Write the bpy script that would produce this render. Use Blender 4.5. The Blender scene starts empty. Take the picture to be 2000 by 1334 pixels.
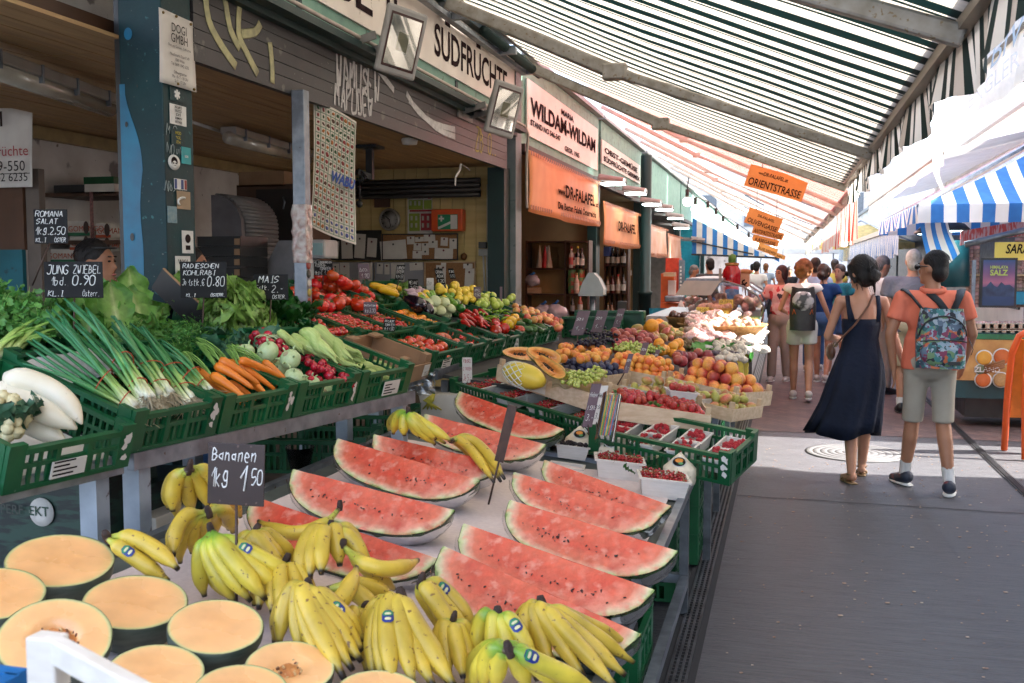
# market alley scene: helpers, setting, awnings, vegetable counter, fruit table, far stalls, people
import bpy,math,random
from mathutils import Vector as V,Matrix,noise
R=random.Random(11)
SC=bpy.context.scene
LINK=SC.collection.objects.link
PI=math.pi
sin,cos=math.sin,math.cos
def rad(a):return math.radians(a)
CAMH=1.60;F=1944.0
PH=math.atan(147/F);TH=math.atan(535/F*math.cos(PH))
FW=V((-sin(TH)*cos(PH),cos(TH)*cos(PH),-sin(PH)))
RT=V((cos(TH),sin(TH),0));UP=RT.cross(FW);EYE=V((0,0,CAMH))
def ray(px,py):return FW+RT*((px-1000)/F)+UP*((667-py)/F)
def P(px,py,X=None,Y=None,Z=None,D=None):
 d=ray(px,py)
 if X is not None:t=X/d.x
 elif Y is not None:t=Y/d.y
 elif Z is not None:t=(Z-CAMH)/d.z
 else:t=D
 return EYE+d*t
def PP(px,py,pl,h=0.0):
 p0,n=pl;d=ray(px,py)
 return EYE+d*((p0+n*h-EYE).dot(n)/d.dot(n))
MATS={}
def srgb(h):
 h=h.lstrip('#');c=[int(h[i:i+2],16)/255 for i in(0,2,4)]
 return tuple(x/12.92 if x<=.04045 else((x+.055)/1.055)**2.4 for x in c)
def col(c):
 if isinstance(c,str):c=srgb(c)
 return(c[0],c[1],c[2],1)
def mat(name,c=(.5,.5,.5),c2=None,rough=.55,ns=9,bump=0,bs=60,metal=0,coat=0,sss=0,rnd=0,ramp=None,transl=0,emit=0,amp=(.72,1.15),fac=(.35,.68),spots=None,stretch=None,spec=.5,trans=0,alpha=1,soft=.04,detail=5,hrnd=0):
 if name in MATS:return MATS[name]
 m=bpy.data.materials.new(name);m.use_nodes=True;MATS[name]=m
 nt=m.node_tree;N=nt.nodes.new;L=nt.links.new
 b=nt.nodes['Principled BSDF'];out=nt.nodes['Material Output']
 tc=N('ShaderNodeTexCoord');vec=tc.outputs['Object']
 if stretch:
  mp=N('ShaderNodeMapping');mp.inputs['Scale'].default_value=stretch;L(vec,mp.inputs[0]);vec=mp.outputs[0]
 c=col(c);c2=col(c2)if c2 is not None else tuple(x*.72 for x in c[:3])+(1,)
 no=N('ShaderNodeTexNoise');no.inputs['Scale'].default_value=ns;no.inputs['Detail'].default_value=detail;L(vec,no.inputs['Vector'])
 if ramp:
  at=N('ShaderNodeAttribute');at.attribute_name='t'
  ad=N('ShaderNodeMath');ad.operation='MULTIPLY_ADD';L(no.outputs['Fac'],ad.inputs[0]);ad.inputs[1].default_value=ramp[0]
  sb=N('ShaderNodeMath');sb.operation='SUBTRACT';L(at.outputs['Fac'],sb.inputs[0]);sb.inputs[1].default_value=ramp[0]*.5
  L(sb.outputs[0],ad.inputs[2])
  cr=N('ShaderNodeValToRGB');L(ad.outputs[0],cr.inputs[0]);e=cr.color_ramp.elements
  rp=ramp[1:]
  while len(e)<len(rp):e.new(.5)
  for q,(p,cc)in zip(e,rp):q.position=p;q.color=col(cc)
  cur=cr.outputs['Color']
  n2=N('ShaderNodeTexNoise');n2.inputs['Scale'].default_value=ns*2.5;n2.inputs['Detail'].default_value=4;L(vec,n2.inputs['Vector'])
  mr=N('ShaderNodeMapRange');L(n2.outputs['Fac'],mr.inputs[0]);mr.inputs[1].default_value=.3;mr.inputs[2].default_value=.7
  mr.inputs[3].default_value=amp[0];mr.inputs[4].default_value=amp[1]
  mx=N('ShaderNodeMix');mx.data_type='RGBA';mx.blend_type='MULTIPLY';mx.inputs[0].default_value=1;L(cur,mx.inputs[6]);L(mr.outputs[0],mx.inputs[7]);cur=mx.outputs[2]
 else:
  cr=N('ShaderNodeValToRGB');L(no.outputs['Fac'],cr.inputs[0]);e=cr.color_ramp.elements
  e[0].position,e[1].position=fac;e[0].color=c2;e[1].color=c;cur=cr.outputs['Color']
 if spots:
  for(ss,th,sc_)in(spots if isinstance(spots[0],tuple)else[spots]):
   n3=N('ShaderNodeTexNoise');n3.inputs['Scale'].default_value=ss;n3.inputs['Detail'].default_value=6;L(vec,n3.inputs['Vector'])
   c3=N('ShaderNodeValToRGB');L(n3.outputs['Fac'],c3.inputs[0]);c3.color_ramp.elements[0].position=th;c3.color_ramp.elements[1].position=min(1,th+soft)
   mx=N('ShaderNodeMix');mx.data_type='RGBA';L(c3.outputs['Color'],mx.inputs[0]);L(cur,mx.inputs[6]);mx.inputs[7].default_value=col(sc_);cur=mx.outputs[2]
 if rnd or hrnd:
  oi=N('ShaderNodeObjectInfo');hs=N('ShaderNodeHueSaturation')
  a=N('ShaderNodeMapRange');L(oi.outputs['Random'],a.inputs[0]);a.inputs[3].default_value=1-rnd;a.inputs[4].default_value=1+rnd
  L(a.outputs[0],hs.inputs['Value'])
  if hrnd:
   a2=N('ShaderNodeMapRange');L(oi.outputs['Random'],a2.inputs[0]);a2.inputs[3].default_value=.5+hrnd;a2.inputs[4].default_value=.5-hrnd;L(a2.outputs[0],hs.inputs['Hue'])
  L(cur,hs.inputs['Color']);cur=hs.outputs['Color']
 L(cur,b.inputs['Base Color'])
 rr=N('ShaderNodeMapRange');L(no.outputs['Fac'],rr.inputs[0]);rr.inputs[3].default_value=max(.02,rough-.12);rr.inputs[4].default_value=min(1,rough+.12);L(rr.outputs[0],b.inputs['Roughness'])
 b.inputs['Metallic'].default_value=metal;b.inputs['Coat Weight'].default_value=coat;b.inputs['Coat Roughness'].default_value=.12
 b.inputs['Specular IOR Level'].default_value=spec
 if sss:b.inputs['Subsurface Weight'].default_value=sss;b.inputs['Subsurface Radius'].default_value=(.02,.01,.006);b.inputs['Subsurface Scale'].default_value=.5
 if trans:b.inputs['Transmission Weight'].default_value=trans
 if emit:L(cur,b.inputs['Emission Color']);b.inputs['Emission Strength'].default_value=emit
 if alpha<1:b.inputs['Alpha'].default_value=alpha
 if bump:
  nb=N('ShaderNodeTexNoise');nb.inputs['Scale'].default_value=bs;nb.inputs['Detail'].default_value=5;L(vec,nb.inputs['Vector'])
  bp=N('ShaderNodeBump');bp.inputs['Strength'].default_value=bump;bp.inputs['Distance'].default_value=.01;L(nb.outputs['Fac'],bp.inputs['Height']);L(bp.outputs[0],b.inputs['Normal'])
 if transl:
  tr=N('ShaderNodeBsdfTranslucent');L(cur,tr.inputs['Color']);ms=N('ShaderNodeMixShader');ms.inputs[0].default_value=transl
  L(b.outputs[0],ms.inputs[1]);L(tr.outputs[0],ms.inputs[2]);L(ms.outputs[0],out.inputs['Surface'])
 return m
def glassmat(name,c=(1,1,1),a=.18,rough=.05):
 if name in MATS:return MATS[name]
 m=bpy.data.materials.new(name);m.use_nodes=True;MATS[name]=m
 nt=m.node_tree;N=nt.nodes.new;L=nt.links.new;out=nt.nodes['Material Output'];nt.nodes.remove(nt.nodes['Principled BSDF'])
 t=N('ShaderNodeBsdfTransparent');t.inputs[0].default_value=col(c);g=N('ShaderNodeBsdfGlossy');g.inputs['Roughness'].default_value=rough
 fr=N('ShaderNodeFresnel');fr.inputs[0].default_value=1.35;ad=N('ShaderNodeMath');ad.inputs[1].default_value=a;L(fr.outputs[0],ad.inputs[0])
 ms=N('ShaderNodeMixShader');L(ad.outputs[0],ms.inputs[0]);L(t.outputs[0],ms.inputs[1]);L(g.outputs[0],ms.inputs[2]);L(ms.outputs[0],out.inputs[0])
 return m
def box(a,b):
 x0,y0,z0=a;x1,y1,z1=b
 if x0>x1:x0,x1=x1,x0
 if y0>y1:y0,y1=y1,y0
 if z0>z1:z0,z1=z1,z0
 v=[(x0,y0,z0),(x1,y0,z0),(x1,y1,z0),(x0,y1,z0),(x0,y0,z1),(x1,y0,z1),(x1,y1,z1),(x0,y1,z1)]
 return v,[(0,3,2,1),(4,5,6,7),(0,1,5,4),(1,2,6,5),(2,3,7,6),(3,0,4,7)]
def obox(c,ex,ey,ez):
 c=V(c);ex,ey,ez=V(ex),V(ey),V(ez)
 v=[c+ex*a+ey*b+ez*d for d in(-1,1)for a,b in((-1,-1),(1,-1),(1,1),(-1,1))]
 f=[(0,3,2,1),(4,5,6,7),(0,1,5,4),(1,2,6,5),(2,3,7,6),(3,0,4,7)]
 if ex.cross(ey).dot(ez)<0:f=[q[::-1]for q in f]
 return v,f
def beam(p,q,w,h,up=(0,0,1)):
 p,q=V(p),V(q);d=q-p;l=d.length;d.normalize();u=V(up);s=d.cross(u)
 if s.length<1e-4:s=d.cross(V((0,1,0)))
 s.normalize();u=s.cross(d)
 return obox((p+q)/2,d*(l/2),s*(w/2),u*(h/2))
def tube(pts,r,n=8,cap=True,sq=1.0,up=None):
 pts=[V(p)for p in pts];m=len(pts)
 if not hasattr(r,'__len__'):r=[r]*m
 vs,fs,ts=[],[],[]
 T=[(pts[min(i+1,m-1)]-pts[max(i-1,0)]).normalized()for i in range(m)]
 a=V(up)if up else(V((0,0,1))if abs(T[0].z)<.9 else V((1,0,0)))
 u=(a-T[0]*a.dot(T[0])).normalized()
 for i in range(m):
  u=(u-T[i]*u.dot(T[i]))
  if u.length<1e-6:u=T[i].orthogonal()
  u.normalize();w=T[i].cross(u)
  for k in range(n):
   an=2*PI*k/n;vs.append(pts[i]+(w*cos(an)+u*sin(an)*sq)*r[i]);ts.append(i/(m-1))
 for i in range(m-1):
  for k in range(n):
   fs.append((i*n+k,i*n+(k+1)%n,(i+1)*n+(k+1)%n,(i+1)*n+k))
 if cap:fs.append(tuple(range(n))[::-1]);fs.append(tuple((m-1)*n+k for k in range(n)))
 return vs,fs,ts
def lathe(prof,n=20,c=(0,0,0),sx=1,sy=1,cap=True):
 vs,fs,ts=[],[],[];m=len(prof)
 for i,(r,z)in enumerate(prof):
  for k in range(n):
   a=2*PI*k/n;vs.append((c[0]+r*cos(a)*sx,c[1]+r*sin(a)*sy,c[2]+z));ts.append(i/(m-1))
 for i in range(m-1):
  for k in range(n):fs.append((i*n+k,i*n+(k+1)%n,(i+1)*n+(k+1)%n,(i+1)*n+k))
 if cap:fs.append(tuple(range(n))[::-1]);fs.append(tuple((m-1)*n+k for k in range(n)))
 return vs,fs,ts
def ell(c,r,nu=14,nv=9,nz=0,nf=3,M=None,seed=0):
 if not hasattr(r,'__len__'):r=(r,r,r)
 vs,fs,ts=[],[],[];c=V(c)
 for j in range(nv+1):
  p=PI*j/nv
  for i in range(nu):
   a=2*PI*i/nu;d=V((sin(p)*cos(a),sin(p)*sin(a),cos(p)))
   k=1+(nz*noise.noise(d*nf+V((seed,seed,seed)))if nz else 0)
   q=V((d.x*r[0],d.y*r[1],d.z*r[2]))*k
   vs.append(c+(M@q if M else q));ts.append(j/nv)
 for j in range(nv):
  for i in range(nu):fs.append((j*nu+i,(j+1)*nu+i,(j+1)*nu+(i+1)%nu,j*nu+(i+1)%nu))
 return vs,fs,ts
def sheet(fn,nu,nv,tf=None):
 vs=[V(fn(i/nu,j/nv))for j in range(nv+1)for i in range(nu+1)]
 ts=[tf(i/nu,j/nv)if tf else i/nu for j in range(nv+1)for i in range(nu+1)]
 fs=[(j*(nu+1)+i,j*(nu+1)+i+1,(j+1)*(nu+1)+i+1,(j+1)*(nu+1)+i)for j in range(nv)for i in range(nu)]
 return vs,fs,ts
def bez(a,b,c,n=10):
 a,b,c=V(a),V(b),V(c)
 return[a*(1-s)**2+b*2*s*(1-s)+c*s*s for s in(i/n for i in range(n+1))]
def mframe(o,x,y,z):
 m=Matrix.Identity(4)
 for i,a in enumerate((x,y,z)):m[0][i],m[1][i],m[2][i]=a[0],a[1],a[2]
 m[0][3],m[1][3],m[2][3]=o[0],o[1],o[2]
 return m
def rot(ax=0,ay=0,az=0):return Matrix.Rotation(az,4,'Z')@Matrix.Rotation(ay,4,'Y')@Matrix.Rotation(ax,4,'X')
def TRS(p,r=None,s=1.0):
 m=Matrix.Translation(p)@(r if r else Matrix.Identity(4))
 return m@(Matrix.Diagonal((s,s,s,1))if not hasattr(s,'__len__')else Matrix.Diagonal((s[0],s[1],s[2],1)))
def rrot():return rot(R.uniform(0,6.28),R.uniform(0,6.28),R.uniform(0,6.28))
_TX={}
def text2d(s,size=1.0,bold=0,ext=.0006,shear=0,align='LEFT',sx=1.0,spacing=1.0):
 k=(s,bold,shear,spacing)
 if k not in _TX:
  cu=bpy.data.curves.new('txt','FONT');cu.body=s;cu.size=1;cu.offset=bold;cu.shear=shear;cu.resolution_u=3;cu.space_character=spacing
  ob=bpy.data.objects.new('txt',cu);LINK(ob)
  bpy.context.view_layer.update()
  me=bpy.data.meshes.new_from_object(ob.evaluated_get(bpy.context.evaluated_depsgraph_get()))
  _TX[k]=([tuple(v.co)for v in me.vertices],[tuple(p.vertices)for p in me.polygons])
  bpy.data.objects.remove(ob);bpy.data.curves.remove(cu);bpy.data.meshes.remove(me)
 vs,fs=_TX[k]
 if not vs:return[],[]
 x0=min(v[0]for v in vs);x1=max(v[0]for v in vs);w=x1-x0
 off={'LEFT':0,'CENTER':-w/2,'RIGHT':-w}[align]
 return[((v[0]-x0+off)*size*sx,v[1]*size,ext)for v in vs],fs
GL=dict(A='00 13 26 33 40;12 32',B='00 06 25 34 23 03;23 42 31 20 00',C='45 36 15 03 11 20 41',D='00 06 35 43 31 00',E='46 06 00 40;03 33',F='46 06 00;03 33',G='45 26 05 02 10 30 42 23',H='00 06;03 43;46 40',I='16 36;26 20;10 30',J='16 46 42 30 10 01',K='06 00;46 03 40',L='06 00 40',M='00 06 23 46 40',N='00 06 40 46',O='26 05 01 20 41 45 26',P='00 06 36 45 34 03',R='00 06 36 45 34 03;23 40',S='45 36 15 04 23 42 31 10 01',T='06 46;26 20',U='06 01 20 41 46',V='06 20 46',W='06 10 23 30 46',X='00 46;06 40',Y='06 23 46;23 20',Z='06 46 00 40',a='33 13 02 11 31;34 30',b='06 00 20 31 33 03',d='46 40 20 11 13 43',e='02 32 33 14 02 10 30',g='45 25 14 13 22 42;45 41 30 10 01',h='06 00;03 24 33 30',k='06 00;34 02 30',n='04 00;03 24 33 30',r='04 00;03 24 34',s='34 13 22 31 00',t='16 10 30;04 34',u='04 01 10 31;34 30',i='14 10;16 15',l='16 10',m='04 00;03 13 23 20;23 34 40',o='14 02 10 30 32 24 14')
GL.update({'0':'26 05 01 20 41 45 26','1':'03 26 20','2':'05 26 44 00 40','3':'06 36 44 23 42 20 01','4':'36 02 42;34 30','5':'46 06 03 33 42 20 00','6':'36 03 01 20 41 33 02','7':'06 46 10;13 33','8':'23 05 26 45 23 01 20 41 23','9':'44 24 05 26 45 43 10',',':'21 10','.':'10 20','-':'13 33',':':'14 15;10 11','€':'45 26 04 02 20 41;03 33;12 32','/':'00 46','!':'26 22;20 21','?':'05 26 44 22;20 21','*':'00 46;06 40;20 26','+':'03 43;21 25'})
UML={'Ö':'O','Ü':'U','Ä':'A','ö':'o','ü':'u'}
def stroke(s,size,slant=.15,jit=.12,wid=.75,rr=None):
 rr=rr or R;x=0;out=[]
 for ch in s:
  if ch==' ':x+=size*.45;continue
  base=UML.get(ch,ch);g=GL.get(base)or GL.get(base.upper())or ''
  k=size/6
  for st in g.split(';'):
   pts=[]
   for q in st.split():
    a=int(q[0])+rr.uniform(-jit,jit)*2;b=int(q[1])+rr.uniform(-jit,jit)*2
    pts.append((x+(a*wid+b*slant)*k,b*k))
   if len(pts)>1:out.append(smooth(pts)if len(pts)>3 else pts)
  if ch in UML:
   for a in(1.2,2.8):out.append([(x+(a*wid+6.9*slant)*k,6.8*k),(x+(a*wid+7.2*slant)*k,7.3*k)])
  x+=size*(.78*wid+.1)if base not in 'I1.,:il' else size*(.5*wid+.08)
 return out,x
def smooth(p,n=3):
 o=[]
 for i in range(len(p)-1):
  a=p[max(i-1,0)];b=p[i];c=p[i+1];d=p[min(i+2,len(p)-1)]
  for k in range(n):
   t=k/n
   o.append(tuple(.5*(2*b[j]+(c[j]-a[j])*t+(2*a[j]-5*b[j]+4*c[j]-d[j])*t*t+(3*b[j]-a[j]-3*c[j]+d[j])*t**3)for j in(0,1)))
 o.append(p[-1]);return o
def wm(o):
 m=o.matrix_basis.copy()
 return wm(o.parent)@o.matrix_parent_inverse@m if o.parent else m
class MB:
 def __init__(s):s.v=[];s.f=[];s.m=[];s.t=[];s.s=[]
 def add(s,g,mi=0,smooth=True,M=None,t=None):
  vs,fs=g[0],g[1];ts=g[2]if len(g)>2 else None;o=len(s.v)
  for i,v in enumerate(vs):
   v=V(v);s.v.append(M@v if M is not None else v)
   s.t.append(t if t is not None else(ts[i]if ts else 0.0))
  for q in fs:s.f.append(tuple(o+i for i in q));s.m.append(mi);s.s.append(smooth)
  return s
 def b(s,g,mi=0,M=None,t=None):return s.add(g,mi,False,M,t)
 def txt(s,st,M,size,mi=0,**k):return s.add(text2d(st,size,**k),mi,False,M)
 def chalk(s,st,M,size,w=.0025,mi=0,**k):
  for pl in stroke(st,size,**k)[0]:s.add(tube([(x,y,w*.35)for x,y in pl],w,5,sq=.5),mi,True,M)
  return s
 def mesh(s,name,mats,org=None):
  me=bpy.data.meshes.new(name);o=org or V((0,0,0))
  me.from_pydata([tuple(v-o)for v in s.v],[],s.f)
  for m in(mats if isinstance(mats,(list,tuple))else[mats]):me.materials.append(m)
  me.polygons.foreach_set('material_index',s.m);me.polygons.foreach_set('use_smooth',s.s)
  if any(s.t):me.attributes.new('t','FLOAT','POINT').data.foreach_set('value',s.t)
  me.update();return me
 def build(s,name,mats,parent=None,label=None,cat=None,group=None,kind=None,bevel=0,solid=0,sub=0):
  xs=[v.x for v in s.v];ys=[v.y for v in s.v];zs=[v.z for v in s.v]
  o=V(((min(xs)+max(xs))/2,(min(ys)+max(ys))/2,min(zs)))
  ob=bpy.data.objects.new(name,s.mesh(name,mats,o));LINK(ob);ob.location=o
  if parent:ob.parent=parent;ob.matrix_parent_inverse=wm(parent).inverted()
  if solid:md=ob.modifiers.new('Solid','SOLIDIFY');md.thickness=solid;md.offset=0
  if bevel:md=ob.modifiers.new('Bevel','BEVEL');md.width=bevel;md.segments=2;md.limit_method='ANGLE'
  if sub:md=ob.modifiers.new('Sub','SUBSURF');md.levels=sub;md.render_levels=sub
  return tag(ob,label,cat,group,kind)
def tag(o,label=None,cat=None,group=None,kind=None):
 for k,v in(('label',label),('category',cat),('group',group),('kind',kind)):
  if v:o[k]=v
 return o
def E(name,loc,label,cat,group=None,r=None):
 o=bpy.data.objects.new(name,None);LINK(o);o.empty_display_size=.05
 o.matrix_basis=TRS(V(loc),r);return tag(o,label,cat,group)
def inst(name,me,M,label=None,cat=None,group=None,parent=None):
 o=bpy.data.objects.new(name,me);LINK(o)
 if parent:o.parent=parent
 o.matrix_basis=M
 return tag(o,label,cat,group)
cam=bpy.data.cameras.new('camera');co=bpy.data.objects.new('camera',cam);LINK(co);SC.camera=co
cam.sensor_width=36;cam.lens=F*36/2000;cam.clip_start=.05;cam.clip_end=2000
co.matrix_world=mframe(EYE,RT,UP,-FW)
cam.dof.use_dof=True;cam.dof.focus_distance=5.5;cam.dof.aperture_fstop=9
SUN_EL,SUN_AZ=41,82
w=bpy.data.worlds.new('World');SC.world=w;w.use_nodes=True
sk=w.node_tree.nodes.new('ShaderNodeTexSky');sk.sky_type='NISHITA';sk.sun_disc=False
sk.sun_elevation=rad(SUN_EL);sk.sun_rotation=rad(SUN_AZ);sk.dust_density=2.5;sk.air_density=.8
bg=w.node_tree.nodes['Background'];bg.inputs['Strength'].default_value=.14
hsn=w.node_tree.nodes.new('ShaderNodeHueSaturation');hsn.inputs['Saturation'].default_value=.78;w.node_tree.links.new(sk.outputs[0],hsn.inputs['Color']);w.node_tree.links.new(hsn.outputs[0],bg.inputs[0])
sl=bpy.data.lights.new('sun','SUN');sl.energy=3.4;sl.angle=rad(.5);sl.color=(1,.95,.87)
so=bpy.data.objects.new('sun',sl);LINK(so)
sd=V((sin(rad(SUN_AZ))*cos(rad(SUN_EL)),cos(rad(SUN_AZ))*cos(rad(SUN_EL)),sin(rad(SUN_EL))))
so.rotation_euler=sd.to_track_quat('Z','Y').to_euler();so.location=(8,2,9)
SC.view_settings.view_transform='Standard';SC.view_settings.look='None';SC.view_settings.exposure=3.12;SC.view_settings.gamma=1
SC.cycles.max_bounces=6;SC.cycles.diffuse_bounces=4;SC.cycles.transparent_max_bounces=12;SC.cycles.use_denoising=True
M_TEAL=mat('teal_paint',(.006,.04,.045),(.003,.022,.027),spec=.3,rough=.5,ns=5,bump=.15,bs=30,spots=[(26,.66,(.03,.12,.12)),(60,.7,(.14,.15,.13))])
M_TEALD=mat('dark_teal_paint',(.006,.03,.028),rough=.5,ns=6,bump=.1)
M_MINT=mat('mint_paint',(.19,.36,.28),(.11,.25,.2),rough=.55,ns=6,bump=.15,spots=[(14,.63,(.08,.15,.12)),(35,.68,(.3,.34,.28))])
M_STEEL=mat('galvanised_steel',(.3,.33,.37),(.17,.19,.22),rough=.42,metal=.75,ns=14,bump=.08,spots=(30,.68,(.11,.08,.06)))
M_GREY=mat('grey_metal',(.3,.29,.28),(.2,.19,.18),rough=.5,ns=7,bump=.08,spots=(22,.66,(.12,.1,.09)))
M_WHITE=mat('white_plastic',(.72,.71,.68),(.6,.58,.55),rough=.45,ns=8)
M_PAPER=mat('paper',(.74,.71,.66),(.62,.58,.54),rough=.75,ns=7,transl=.12)
M_CREAM=mat('sign_enamel',(.78,.7,.63),(.66,.58,.52),rough=.4,ns=3,bump=.03,spots=[(9,.68,(.5,.42,.36))])
M_BLACK=mat('black_plastic',(.012,.012,.013),(.02,.02,.02),rough=.4)
M_INK=mat('dark_ink',(.012,.01,.011),(.03,.02,.02),spec=.05,rough=.9,ns=20)
M_CHALK=mat('chalk_paint',(.8,.8,.78),(.6,.6,.58),rough=.7,ns=60)
M_BOARD=mat('chalkboard',(.005,.0045,.005),(.01,.009,.009),rough=.65,spec=.25,ns=12,spots=[(70,.68,(.05,.04,.035))])
M_WOOD=mat('pale_wood',(.55,.4,.25),(.42,.28,.16),rough=.6,ns=5,stretch=(1,1,6),bump=.1,bs=30)
M_WOODX=mat('poplar_slat',(.68,.52,.36),(.54,.38,.24),rough=.62,ns=6,stretch=(2,9,9),bump=.12,bs=30)
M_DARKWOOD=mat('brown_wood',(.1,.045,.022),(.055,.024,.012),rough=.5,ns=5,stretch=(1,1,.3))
M_CARD=mat('cardboard',(.33,.2,.11),(.26,.15,.08),rough=.8,ns=8,bump=.05)
M_GREEN=mat('green_crate_plastic',(.006,.10,.032),(.004,.068,.022),rough=.38,ns=7,bump=.06,bs=25,rnd=.12,spots=[(40,.7,(.1,.16,.1))])
M_TUBE=mat('lamp_tube',(.6,.57,.5),rough=.3)
M_GLASS=glassmat('clear_glass')
M_FILM=glassmat('clear_film',a=.04,rough=.12)
def brick_ground():
 m=mat('pavers',(.17,.1,.09),(.12,.075,.07),rough=.75,ns=3,bump=.3,bs=40);nt=m.node_tree
 b=nt.nodes['Principled BSDF'];tc=nt.nodes.new('ShaderNodeTexCoord');mp=nt.nodes.new('ShaderNodeMapping');mp.inputs['Rotation'].default_value=(0,0,rad(45))
 br=nt.nodes.new('ShaderNodeTexBrick');br.inputs['Scale'].default_value=3.2;br.inputs['Color1'].default_value=(.2,.12,.105,1);br.inputs['Color2'].default_value=(.13,.085,.08,1)
 br.inputs['Mortar'].default_value=(.05,.04,.04,1);br.inputs['Mortar Size'].default_value=.012
 nt.links.new(tc.outputs['Object'],mp.inputs[0]);nt.links.new(mp.outputs[0],br.inputs[0])
 mx=nt.nodes.new('ShaderNodeMix');mx.data_type='RGBA';mx.blend_type='MULTIPLY';mx.inputs[0].default_value=.6
 src=b.inputs['Base Color'].links[0].from_socket;nt.links.new(br.outputs[0],mx.inputs[6]);nt.links.new(src,mx.inputs[7])
 mx.inputs[0].default_value=1;cr=[n for n in nt.nodes if n.type=='VALTORGB'][0];cr.color_ramp.elements[0].color=(.7,.7,.7,1);cr.color_ramp.elements[1].color=(1,1,1,1);sc=mx
 nt.links.new(sc.outputs[2],b.inputs['Base Color']);return m
M_CONC=mat('brushed_concrete',(.098,.097,.105),(.04,.04,.046),rough=.5,ns=6,stretch=(.8,9,1),bump=.9,bs=14,fac=(.3,.68),spots=[(2.2,.6,(.058,.055,.06)),(22,.70,(.02,.019,.022))])
g=MB().b(([(-200,-200,0),(200,-200,0),(200,300,0),(-200,300,0)],[(0,1,2,3)]));g.build('ground',M_CONC,kind='structure')
MB().b(([(-.33,9.9,.004),(8,9.9,.004),(8,70,.004),(-.33,70,.004)],[(0,1,2,3)])).build('pavement',brick_ground(),kind='structure')
M_GROOVE=mat('groove_dirt',(.03,.028,.03),rough=.9,ns=30)
def drain(name,x,lab,k=1):
 e=E(name,(x,4,0),lab,'drain')
 MB().b(box((x-.07*k,-2,.0045),(x+.07*k,30,.008))).build('channel_bed',M_GROOVE,e)
 g=MB()
 for dx in(-.035,-.012,.012,.035):g.b(box((x+dx*k-.005*k,-2,.0085),(x+dx*k+.005*k,30,.016)))
 for i in range(240):g.b(box((x-.04*k,1+i*.035,.0086),(x+.04*k,1+i*.035+.007,.0125)))
 g.build('grating',mat('drain_steel',(.12,.125,.135),(.05,.05,.055),rough=.45,metal=.6),e)
drain('drain_channel',-.375,'slotted steel drain channel running along the foot of the fruit stall')
drain('drain_channel',1.66,'narrow drain channel in the alley floor near the orange folding board',.5)
g=MB()
pts=[V((-.3+i*.11,7.02+.02*noise.noise((i*.7,0,0))-.02*i*.11,.0042))for i in range(60)]
for a,b in zip(pts,pts[1:]):g.b(([a,b,b+V((0,.012,0)),a+V((0,.012,0))],[(0,1,2,3)]))
g.build('ground_joint',M_GROOVE,kind='structure')
mc=P(1672,885,Z=0);e=E('manhole_cover',(mc.x,mc.y,0),'round iron manhole cover in the sunlit strip of the alley floor','manhole cover')
MB().add(lathe([(.42,.0045),(.42,.006),(.0,.006)],40,mc)).build('frame',mat('cast_iron',(.13,.128,.13),(.1,.1,.102),rough=.6,metal=.2,ns=30),e)
g=MB()
for r0 in(.06,.12,.18,.24,.30,.36):g.add(lathe([(r0,.0062),(r0+.001,.0075),(r0+.05,.0075),(r0+.051,.0062)],40,mc,cap=False))
g.build('lid',MATS['cast_iron'],e)
g=MB()
for i in range(560):
 x,y=R.uniform(-.25,2.6),R.uniform(2.3,9);s=R.uniform(.002,.006)if i%9 else R.uniform(.004,.010)
 g.b(obox((x,y,.005),(s,s*.3,0),(-s*.2,s*.7,0),(0,0,.0015)))
tag(g.build('litter',mat('litter',(.5,.42,.34),(.3,.16,.1),rough=.8,ns=20)),kind='stuff')
st=E('market_stall',(-2.8,4,0),'teal market stall with open roller shutter and plank ceiling','stall')
def planks(name,c,c2,axis,pitch,rough=.55,sp=None):
 return mat(name,c,c2,rough=rough,ns=3.5,stretch=(.5,6,6)if axis=='x' else(6,.5,6),bump=.1,bs=8,spots=sp)
M_CEIL=planks('ceiling_planks',(.5,.32,.15),(.34,.2,.09),'y',.12)
M_YPLANK=planks('yellow_boarding',(.72,.55,.24),(.6,.44,.17),'x',.12)
M_PLAST=mat('whitewashed_plaster',(.75,.71,.68),(.55,.5,.47),rough=.85,ns=2.5,bump=.35,bs=14,spots=[(3.5,.62,(.24,.21,.2)),(18,.7,(.25,.2,.16))])
def plankgeo(o,ud,vd,nd,L,W,pitch,gap=.008,th=.018):
 g=MB();o,ud,vd,nd=V(o),V(ud),V(vd),V(nd);k=0
 while k*pitch<W:
  h=min(pitch-gap,W-k*pitch);z=R.uniform(0,.003)
  g.b(obox(o+ud*(L/2)+vd*(k*pitch+h/2)+nd*(z),ud*(L/2),vd*(h/2),nd*(th/2)));k+=1
 return g
plankgeo((-5.6,4.335,2.67),(0,1,0),(1,0,0),(0,0,1),6.065,2.75,.125).build('ceiling',M_CEIL,st);plankgeo((-5.6,1.6,2.67),(0,1,0),(1,0,0),(0,0,1),2.73,2.565,.125).build('ceiling',M_CEIL,st)
MB().b(box((-5.7,1.6,2.7),(-3.1,10.4,2.76))).build('roof_deck',M_DARKWOOD,st)
MB().b(box((-6.2,1.6,3.95),(-2.7,10.4,4.0))).build('roof',M_GREY,st)
MB().b(box((-5.7,1.0,-.02),(-5.52,10.4,3.95))).build('back_wall',M_PLAST,st)
plankgeo((-2.95,10.28,0),(0,0,1),(-1,0,0),(0,-1,0),2.66,2.57,.135,.006,.03).build('end_wall',M_YPLANK,st)
MB().b(box((-5.52,10.31,0),(-2.9,10.42,2.69))).build('partition',M_TEALD,st)
MB().b(box((-5.5,3.2,2.56),(-5.44,10.2,2.655))).build('cornice',mat('old_batten',(.42,.3,.14),rough=.6),st)
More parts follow.
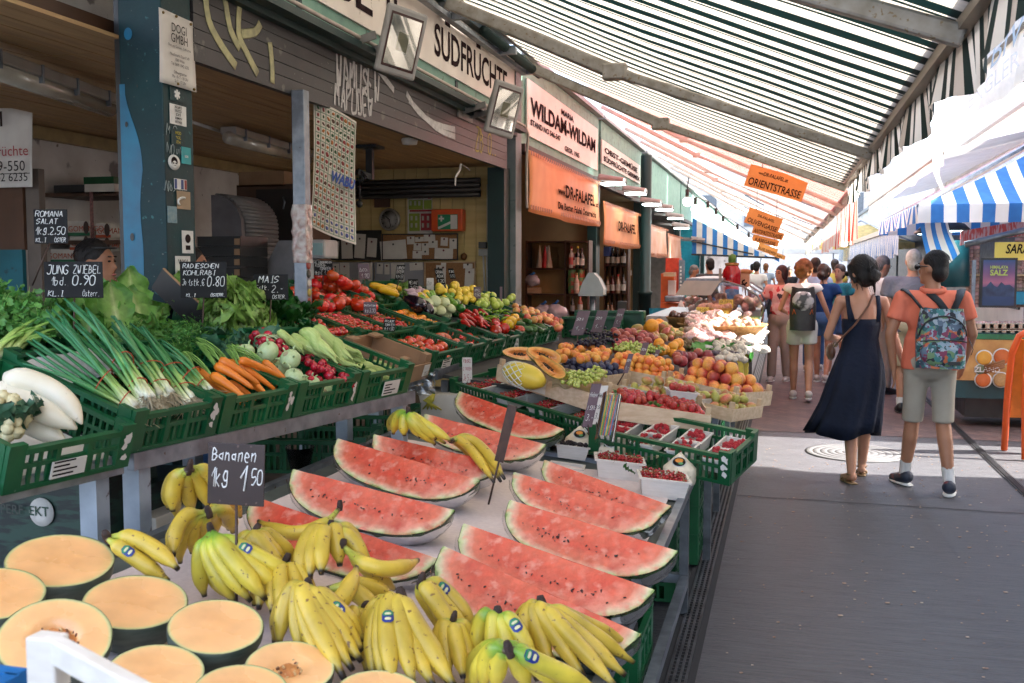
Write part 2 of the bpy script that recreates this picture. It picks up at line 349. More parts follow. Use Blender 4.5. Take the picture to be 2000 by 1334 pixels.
MB().b(box((-5.5,1.0,0),(-2.2,10.3,.16))).build('floor_platform',mat('dark_floor',(.22,.2,.17),rough=.8),st)
pst=MB().b(box((-3.03,4.09,0),(-2.80,4.33,3.93))).build('post',M_TEAL,st,bevel=.006)
g=MB()
M_BLUE=mat('blue_spray',(.0,.15,.27),(.0,.09,.18),rough=.4,ns=6,spots=[(16,.66,(.005,.04,.06))])
def wob(z):return .085+.03*noise.noise((0,z*3,1))+(.02 if z<1.5 else 0)-.05*max(0,z-2.05)/.3
zs=[.8+i*.05 for i in range(34)]
vs,fs=[],[]
for i,z in enumerate(zs):vs+=[(-3.031,4.0875,z),(-3.031+max(.03,wob(z)*1.25),4.0875,z)]
for i in range(len(zs)-1):fs.append((2*i,2*i+1,2*i+3,2*i+2))
g.add((vs,fs))
for(px,py,r0)in((250,66,.022),):
 p=P(px,py,Y=4.086);g.add(([p+V((r0*cos(a*.4),0,r0*1.3*sin(a*.4)))for a in range(16)],[tuple(range(16))]))
g.build('blue_graffiti',M_BLUE,pst)
g=MB()
for(px,py,r0)in((258,463,.011),(247,243,.008),(268,168,.004),(270,545,.009)):
 p=P(px,py,Y=4.084);g.add(([p+V((r0*cos(a*.4),0,r0*1.7*sin(a*.4)))for a in range(16)],[tuple(range(16))]))
g.build('paint_spot',M_BLACK,pst)
g=MB()
F_POST=lambda px,py:mframe(P(px,py,X=-2.797),(0,1,0),(0,0,1),(1,0,0))
for t,px,py,s in(('Nosse',322,372,.05),('NO',325,300,.05),('M O',324,262,.05),('uio',345,300,.03)):g.chalk(t,F_POST(px,py),s,.0018,jit=.4)
g.build('pen_tag',mat('pale_pen',(.35,.42,.42),rough=.6),pst)
MB().b(box((-3.06,4.1,0),(-3.034,4.3,3.9))).build('shutter_guide',M_BLACK,st)
MB().b(box((-3.0,9.97,0),(-2.82,10.2,2.62))).build('post',M_TEALD,st)
MB().b(box((-2.9,10.205,0),(-2.76,10.44,3.9))).build('post',mat('lilac_grey_paint',(.2,.22,.24),(.08,.11,.11),rough=.5,ns=3,bump=.1,spots=(20,.64,(.07,.1,.1))),st)
pp=P(588,300,X=-2.75);pole=MB().b(box((-2.79,pp.y-.035,.1),(-2.71,pp.y+.035,2.62))).build('pole',M_STEEL,st,bevel=.004)
g=MB()
g.add(sheet(lambda u,v:(lambda a,r:V((-2.75+r*cos(a)/max(abs(cos(a)),abs(sin(a))),pp.y+r*.92*sin(a)/max(abs(cos(a)),abs(sin(a))),1.62+.34*v)))(2*PI*u,.043+.01*max(0,noise.noise((u*7,v*9,0)))),40,24))
g.build('tape_wrap',mat('packing_tape',(.5,.47,.44),(.36,.22,.2),rough=.3,ns=30,coat=.5),pole)
g=MB();cs=[]
for k in range(13):
 z=.95+k*.055;s=.022+.008*R.random()
 g.add(lathe([(s,0),(s*.97,.0012),(0,.0013)],12),k%4,M=mframe((-2.709,pp.y+R.uniform(-.008,.008),z),(0,1,0),(0,0,1),(1,0,0)))
g.build('sticker',[mat('st_r',(.3,.03,.02)),mat('st_y',(.4,.3,.05)),mat('st_w',(.55,.5,.45)),mat('st_k',(.02,.03,.02))],pole)
M_SHUT=mat('shutter_slats',(.06,.053,.055),(.03,.027,.03),rough=.45,metal=.3,ns=4,bump=.05,spots=[(45,.69,(.3,.28,.27)),(7,.66,(.14,.13,.12))])
g=MB()
for k in range(5):g.b(obox((-2.80,7.16,2.645+k*.072),(.009,0,.001),(0,2.82,0),(0,0,.034)))
g.b(box((-2.83,4.34,2.595),(-2.79,9.97,2.612)))
sh=g.build('roller_shutter',M_SHUT,st)
FS=lambda y,z:mframe((-2.788,y,z),(0,1,0),(0,0,1),(1,0,0))
def spray(name,m,strokes,r,parent,y0,z0):
 g=MB()
 for pl in strokes:g.add(tube([(x,y,0)for x,y in(smooth(pl)if len(pl)>2 else pl)],r,8,sq=.03,up=(0,0,1)),M=FS(y0,z0))
 return g.build(name,m,parent)
M_SPY=mat('cream_spray',(.5,.47,.25),(.3,.28,.17),rough=.7,ns=18,fac=(.3,.6))
M_SPW=mat('white_spray',(.6,.58,.57),(.4,.38,.38),rough=.7,ns=22,fac=(.3,.6))
spray('cream_graffiti',M_SPY,[[(.02,.36),(.05,.2),(.16,.1),(.3,.02)],[(.2,.36),(.25,.2),(.34,.12)],[(.35,.36),(.33,.2),(.4,.12),(.52,.02)],[(.36,.2),(.5,.24),(.56,.3)],[(.66,.22),(.68,.1),(.68,0)]],.025,sh,4.42,2.62)
st2,wd=stroke('WAMUSEW',.19,slant=.05,jit=.35,wid=.55);spray('white_graffiti',M_SPW,st2,.013,sh,5.93,2.76)
st2,wd=stroke('MAPUDEW',.15,slant=.05,jit=.4,wid=.62);spray('white_graffiti',M_SPW,st2,.011,sh,5.9,2.62)
spray('white_graffiti',M_SPW,[[(0,.3),(.15,.25),(.3,.2)],[(.55,.22),(.8,.12),(1.2,.08),(1.7,.1)],[(.6,.18),(1.2,.05),(1.7,.04)]],.026,sh,6.6,2.68)
st2,wd=stroke('ZBQO..',.2,slant=.05,jit=.2,wid=.7)
spray('yellow_graffiti',mat('yellow_spray',(.5,.42,.08),rough=.7),st2,.009,sh,8.9,2.68)
MB().b(box((-2.86,4.33,2.955),(-2.74,10.2,3.0))).b(box((-2.72,2,2.985),(-2.64,10.2,3.03))).build('lintel',M_TEALD,st)
MB().b(box((-2.86,2,3.03),(-2.79,10.2,3.21))).build('fascia',M_MINT,st)
g=MB()
for y in(5.4,6.75,8.3):g.b(box((-2.79,y,3.03),(-2.782,y+.06,3.2)))
g.build('fascia_strap',M_TEAL,st)
MB().add(tube([(-2.66,2,3.06),(-2.66,6,3.06),(-2.66,10.2,3.06),(-2.66,10.34,3.0),(-2.68,10.36,2.75),(-2.68,10.36,2.3),(-2.66,10.3,2.22)],.014,8)).build('conduit',mat('old_conduit',(.5,.44,.38),(.36,.3,.26),rough=.5),st)
MB().b(box((-2.86,2,3.735),(-2.70,10.42,3.80))).b(box((-2.84,10.205,3.03),(-2.78,10.21,3.73))).build('cap_rail',M_TEALD,st)
def fit(g,s,M,x0,y0,w,h,mi=0,bold=.0,ext=.003,**k):
 vs,fs=text2d(s,1,bold=bold,ext=0,**k)
 xa=min(v[0]for v in vs);xb=max(v[0]for v in vs);ya=min(v[1]for v in vs);yb=max(v[1]for v in vs)
 return g.add(([(x0+(v[0]-xa)/(xb-xa)*w,y0+(v[1]-ya)/(yb-ya)*h,ext)for v in vs],fs),mi,False,M)
sg=E('shop_sign',(-2.78,7,3.21),'long cream shop sign reading SÜDFRÜCHTE above the roller shutter','sign')
MB().b(box((-2.79,2,3.21),(-2.77,10.2,3.735))).build('panel',M_CREAM,sg)
FSG=mframe((-2.77,0,0),(0,1,0),(0,0,1),(1,0,0))
M_LET=mat('worn_lettering',(.015,.012,.016),(.05,.03,.03),spec=.0,rough=.9,ns=12,stretch=(1,1,4))
ya=P(848,60,X=-2.77).y;yb=P(990,150,X=-2.77).y
g=MB();fit(g,'SUDFRUCHTE',FSG,ya,3.30,yb-ya,.265,bold=.018)
w10=(yb-ya)/10
for i in(1,5):
 for dx in(.33,.6):g.b(box((0,0,0),(.06,.065,.004)),M=FSG@Matrix.Translation((ya+(i+dx)*w10-.02,3.60,0)))
fit(g,'u',FSG,ya-1.0,3.33,.2,.2,bold=.02);fit(g,'.',FSG,ya-.70,3.33,.05,.05,bold=.01);fit(g,'GEMUSE',FSG,ya-3.6,3.30,2.35,.265,bold=.018)
for dx in(.35,.6):g.b(box((0,0,0),(.055,.045,.004)),M=FSG@Matrix.Translation((ya-3.6+2.35*(3+dx)/6,3.60,0)))
g.build('lettering',M_LET,sg)
YW=10.22
def q2(px,py,y=YW):return P(px,py,Y=y)
def wall_box(name,x0,y0,x1,y1,m,d=.03,y=YW,bevel=0,parent=None,label=None,cat=None,group=None):
 a,b=q2(x0,y0,y),q2(x1,y1,y)
 return MB().b(box((a.x,y-d,b.z),(b.x,y,a.z))).build(name,m,parent,label,cat,group,bevel=bevel)
FW_=lambda px,py,y:mframe(P(px,py,Y=y),(1,0,0),(0,0,1),(0,-1,0))
c=q2(763,429);e=E('wall_clock',c,'round steel wall clock on the yellow boarding','clock')
ml=mframe(c+V((0,-.005,0)),(1,0,0),(0,0,1),(0,-1,0))
MB().add(lathe([(.118,0),(.122,.03),(.112,.042),(.1,.036),(.0,.034)],32),M=ml).build('rim',mat('brushed_steel',(.5,.48,.45),rough=.3,metal=.9),e)
MB().add(lathe([(.098,.0365),(.0,.0368)],32),M=ml).build('dial',mat('dial',(.42,.4,.38),rough=.4),e)
g=MB()
for h in range(12):g.b(box((-.003,.078,.037),(.003,.092,.039)),M=ml@rot(0,0,-h*PI/6))
g.build('hour_marks',M_INK,e)
MB().b(box((-.004,-.01,.039),(.004,.055,.041)),M=ml@rot(0,0,rad(50))).build('hour_hand',M_INK,e)
MB().b(box((-.003,-.01,.0415),(.003,.085,.043)),M=ml@rot(0,0,rad(-165))).build('minute_hand',M_INK,e)
wall_box('round_plaque',732,383,762,405,mat('terracotta',(.14,.07,.045)),.02,label='small brown plaque above the wall clock',cat='plaque')
fp=E('first_aid_poster',q2(820,420),'first aid instruction poster with green and red panels beside the clock','poster')
wall_box('sheet',796,381,845,457,M_PAPER,.004,parent=fp)
g=MB()
for(x0,y0,x1,y1,mi)in((798,391,826,409,0),(828,391,843,408,0),(799,417,820,451,0),(822,417,843,450,1),(800,410,843,413,1),(836,384,842,388,1)):
 a,b=q2(x0,y0,YW-.006),q2(x1,y1,YW-.006);g.b(box((a.x,a.y-.002,b.z),(b.x,a.y,a.z)),mi)
for(x,y)in((802,395),(811,395),(819,395),(804,424),(813,424),(804,438),(813,438),(826,424),(836,424),(826,438),(836,438)):
 a=q2(x,y,YW-.009);g.b(box((a.x-.012,a.y-.002,a.z-.035),(a.x+.012,a.y,a.z+.012)),2)
g.txt('ERSTE HILFE',FW_(798,388.5,YW-.006),.032,3)
g.build('print',[mat('lime_print',(.3,.4,.05)),mat('red_print',(.45,.04,.05)),mat('pale_print',(.6,.6,.5)),M_INK],fp)
fa=E('first_aid_box',q2(880,430),'orange first aid box with green label on the boarded wall','first aid box')
wall_box('case',849,410,910,452,mat('orange_plastic',(.72,.1,.012),(.6,.07,.01),rough=.35),.12,bevel=.01,parent=fa)
wall_box('label',855,419,894,448,mat('green_label',(.02,.28,.12),rough=.4),.003,y=YW-.121,parent=fa)
g=MB()
a,b=q2(880,420,YW-.125),q2(893,447,YW-.125);g.b(box((a.x,a.y-.002,b.z),(b.x,a.y,a.z)))
c=q2(862,427,YW-.125);g.b(box((c.x-.03,c.y-.002,c.z-.009),(c.x+.03,c.y,c.z+.009)));g.b(box((c.x-.009,c.y-.003,c.z-.03),(c.x+.009,c.y-.0005,c.z+.03)))
c=q2(868,440,YW-.125);g.b(obox(c,(.07,0,.03),(-.004,0,.012),(0,.002,0)))
g.build('emblem',M_WHITE,fa)
def pins(name,px0,py0,px1,py1,m,label,sheets,frame=None,y=YW-.03):
 e=E(name,q2((px0+px1)/2,py1),label,'notice board');wall_box('board',px0,py0,px1,py1,m,.025,parent=e,y=y)
 if frame:
  a,b=q2(px0,py0,y-.024),q2(px1,py1,y-.024);g=MB();k=.012
  for A,B in(((a.x,b.z),(b.x,b.z+k)),((a.x,a.z-k),(b.x,a.z)),((a.x,b.z+k),(a.x+k,a.z-k)),((b.x-k,b.z+k),(b.x,a.z-k))):g.b(box((A[0],y-.034,A[1]),(B[0],y-.024,B[1])))
  g.build('frame',frame,e)
 for i,(x0,y0,x1,y1)in enumerate(sheets):
  a,b=q2(x0,y0,y-.028),q2(x1,y1,y-.028);c=(a+b)/2;an=R.uniform(-.08,.08)
  s=MB().b(obox((c.x,y-.03-.0015*(i%3),c.z),(abs(b.x-a.x)/2*cos(an),0,abs(b.x-a.x)/2*sin(an)),(-(a.z-b.z)/2*sin(an),0,(a.z-b.z)/2*cos(an)),(0,.0006,0))).build('pinned_sheet',M_PAPER,e)
  MB().add(ell((c.x,y-.036-.0015*(i%3),c.z+(a.z-b.z)*.3),.011,8,5)).build('pin',mat('pin_red',(.15,.02,.03))if i%2 else M_BLACK,s)
M_CORK=mat('cork',(.3,.15,.06),(.22,.1,.04),rough=.85,ns=60)
M_GB=mat('grey_magnet_board',(.3,.3,.33),(.24,.24,.27),rough=.4,ns=4)
pins('black_board',600,451,746,508,M_BLACK,'black magnet board with hanging order sheets under the clock',[(641,471,662,505),(667,469,689,505),(693,457,714,504),(717,465,736,502),(603,458,618,472)])
pins('cork_board',746,457,895,508,M_CORK,'cork board in black frame with scraps of paper and a calendar',[(743,470,794,507),(795,462,810,477),(811,463,828,472),(828,458,850,471),(837,470,855,484),(861,464,875,480),(878,466,894,486),(808,475,823,489),(824,475,838,490),(806,490,824,505),(824,490,838,498),(849,485,885,506)],M_BLACK)
pins('magnet_board',600,512,731,566,M_GB,'left grey magnet board standing behind the tomatoes',[(648,515,663,545),(664,513,683,550),(700,514,728,560)])
pins('magnet_board',733,512,829,566,M_GB,'right grey magnet board next to the lower cork board',[(736,514,748,535),(751,515,761,536),(764,514,790,550),(800,513,826,528)])
pins('cork_board',829,511,929,566,M_CORK,'lower cork board in wooden frame above the lemons',[(905,515,923,524),(908,524,926,562),(852,518,862,545),(861,513,871,560)],M_WOOD)
MB().add(ell(q2(906,501),(.035,.03,.04),12,8,.3,5)).build('hanging_ornament',mat('ornament',(.2,.08,.02)),label='small brown ring ornament hanging beside the cork board',cat='ornament')
e=E('socket_box',q2(950,490),'grey surface socket with cables on the end wall','socket')
wall_box('box',938,486,963,500,mat('socket_grey',(.4,.4,.38),rough=.4),.07,bevel=.006,parent=e)
wall_box('plug',938,473,952,485,mat('socket_dark',(.1,.1,.1),rough=.5),.07,bevel=.006,parent=e)
g=MB();g.add(tube([q2(953,473,YW-.02),q2(953,360,YW-.02)],.012,8)).add(tube([q2(951,500,YW-.02),q2(953,580,YW-.02)],.014,8)).add(tube([q2(944,499,YW-.03),q2(945,530,YW-.05),q2(947,570,YW-.04)],.01,8))
g.build('cable',M_WHITE,e)
a=q2(700,355,10.0);b=q2(935,365,10.0)
g=MB()
for k in range(4):g.add(tube([(a.x-.5,10.05,2.50-k*.05),(b.x,10.05,2.50-k*.05)],.028,10))
g.build('air_duct',mat('dark_grey_duct',(.05,.045,.045),rough=.4,metal=.3),label='dark ribbed duct along the top of the end wall',cat='duct')
def tubelight(p,q,label):
 e=E('tube_light',(p+q)/2,label,'lamp');d=(q-p).normalized()
 MB().b(beam(p+V((0,0,.05)),q+V((0,0,.05)),.13,.06)).build('housing',mat('lamp_housing',(.33,.3,.27),(.24,.22,.19),rough=.5,ns=5),e,bevel=.01)
 MB().add(tube([p,q],.05,14)).build('diffuser',mat('lamp_diffuser',(.5,.46,.38),(.36,.33,.27),rough=.18,ns=4,spec=.8,coat=.6),e)
 g=MB();s=d.cross(V((0,0,1)))
 for k in(.1,.37,.63,.9):
  for sg_ in(-1,1):g.b(beam(p+(q-p)*k+s*.06*sg_+V((0,0,-.01)),p+(q-p)*k+s*.06*sg_+V((0,0,.08)),.03,.012))
 g.build('clip',M_STEEL,e)
tubelight(P(-60,118,Z=2.53),P(214,212,Z=2.53),'long dusty tube light under the ceiling left of the blue post')
tubelight(P(446,268,Z=2.55),P(602,312,Z=2.55),'tube light under the ceiling between the blue post and the steel pole')
p,q=P(660,385,Z=2.42),P(786,380,Z=2.42)
MB().add(tube([p,q],.035,10)).build('tube_light',M_TUBE,label='dim tube lamp hanging above the black board',cat='lamp')
MB().add(tube([P(375,238,Z=2.62),P(446,262,Z=2.62)],.012,6)).build('pipe',M_WHITE,label='thin white pipe along the plank ceiling',cat='pipe')
e=E('ceiling_bracket',P(722,280,Y=8.2),'black ceiling bracket with hanging cables','bracket')
b0=P(722,276,Y=8.2)
g=MB().b(box((b0.x-.1,8.1,2.63),(b0.x+.1,8.3,2.655))).b(beam((b0.x,8.2,2.63),(b0.x,8.2,2.36),.06,.05)).b(beam((b0.x,8.2,2.38),P(697,336,Y=8.1),.07,.05))
g.build('arm',M_BLACK,e)
g=MB()
for k in range(3):g.add(tube([P(700,330,Y=8.1),P(718-4*k,345+k*3,Y=8.1),P(708,352+4*k,Y=8.1),P(697,348,Y=8.1)],.009,6))
g.add(tube([P(703,345,Y=8.1),P(703,372,Y=8.1),P(702,395,Y=8.1)],.007,6)).add(ell(P(702,398,Y=8.1),(.03,.03,.035)))
g.build('cable',M_BLACK,e)
MB().add(lathe([(.06,0),(.07,-.01),(.06,-.05),(.0,-.055)],20,P(800,270,Z=2.655))).build('smoke_detector',M_WHITE,label='white smoke detector on the plank ceiling',cat='detector')
g=MB().add(tube([P(900,320,X=-2.85),P(898,332,X=-2.87),P(890,345,X=-2.87),P(889,362,X=-2.86)],.012,5,sq=.3)).add(tube([P(900,320,X=-2.85),P(910,326,X=-2.85),P(918,333,X=-2.84)],.008,5,sq=.3))
g.build('torn_tape',M_PAPER,label='torn pale tape dangling from the shutter edge',cat='tape')
def xbox(name,x0,y0,x1,y1,y,d,m,label=None,cat=None,group=None,bevel=0,parent=None):
 a,b=P(x0,y0,Y=y),P(x1,y1,Y=y);return MB().b(box((a.x,y,b.z),(b.x,y+d,a.z))).build(name,m,parent,label,cat,group,bevel=bevel)
e=E('cupboard',P(20,560,Y=5.0),'brown cupboard panel at the left edge with a teal lower door','cupboard')
xbox('upper_panel',-60,360,48,488,5.0,.03,M_DARKWOOD,parent=e);xbox('lower_door',-60,488,48,620,4.98,.03,mat('teal_door',(.01,.13,.17),(.006,.08,.1),rough=.5,ns=4,spots=(9,.62,(.02,.05,.06))),parent=e)
xbox('side_post',48,330,84,600,5.02,.05,mat('grey_brown',(.14,.11,.09),rough=.7),parent=e)
e=E('fruit_poster',P(20,365,Y=4.95),'curling white plastic sign about fruit with a phone number','poster')
a,b=P(-60,215,Y=4.95),P(63,365,Y=4.95)
MB().add(sheet(lambda u,v:(a.x+(b.x-a.x)*u,4.95-.03*sin(u*5)*v-.05*max(0,u-.85)*v,a.z+(b.z-a.z)*(1-v)-.1*max(0,u-.7)*v),16,12)).build('sheet',M_PAPER,e,solid=.003)
g=MB()
for t,px,py,h,mi in(('e Früchte',55,303,.085,1),('549-550',49,333,.085,0),('1942 6235',54,353,.07,0)):
 g.txt(t,FW_(px,py,4.905),h,mi,align='RIGHT')
xa,xb=P(-50,342,Y=4.905),P(58,341,Y=4.905);g.b(box((xa.x,4.904,xa.z),(xb.x,4.906,xa.z+.004)))
g.txt('I',FW_(5,246,4.905),.12,0,align='RIGHT',bold=.02)
g.build('lettering',[M_INK,mat('red_ink',(.4,.02,.03))],e)
e=E('storage_rack',P(160,600,Y=6.6),'dark storage rack with pink flecked uprights behind the vendor','rack')
for(x0,x1,y)in((88,232,377),(88,232,470)):
 a,b=P(x0,y,Y=6.5),P(x1,y,Y=6.5);MB().b(box((a.x,6.5,a.z-.03),(b.x,7.0,a.z))).build('shelf',M_DARKWOOD,e)
for x in(180,):
 a,b=P(x-4,375,Y=6.47),P(x+4,620,Y=6.47);MB().b(box((a.x,6.46,b.z),(b.x,6.5,a.z))).build('upright',mat('flecked',(.35,.16,.16),(.1,.05,.05),ns=60),e)
M_MBOX=mat('printed_carton',(.6,.56,.5),(.5,.46,.4),rough=.6)
def mango(x0,y0,x1,y1,green,lab,word=True):
 e=E('fruit_carton',P((x0+x1)/2,y1,Y=6.55),lab,'carton','cartons on the rack');xbox('carton',x0,y0,x1,y1,6.55,.35,M_MBOX,parent=e)
 mm=mat('carton_green',(.02,.16,.07))if green else mat('carton_red',(.5,.08,.02));h=(y1-y0)
 g=MB()
 for(u0,u1,v0,v1)in((0,1,.8,1),):
  a,b=P(x0+(x1-x0)*u0,y0+h*v0,Y=6.546),P(x0+(x1-x0)*u1,y0+h*v1,Y=6.546);g.b(box((a.x,6.545,b.z),(b.x,6.549,a.z)))
 g.build('stripe',mm,e)
 if word:MB().txt('GOMANGO',FW_(x0+4,y0+h*.72,6.544),.06).build('lettering',mat('carton_red',(.5,.08,.02)),e)
 c=P(x1-7,y0+h*.45,Y=6.544);MB().add(ell(c,(.025,.002,.05))).build('print',mat('print_dark',(.06,.03,.02)),e)
for(a,b,c,d,gq,lab)in((130,432,175,460,1,'white and green mango carton on the upper left of the stack'),(136,462,175,488,0,'white and orange mango carton in the middle of the stack'),(90,487,155,512,1,'wide green mango carton at the bottom left of the stack'),(187,437,216,464,0,'white carton with orange stripe right of the pink upright'),(187,466,216,490,1,'second carton right of the pink upright'),(187,530,214,560,0,'carton behind the vendor at shoulder height')):mango(a,b,c,d,gq,lab,b-a>0)
xbox('black_carton',105,362,165,377,6.5,.4,M_BLACK,'flat black carton on top of the rack','carton');xbox('printed_tray',165,360,224,378,6.5,.4,M_MBOX,'flat printed tray on top of the rack','carton')
xbox('green_crate',163,346,222,359,6.7,.3,M_GREEN,'dark green crate on top of the rack','crate')
e=E('roll_cabinet',P(470,580,Y=7.2),'grey round topped cabinet with ribbed roll door','cabinet')
a,b=P(412,381,Y=7.2),P(475,600,Y=7.2);dx=b.x-a.x;z1=a.z;
prof=[(0,0),(dx,0)]+[(dx-.25+.25*cos(t*PI/16),z1-.25-b.z+.25*sin(t*PI/16))for t in range(9)]+[(0,z1-b.z)]
vs=[(a.x+x,7.2,b.z+z)for x,z in prof]+[(a.x+x,7.25,b.z+z)for x,z in prof];n=len(prof)
MB().b((vs,[tuple(range(n))]+[(i,n+i,n+(i+1)%n,(i+1)%n)for i in range(n)])).build('side_panel',mat('grey_laminate',(.14,.13,.14),rough=.5),e)
g=MB()
arc=[(dx-.25+.25*cos(t*PI/24),z1-.25-b.z+.25*sin(t*PI/24))for t in range(12,-1,-1)]+[(dx,z1-.25-b.z-k*.035)for k in range(1,26)]
for(x,z)in arc:g.add(tube([(a.x+x+.0,7.25,b.z+z),(a.x+x,7.78,b.z+z)],.019,6))
g.build('roll_door',mat('grey_slats',(.17,.165,.17),(.13,.125,.13),rough=.45),e)
e=E('brown_cabinet',P(520,600,Y=8.0),'tall dark brown cabinet behind the roll cabinet','cabinet')
xbox('body',462,362,600,620,8.1,.5,M_DARKWOOD,parent=e);xbox('door',500,370,575,620,8.08,.02,mat('black_brown',(.02,.012,.01)),parent=e)
MB().add(tube([P(553,385,Y=8.06),P(556,395,Y=8.04),P(553,408,Y=8.06)],.008,6)).build('handle',M_STEEL,e)
xbox('cardboard_box',466,336,555,363,8.1,.4,M_CARD,'brown cardboard box on top of the dark cabinet','box')
for k in range(6):xbox('black_carton',385,462+k*20,470,481+k*20,6.6,.4,M_BLACK,'black carton in the dark stack behind the salad','carton','stacked black cartons')
g=MB()
for k in range(6):
 a,b=P(458,466+k*20,Y=6.59),P(468,478+k*20,Y=6.59);g.b(box((a.x,6.585,b.z),(b.x,6.592,a.z)))
g.build('carton_tape',M_CARD,label='row of pale hand holes on the black cartons',cat='tape')
e=E('weighing_scale',P(610,520,Y=7.0),'grey weighing scale with bright display behind the pole','scale')
xbox('head',588,468,634,505,7.0,.25,mat('scale_grey',(.45,.44,.44),rough=.4),bevel=.02,parent=e);xbox('display',603,475,630,498,6.985,.012,mat('display',(.35,.5,.5),rough=.1),parent=e)
MB().add(tube([P(606,505,Y=7.1),P(600,540,Y=7.1),P(596,600,Y=7.1)],[.08,.11,.14],14)).build('stand',MATS['scale_grey'],e)
MB().b(obox(P(560,520,Y=7.1),(.16,0,0),(0,.05,0),(.12,0,.2))).build('monitor_back',mat('monitor_grey',(.22,.21,.22),rough=.5),label='grey tilted monitor seen behind the steel pole',cat='monitor')
e=E('variety_poster',P(650,330,X=-2.72),'hanging poster with rows of small fruit pictures and a WABU logo','poster')
TL,TR_,BL=P(612,195,X=-2.86),P(699,237,X=-2.7),P(606,442,X=-2.86)
ux=(TR_-TL);uy=(BL-TL)
nrm=ux.cross(uy).normalized();nrm=-nrm if nrm.dot(EYE-TL)<0 else nrm
curv=lambda u,v:TL+ux*u+uy*v*(1+.02*u)+nrm*(.02*sin(u*4+v*3))
MB().add(sheet(curv,14,24)).build('sheet',mat('poster_paper',(.66,.6,.52),(.56,.5,.44),rough=.5,ns=5,bump=.2,bs=12),e)
g=MB();NC,NR=9,17;rr=random.Random(3)
for i in range(NC+1):g.add(tube([curv(i/NC*.94+.03,v/12*.96+.02)+nrm*.002 for v in range(13)],.0022,4),0)
for j in range(NR+1):g.add(tube([curv(u/8*.94+.03,j/NR*.96+.02)+nrm*.002 for u in range(9)],.0022,4),0)
for i in range(NC):
 for j in range(NR):
  if 3<=i<=6 and 8<=j<=9:continue
  c=curv((i+.5)/NC*.94+.03,(j+.5)/NR*.96+.02)+nrm*.003
  mi=6 if j>14 and rr.random()<.6 else(rr.choice((1,2,2,3,4))if j<7 else rr.choice((1,3,4,5,5)))
  g.add(ell(c,(ux.length/NC*.34*rr.uniform(.5,1),.0015,-uy.z/NR*.3*rr.uniform(.6,1)),8,5,.5,2,seed=i*20+j,M=mframe((0,0,0),ux.normalized(),nrm,(0,0,1)).to_3x3()@Matrix.Rotation(rr.uniform(-1,1),3,'Y')),mi)
g.build('pictures',[mat('grid_green',(.2,.35,.22)),mat('pic_brown',(.12,.05,.03)),mat('pic_green',(.03,.09,.03)),mat('pic_red',(.3,.03,.03)),mat('pic_orange',(.5,.16,.03)),mat('pic_pink',(.4,.12,.1)),mat('pic_blue',(.08,.1,.3))],e)
ML=mframe(curv(.38,.57)+nrm*.012,(ux.normalized()),(V((0,0,1))-ux.normalized()*ux.normalized().z).normalized(),nrm)
MB().txt('WABU',ML,.085,bold=.05,sx=.75).build('logo',mat('logo_blue',(.03,.08,.35)),e)
def flood(px,py,w,h,label,yaw):
 c=P(px,py,X=-2.42);e=E('flood_light',c,label,'lamp','flood lights above the shutter');M0=TRS(c,rot(0,rad(14),0)@rot(0,0,yaw))
 g=MB().b(box((-.02,-w/2,-h/2),(.02,w/2,h/2)),M=M0);g.build('body',mat('lamp_grey',(.34,.33,.32),(.26,.25,.24),rough=.5,ns=9),e,bevel=.018)
 g=MB().add(sheet(lambda u,v:(-.02-.09*(1-(2*u-1)**2)**.5*(1-(2*v-1)**2)**.5,(u-.5)*w*.92,(v-.5)*h*.92),10,10),M=M0);g.build('rear_housing',MATS['lamp_grey'],e)
 k=.8;g=MB().b(([(.0222,-w/2*k,-h/2*k),(.0222,w/2*k,-h/2*k),(.0222,w/2*k,h/2*k),(.0222,-w/2*k,h/2*k)],[(0,1,2,3)]),M=M0);g.build('gasket',mat('gasket',(.05,.012,.012),rough=.3),e)
 k=.72;q=.3
 A=[(.024,-w/2*k,-h/2*k),(.024,w/2*k,-h/2*k),(.024,w/2*k,h/2*k),(.024,-w/2*k,h/2*k)];B=[(.0232,y*q/k*.9,z*q/k*.9)for _,y,z in A]
 g=MB().b((A+B,[(0,1,5,4),(1,2,6,5),(2,3,7,6),(3,0,4,7)]),0,M0).b((B,[(0,1,2,3)]),1,M0)
 g.build('reflector',[mat('reflector',(.72,.7,.66),(.5,.48,.45),rough=.12,metal=.85,ns=5),mat('led_plate',(.5,.46,.3),rough=.4)],e)
 MB().b(([(.0262,-w/2*k,-h/2*k),(.0262,w/2*k,-h/2*k),(.0262,w/2*k,h/2*k),(.0262,-w/2*k,h/2*k)],[(0,1,2,3)]),M=M0).build('glass',glassmat('lamp_glass',a=.25,rough=.02),e)
 wl=V((-2.78,c.y-.1,c.z-.02));s=M0@V((-.03,-w/2-.02,0))
 MB().b(beam(wl,s,.015,.05)).b(beam(wl+V((0,.25,0)),M0@V((-.05,w/2*.2,0)),.015,.05)).b(box((-2.785,c.y-.2,c.z-.08),(-2.77,c.y+.2,c.z-.02))).build('bracket',M_GREY,e)
flood(783,83,.30,.43,'large flood light with LED plate nearer the camera, above the shutter',rad(-38))
flood(984,214,.34,.46,'flood light mirroring red stripes at the right end of the shutter',rad(-32))
e=E('paper_notice',P(345,180,X=-2.79),'white notice reading DOGI GMBH nailed to the blue post','notice')
ya,za=P(308,14,X=-2.79).y,P(308,14,X=-2.79).z;yb=P(380,40,X=-2.79).y;zb=P(312,160,X=-2.79).z
MB().add(sheet(lambda u,v:(-2.79+.006*sin(u*3+v*2),ya+(yb-ya)*u,zb+(za-zb)*v),8,10)).build('sheet',M_PAPER,e,solid=.002)
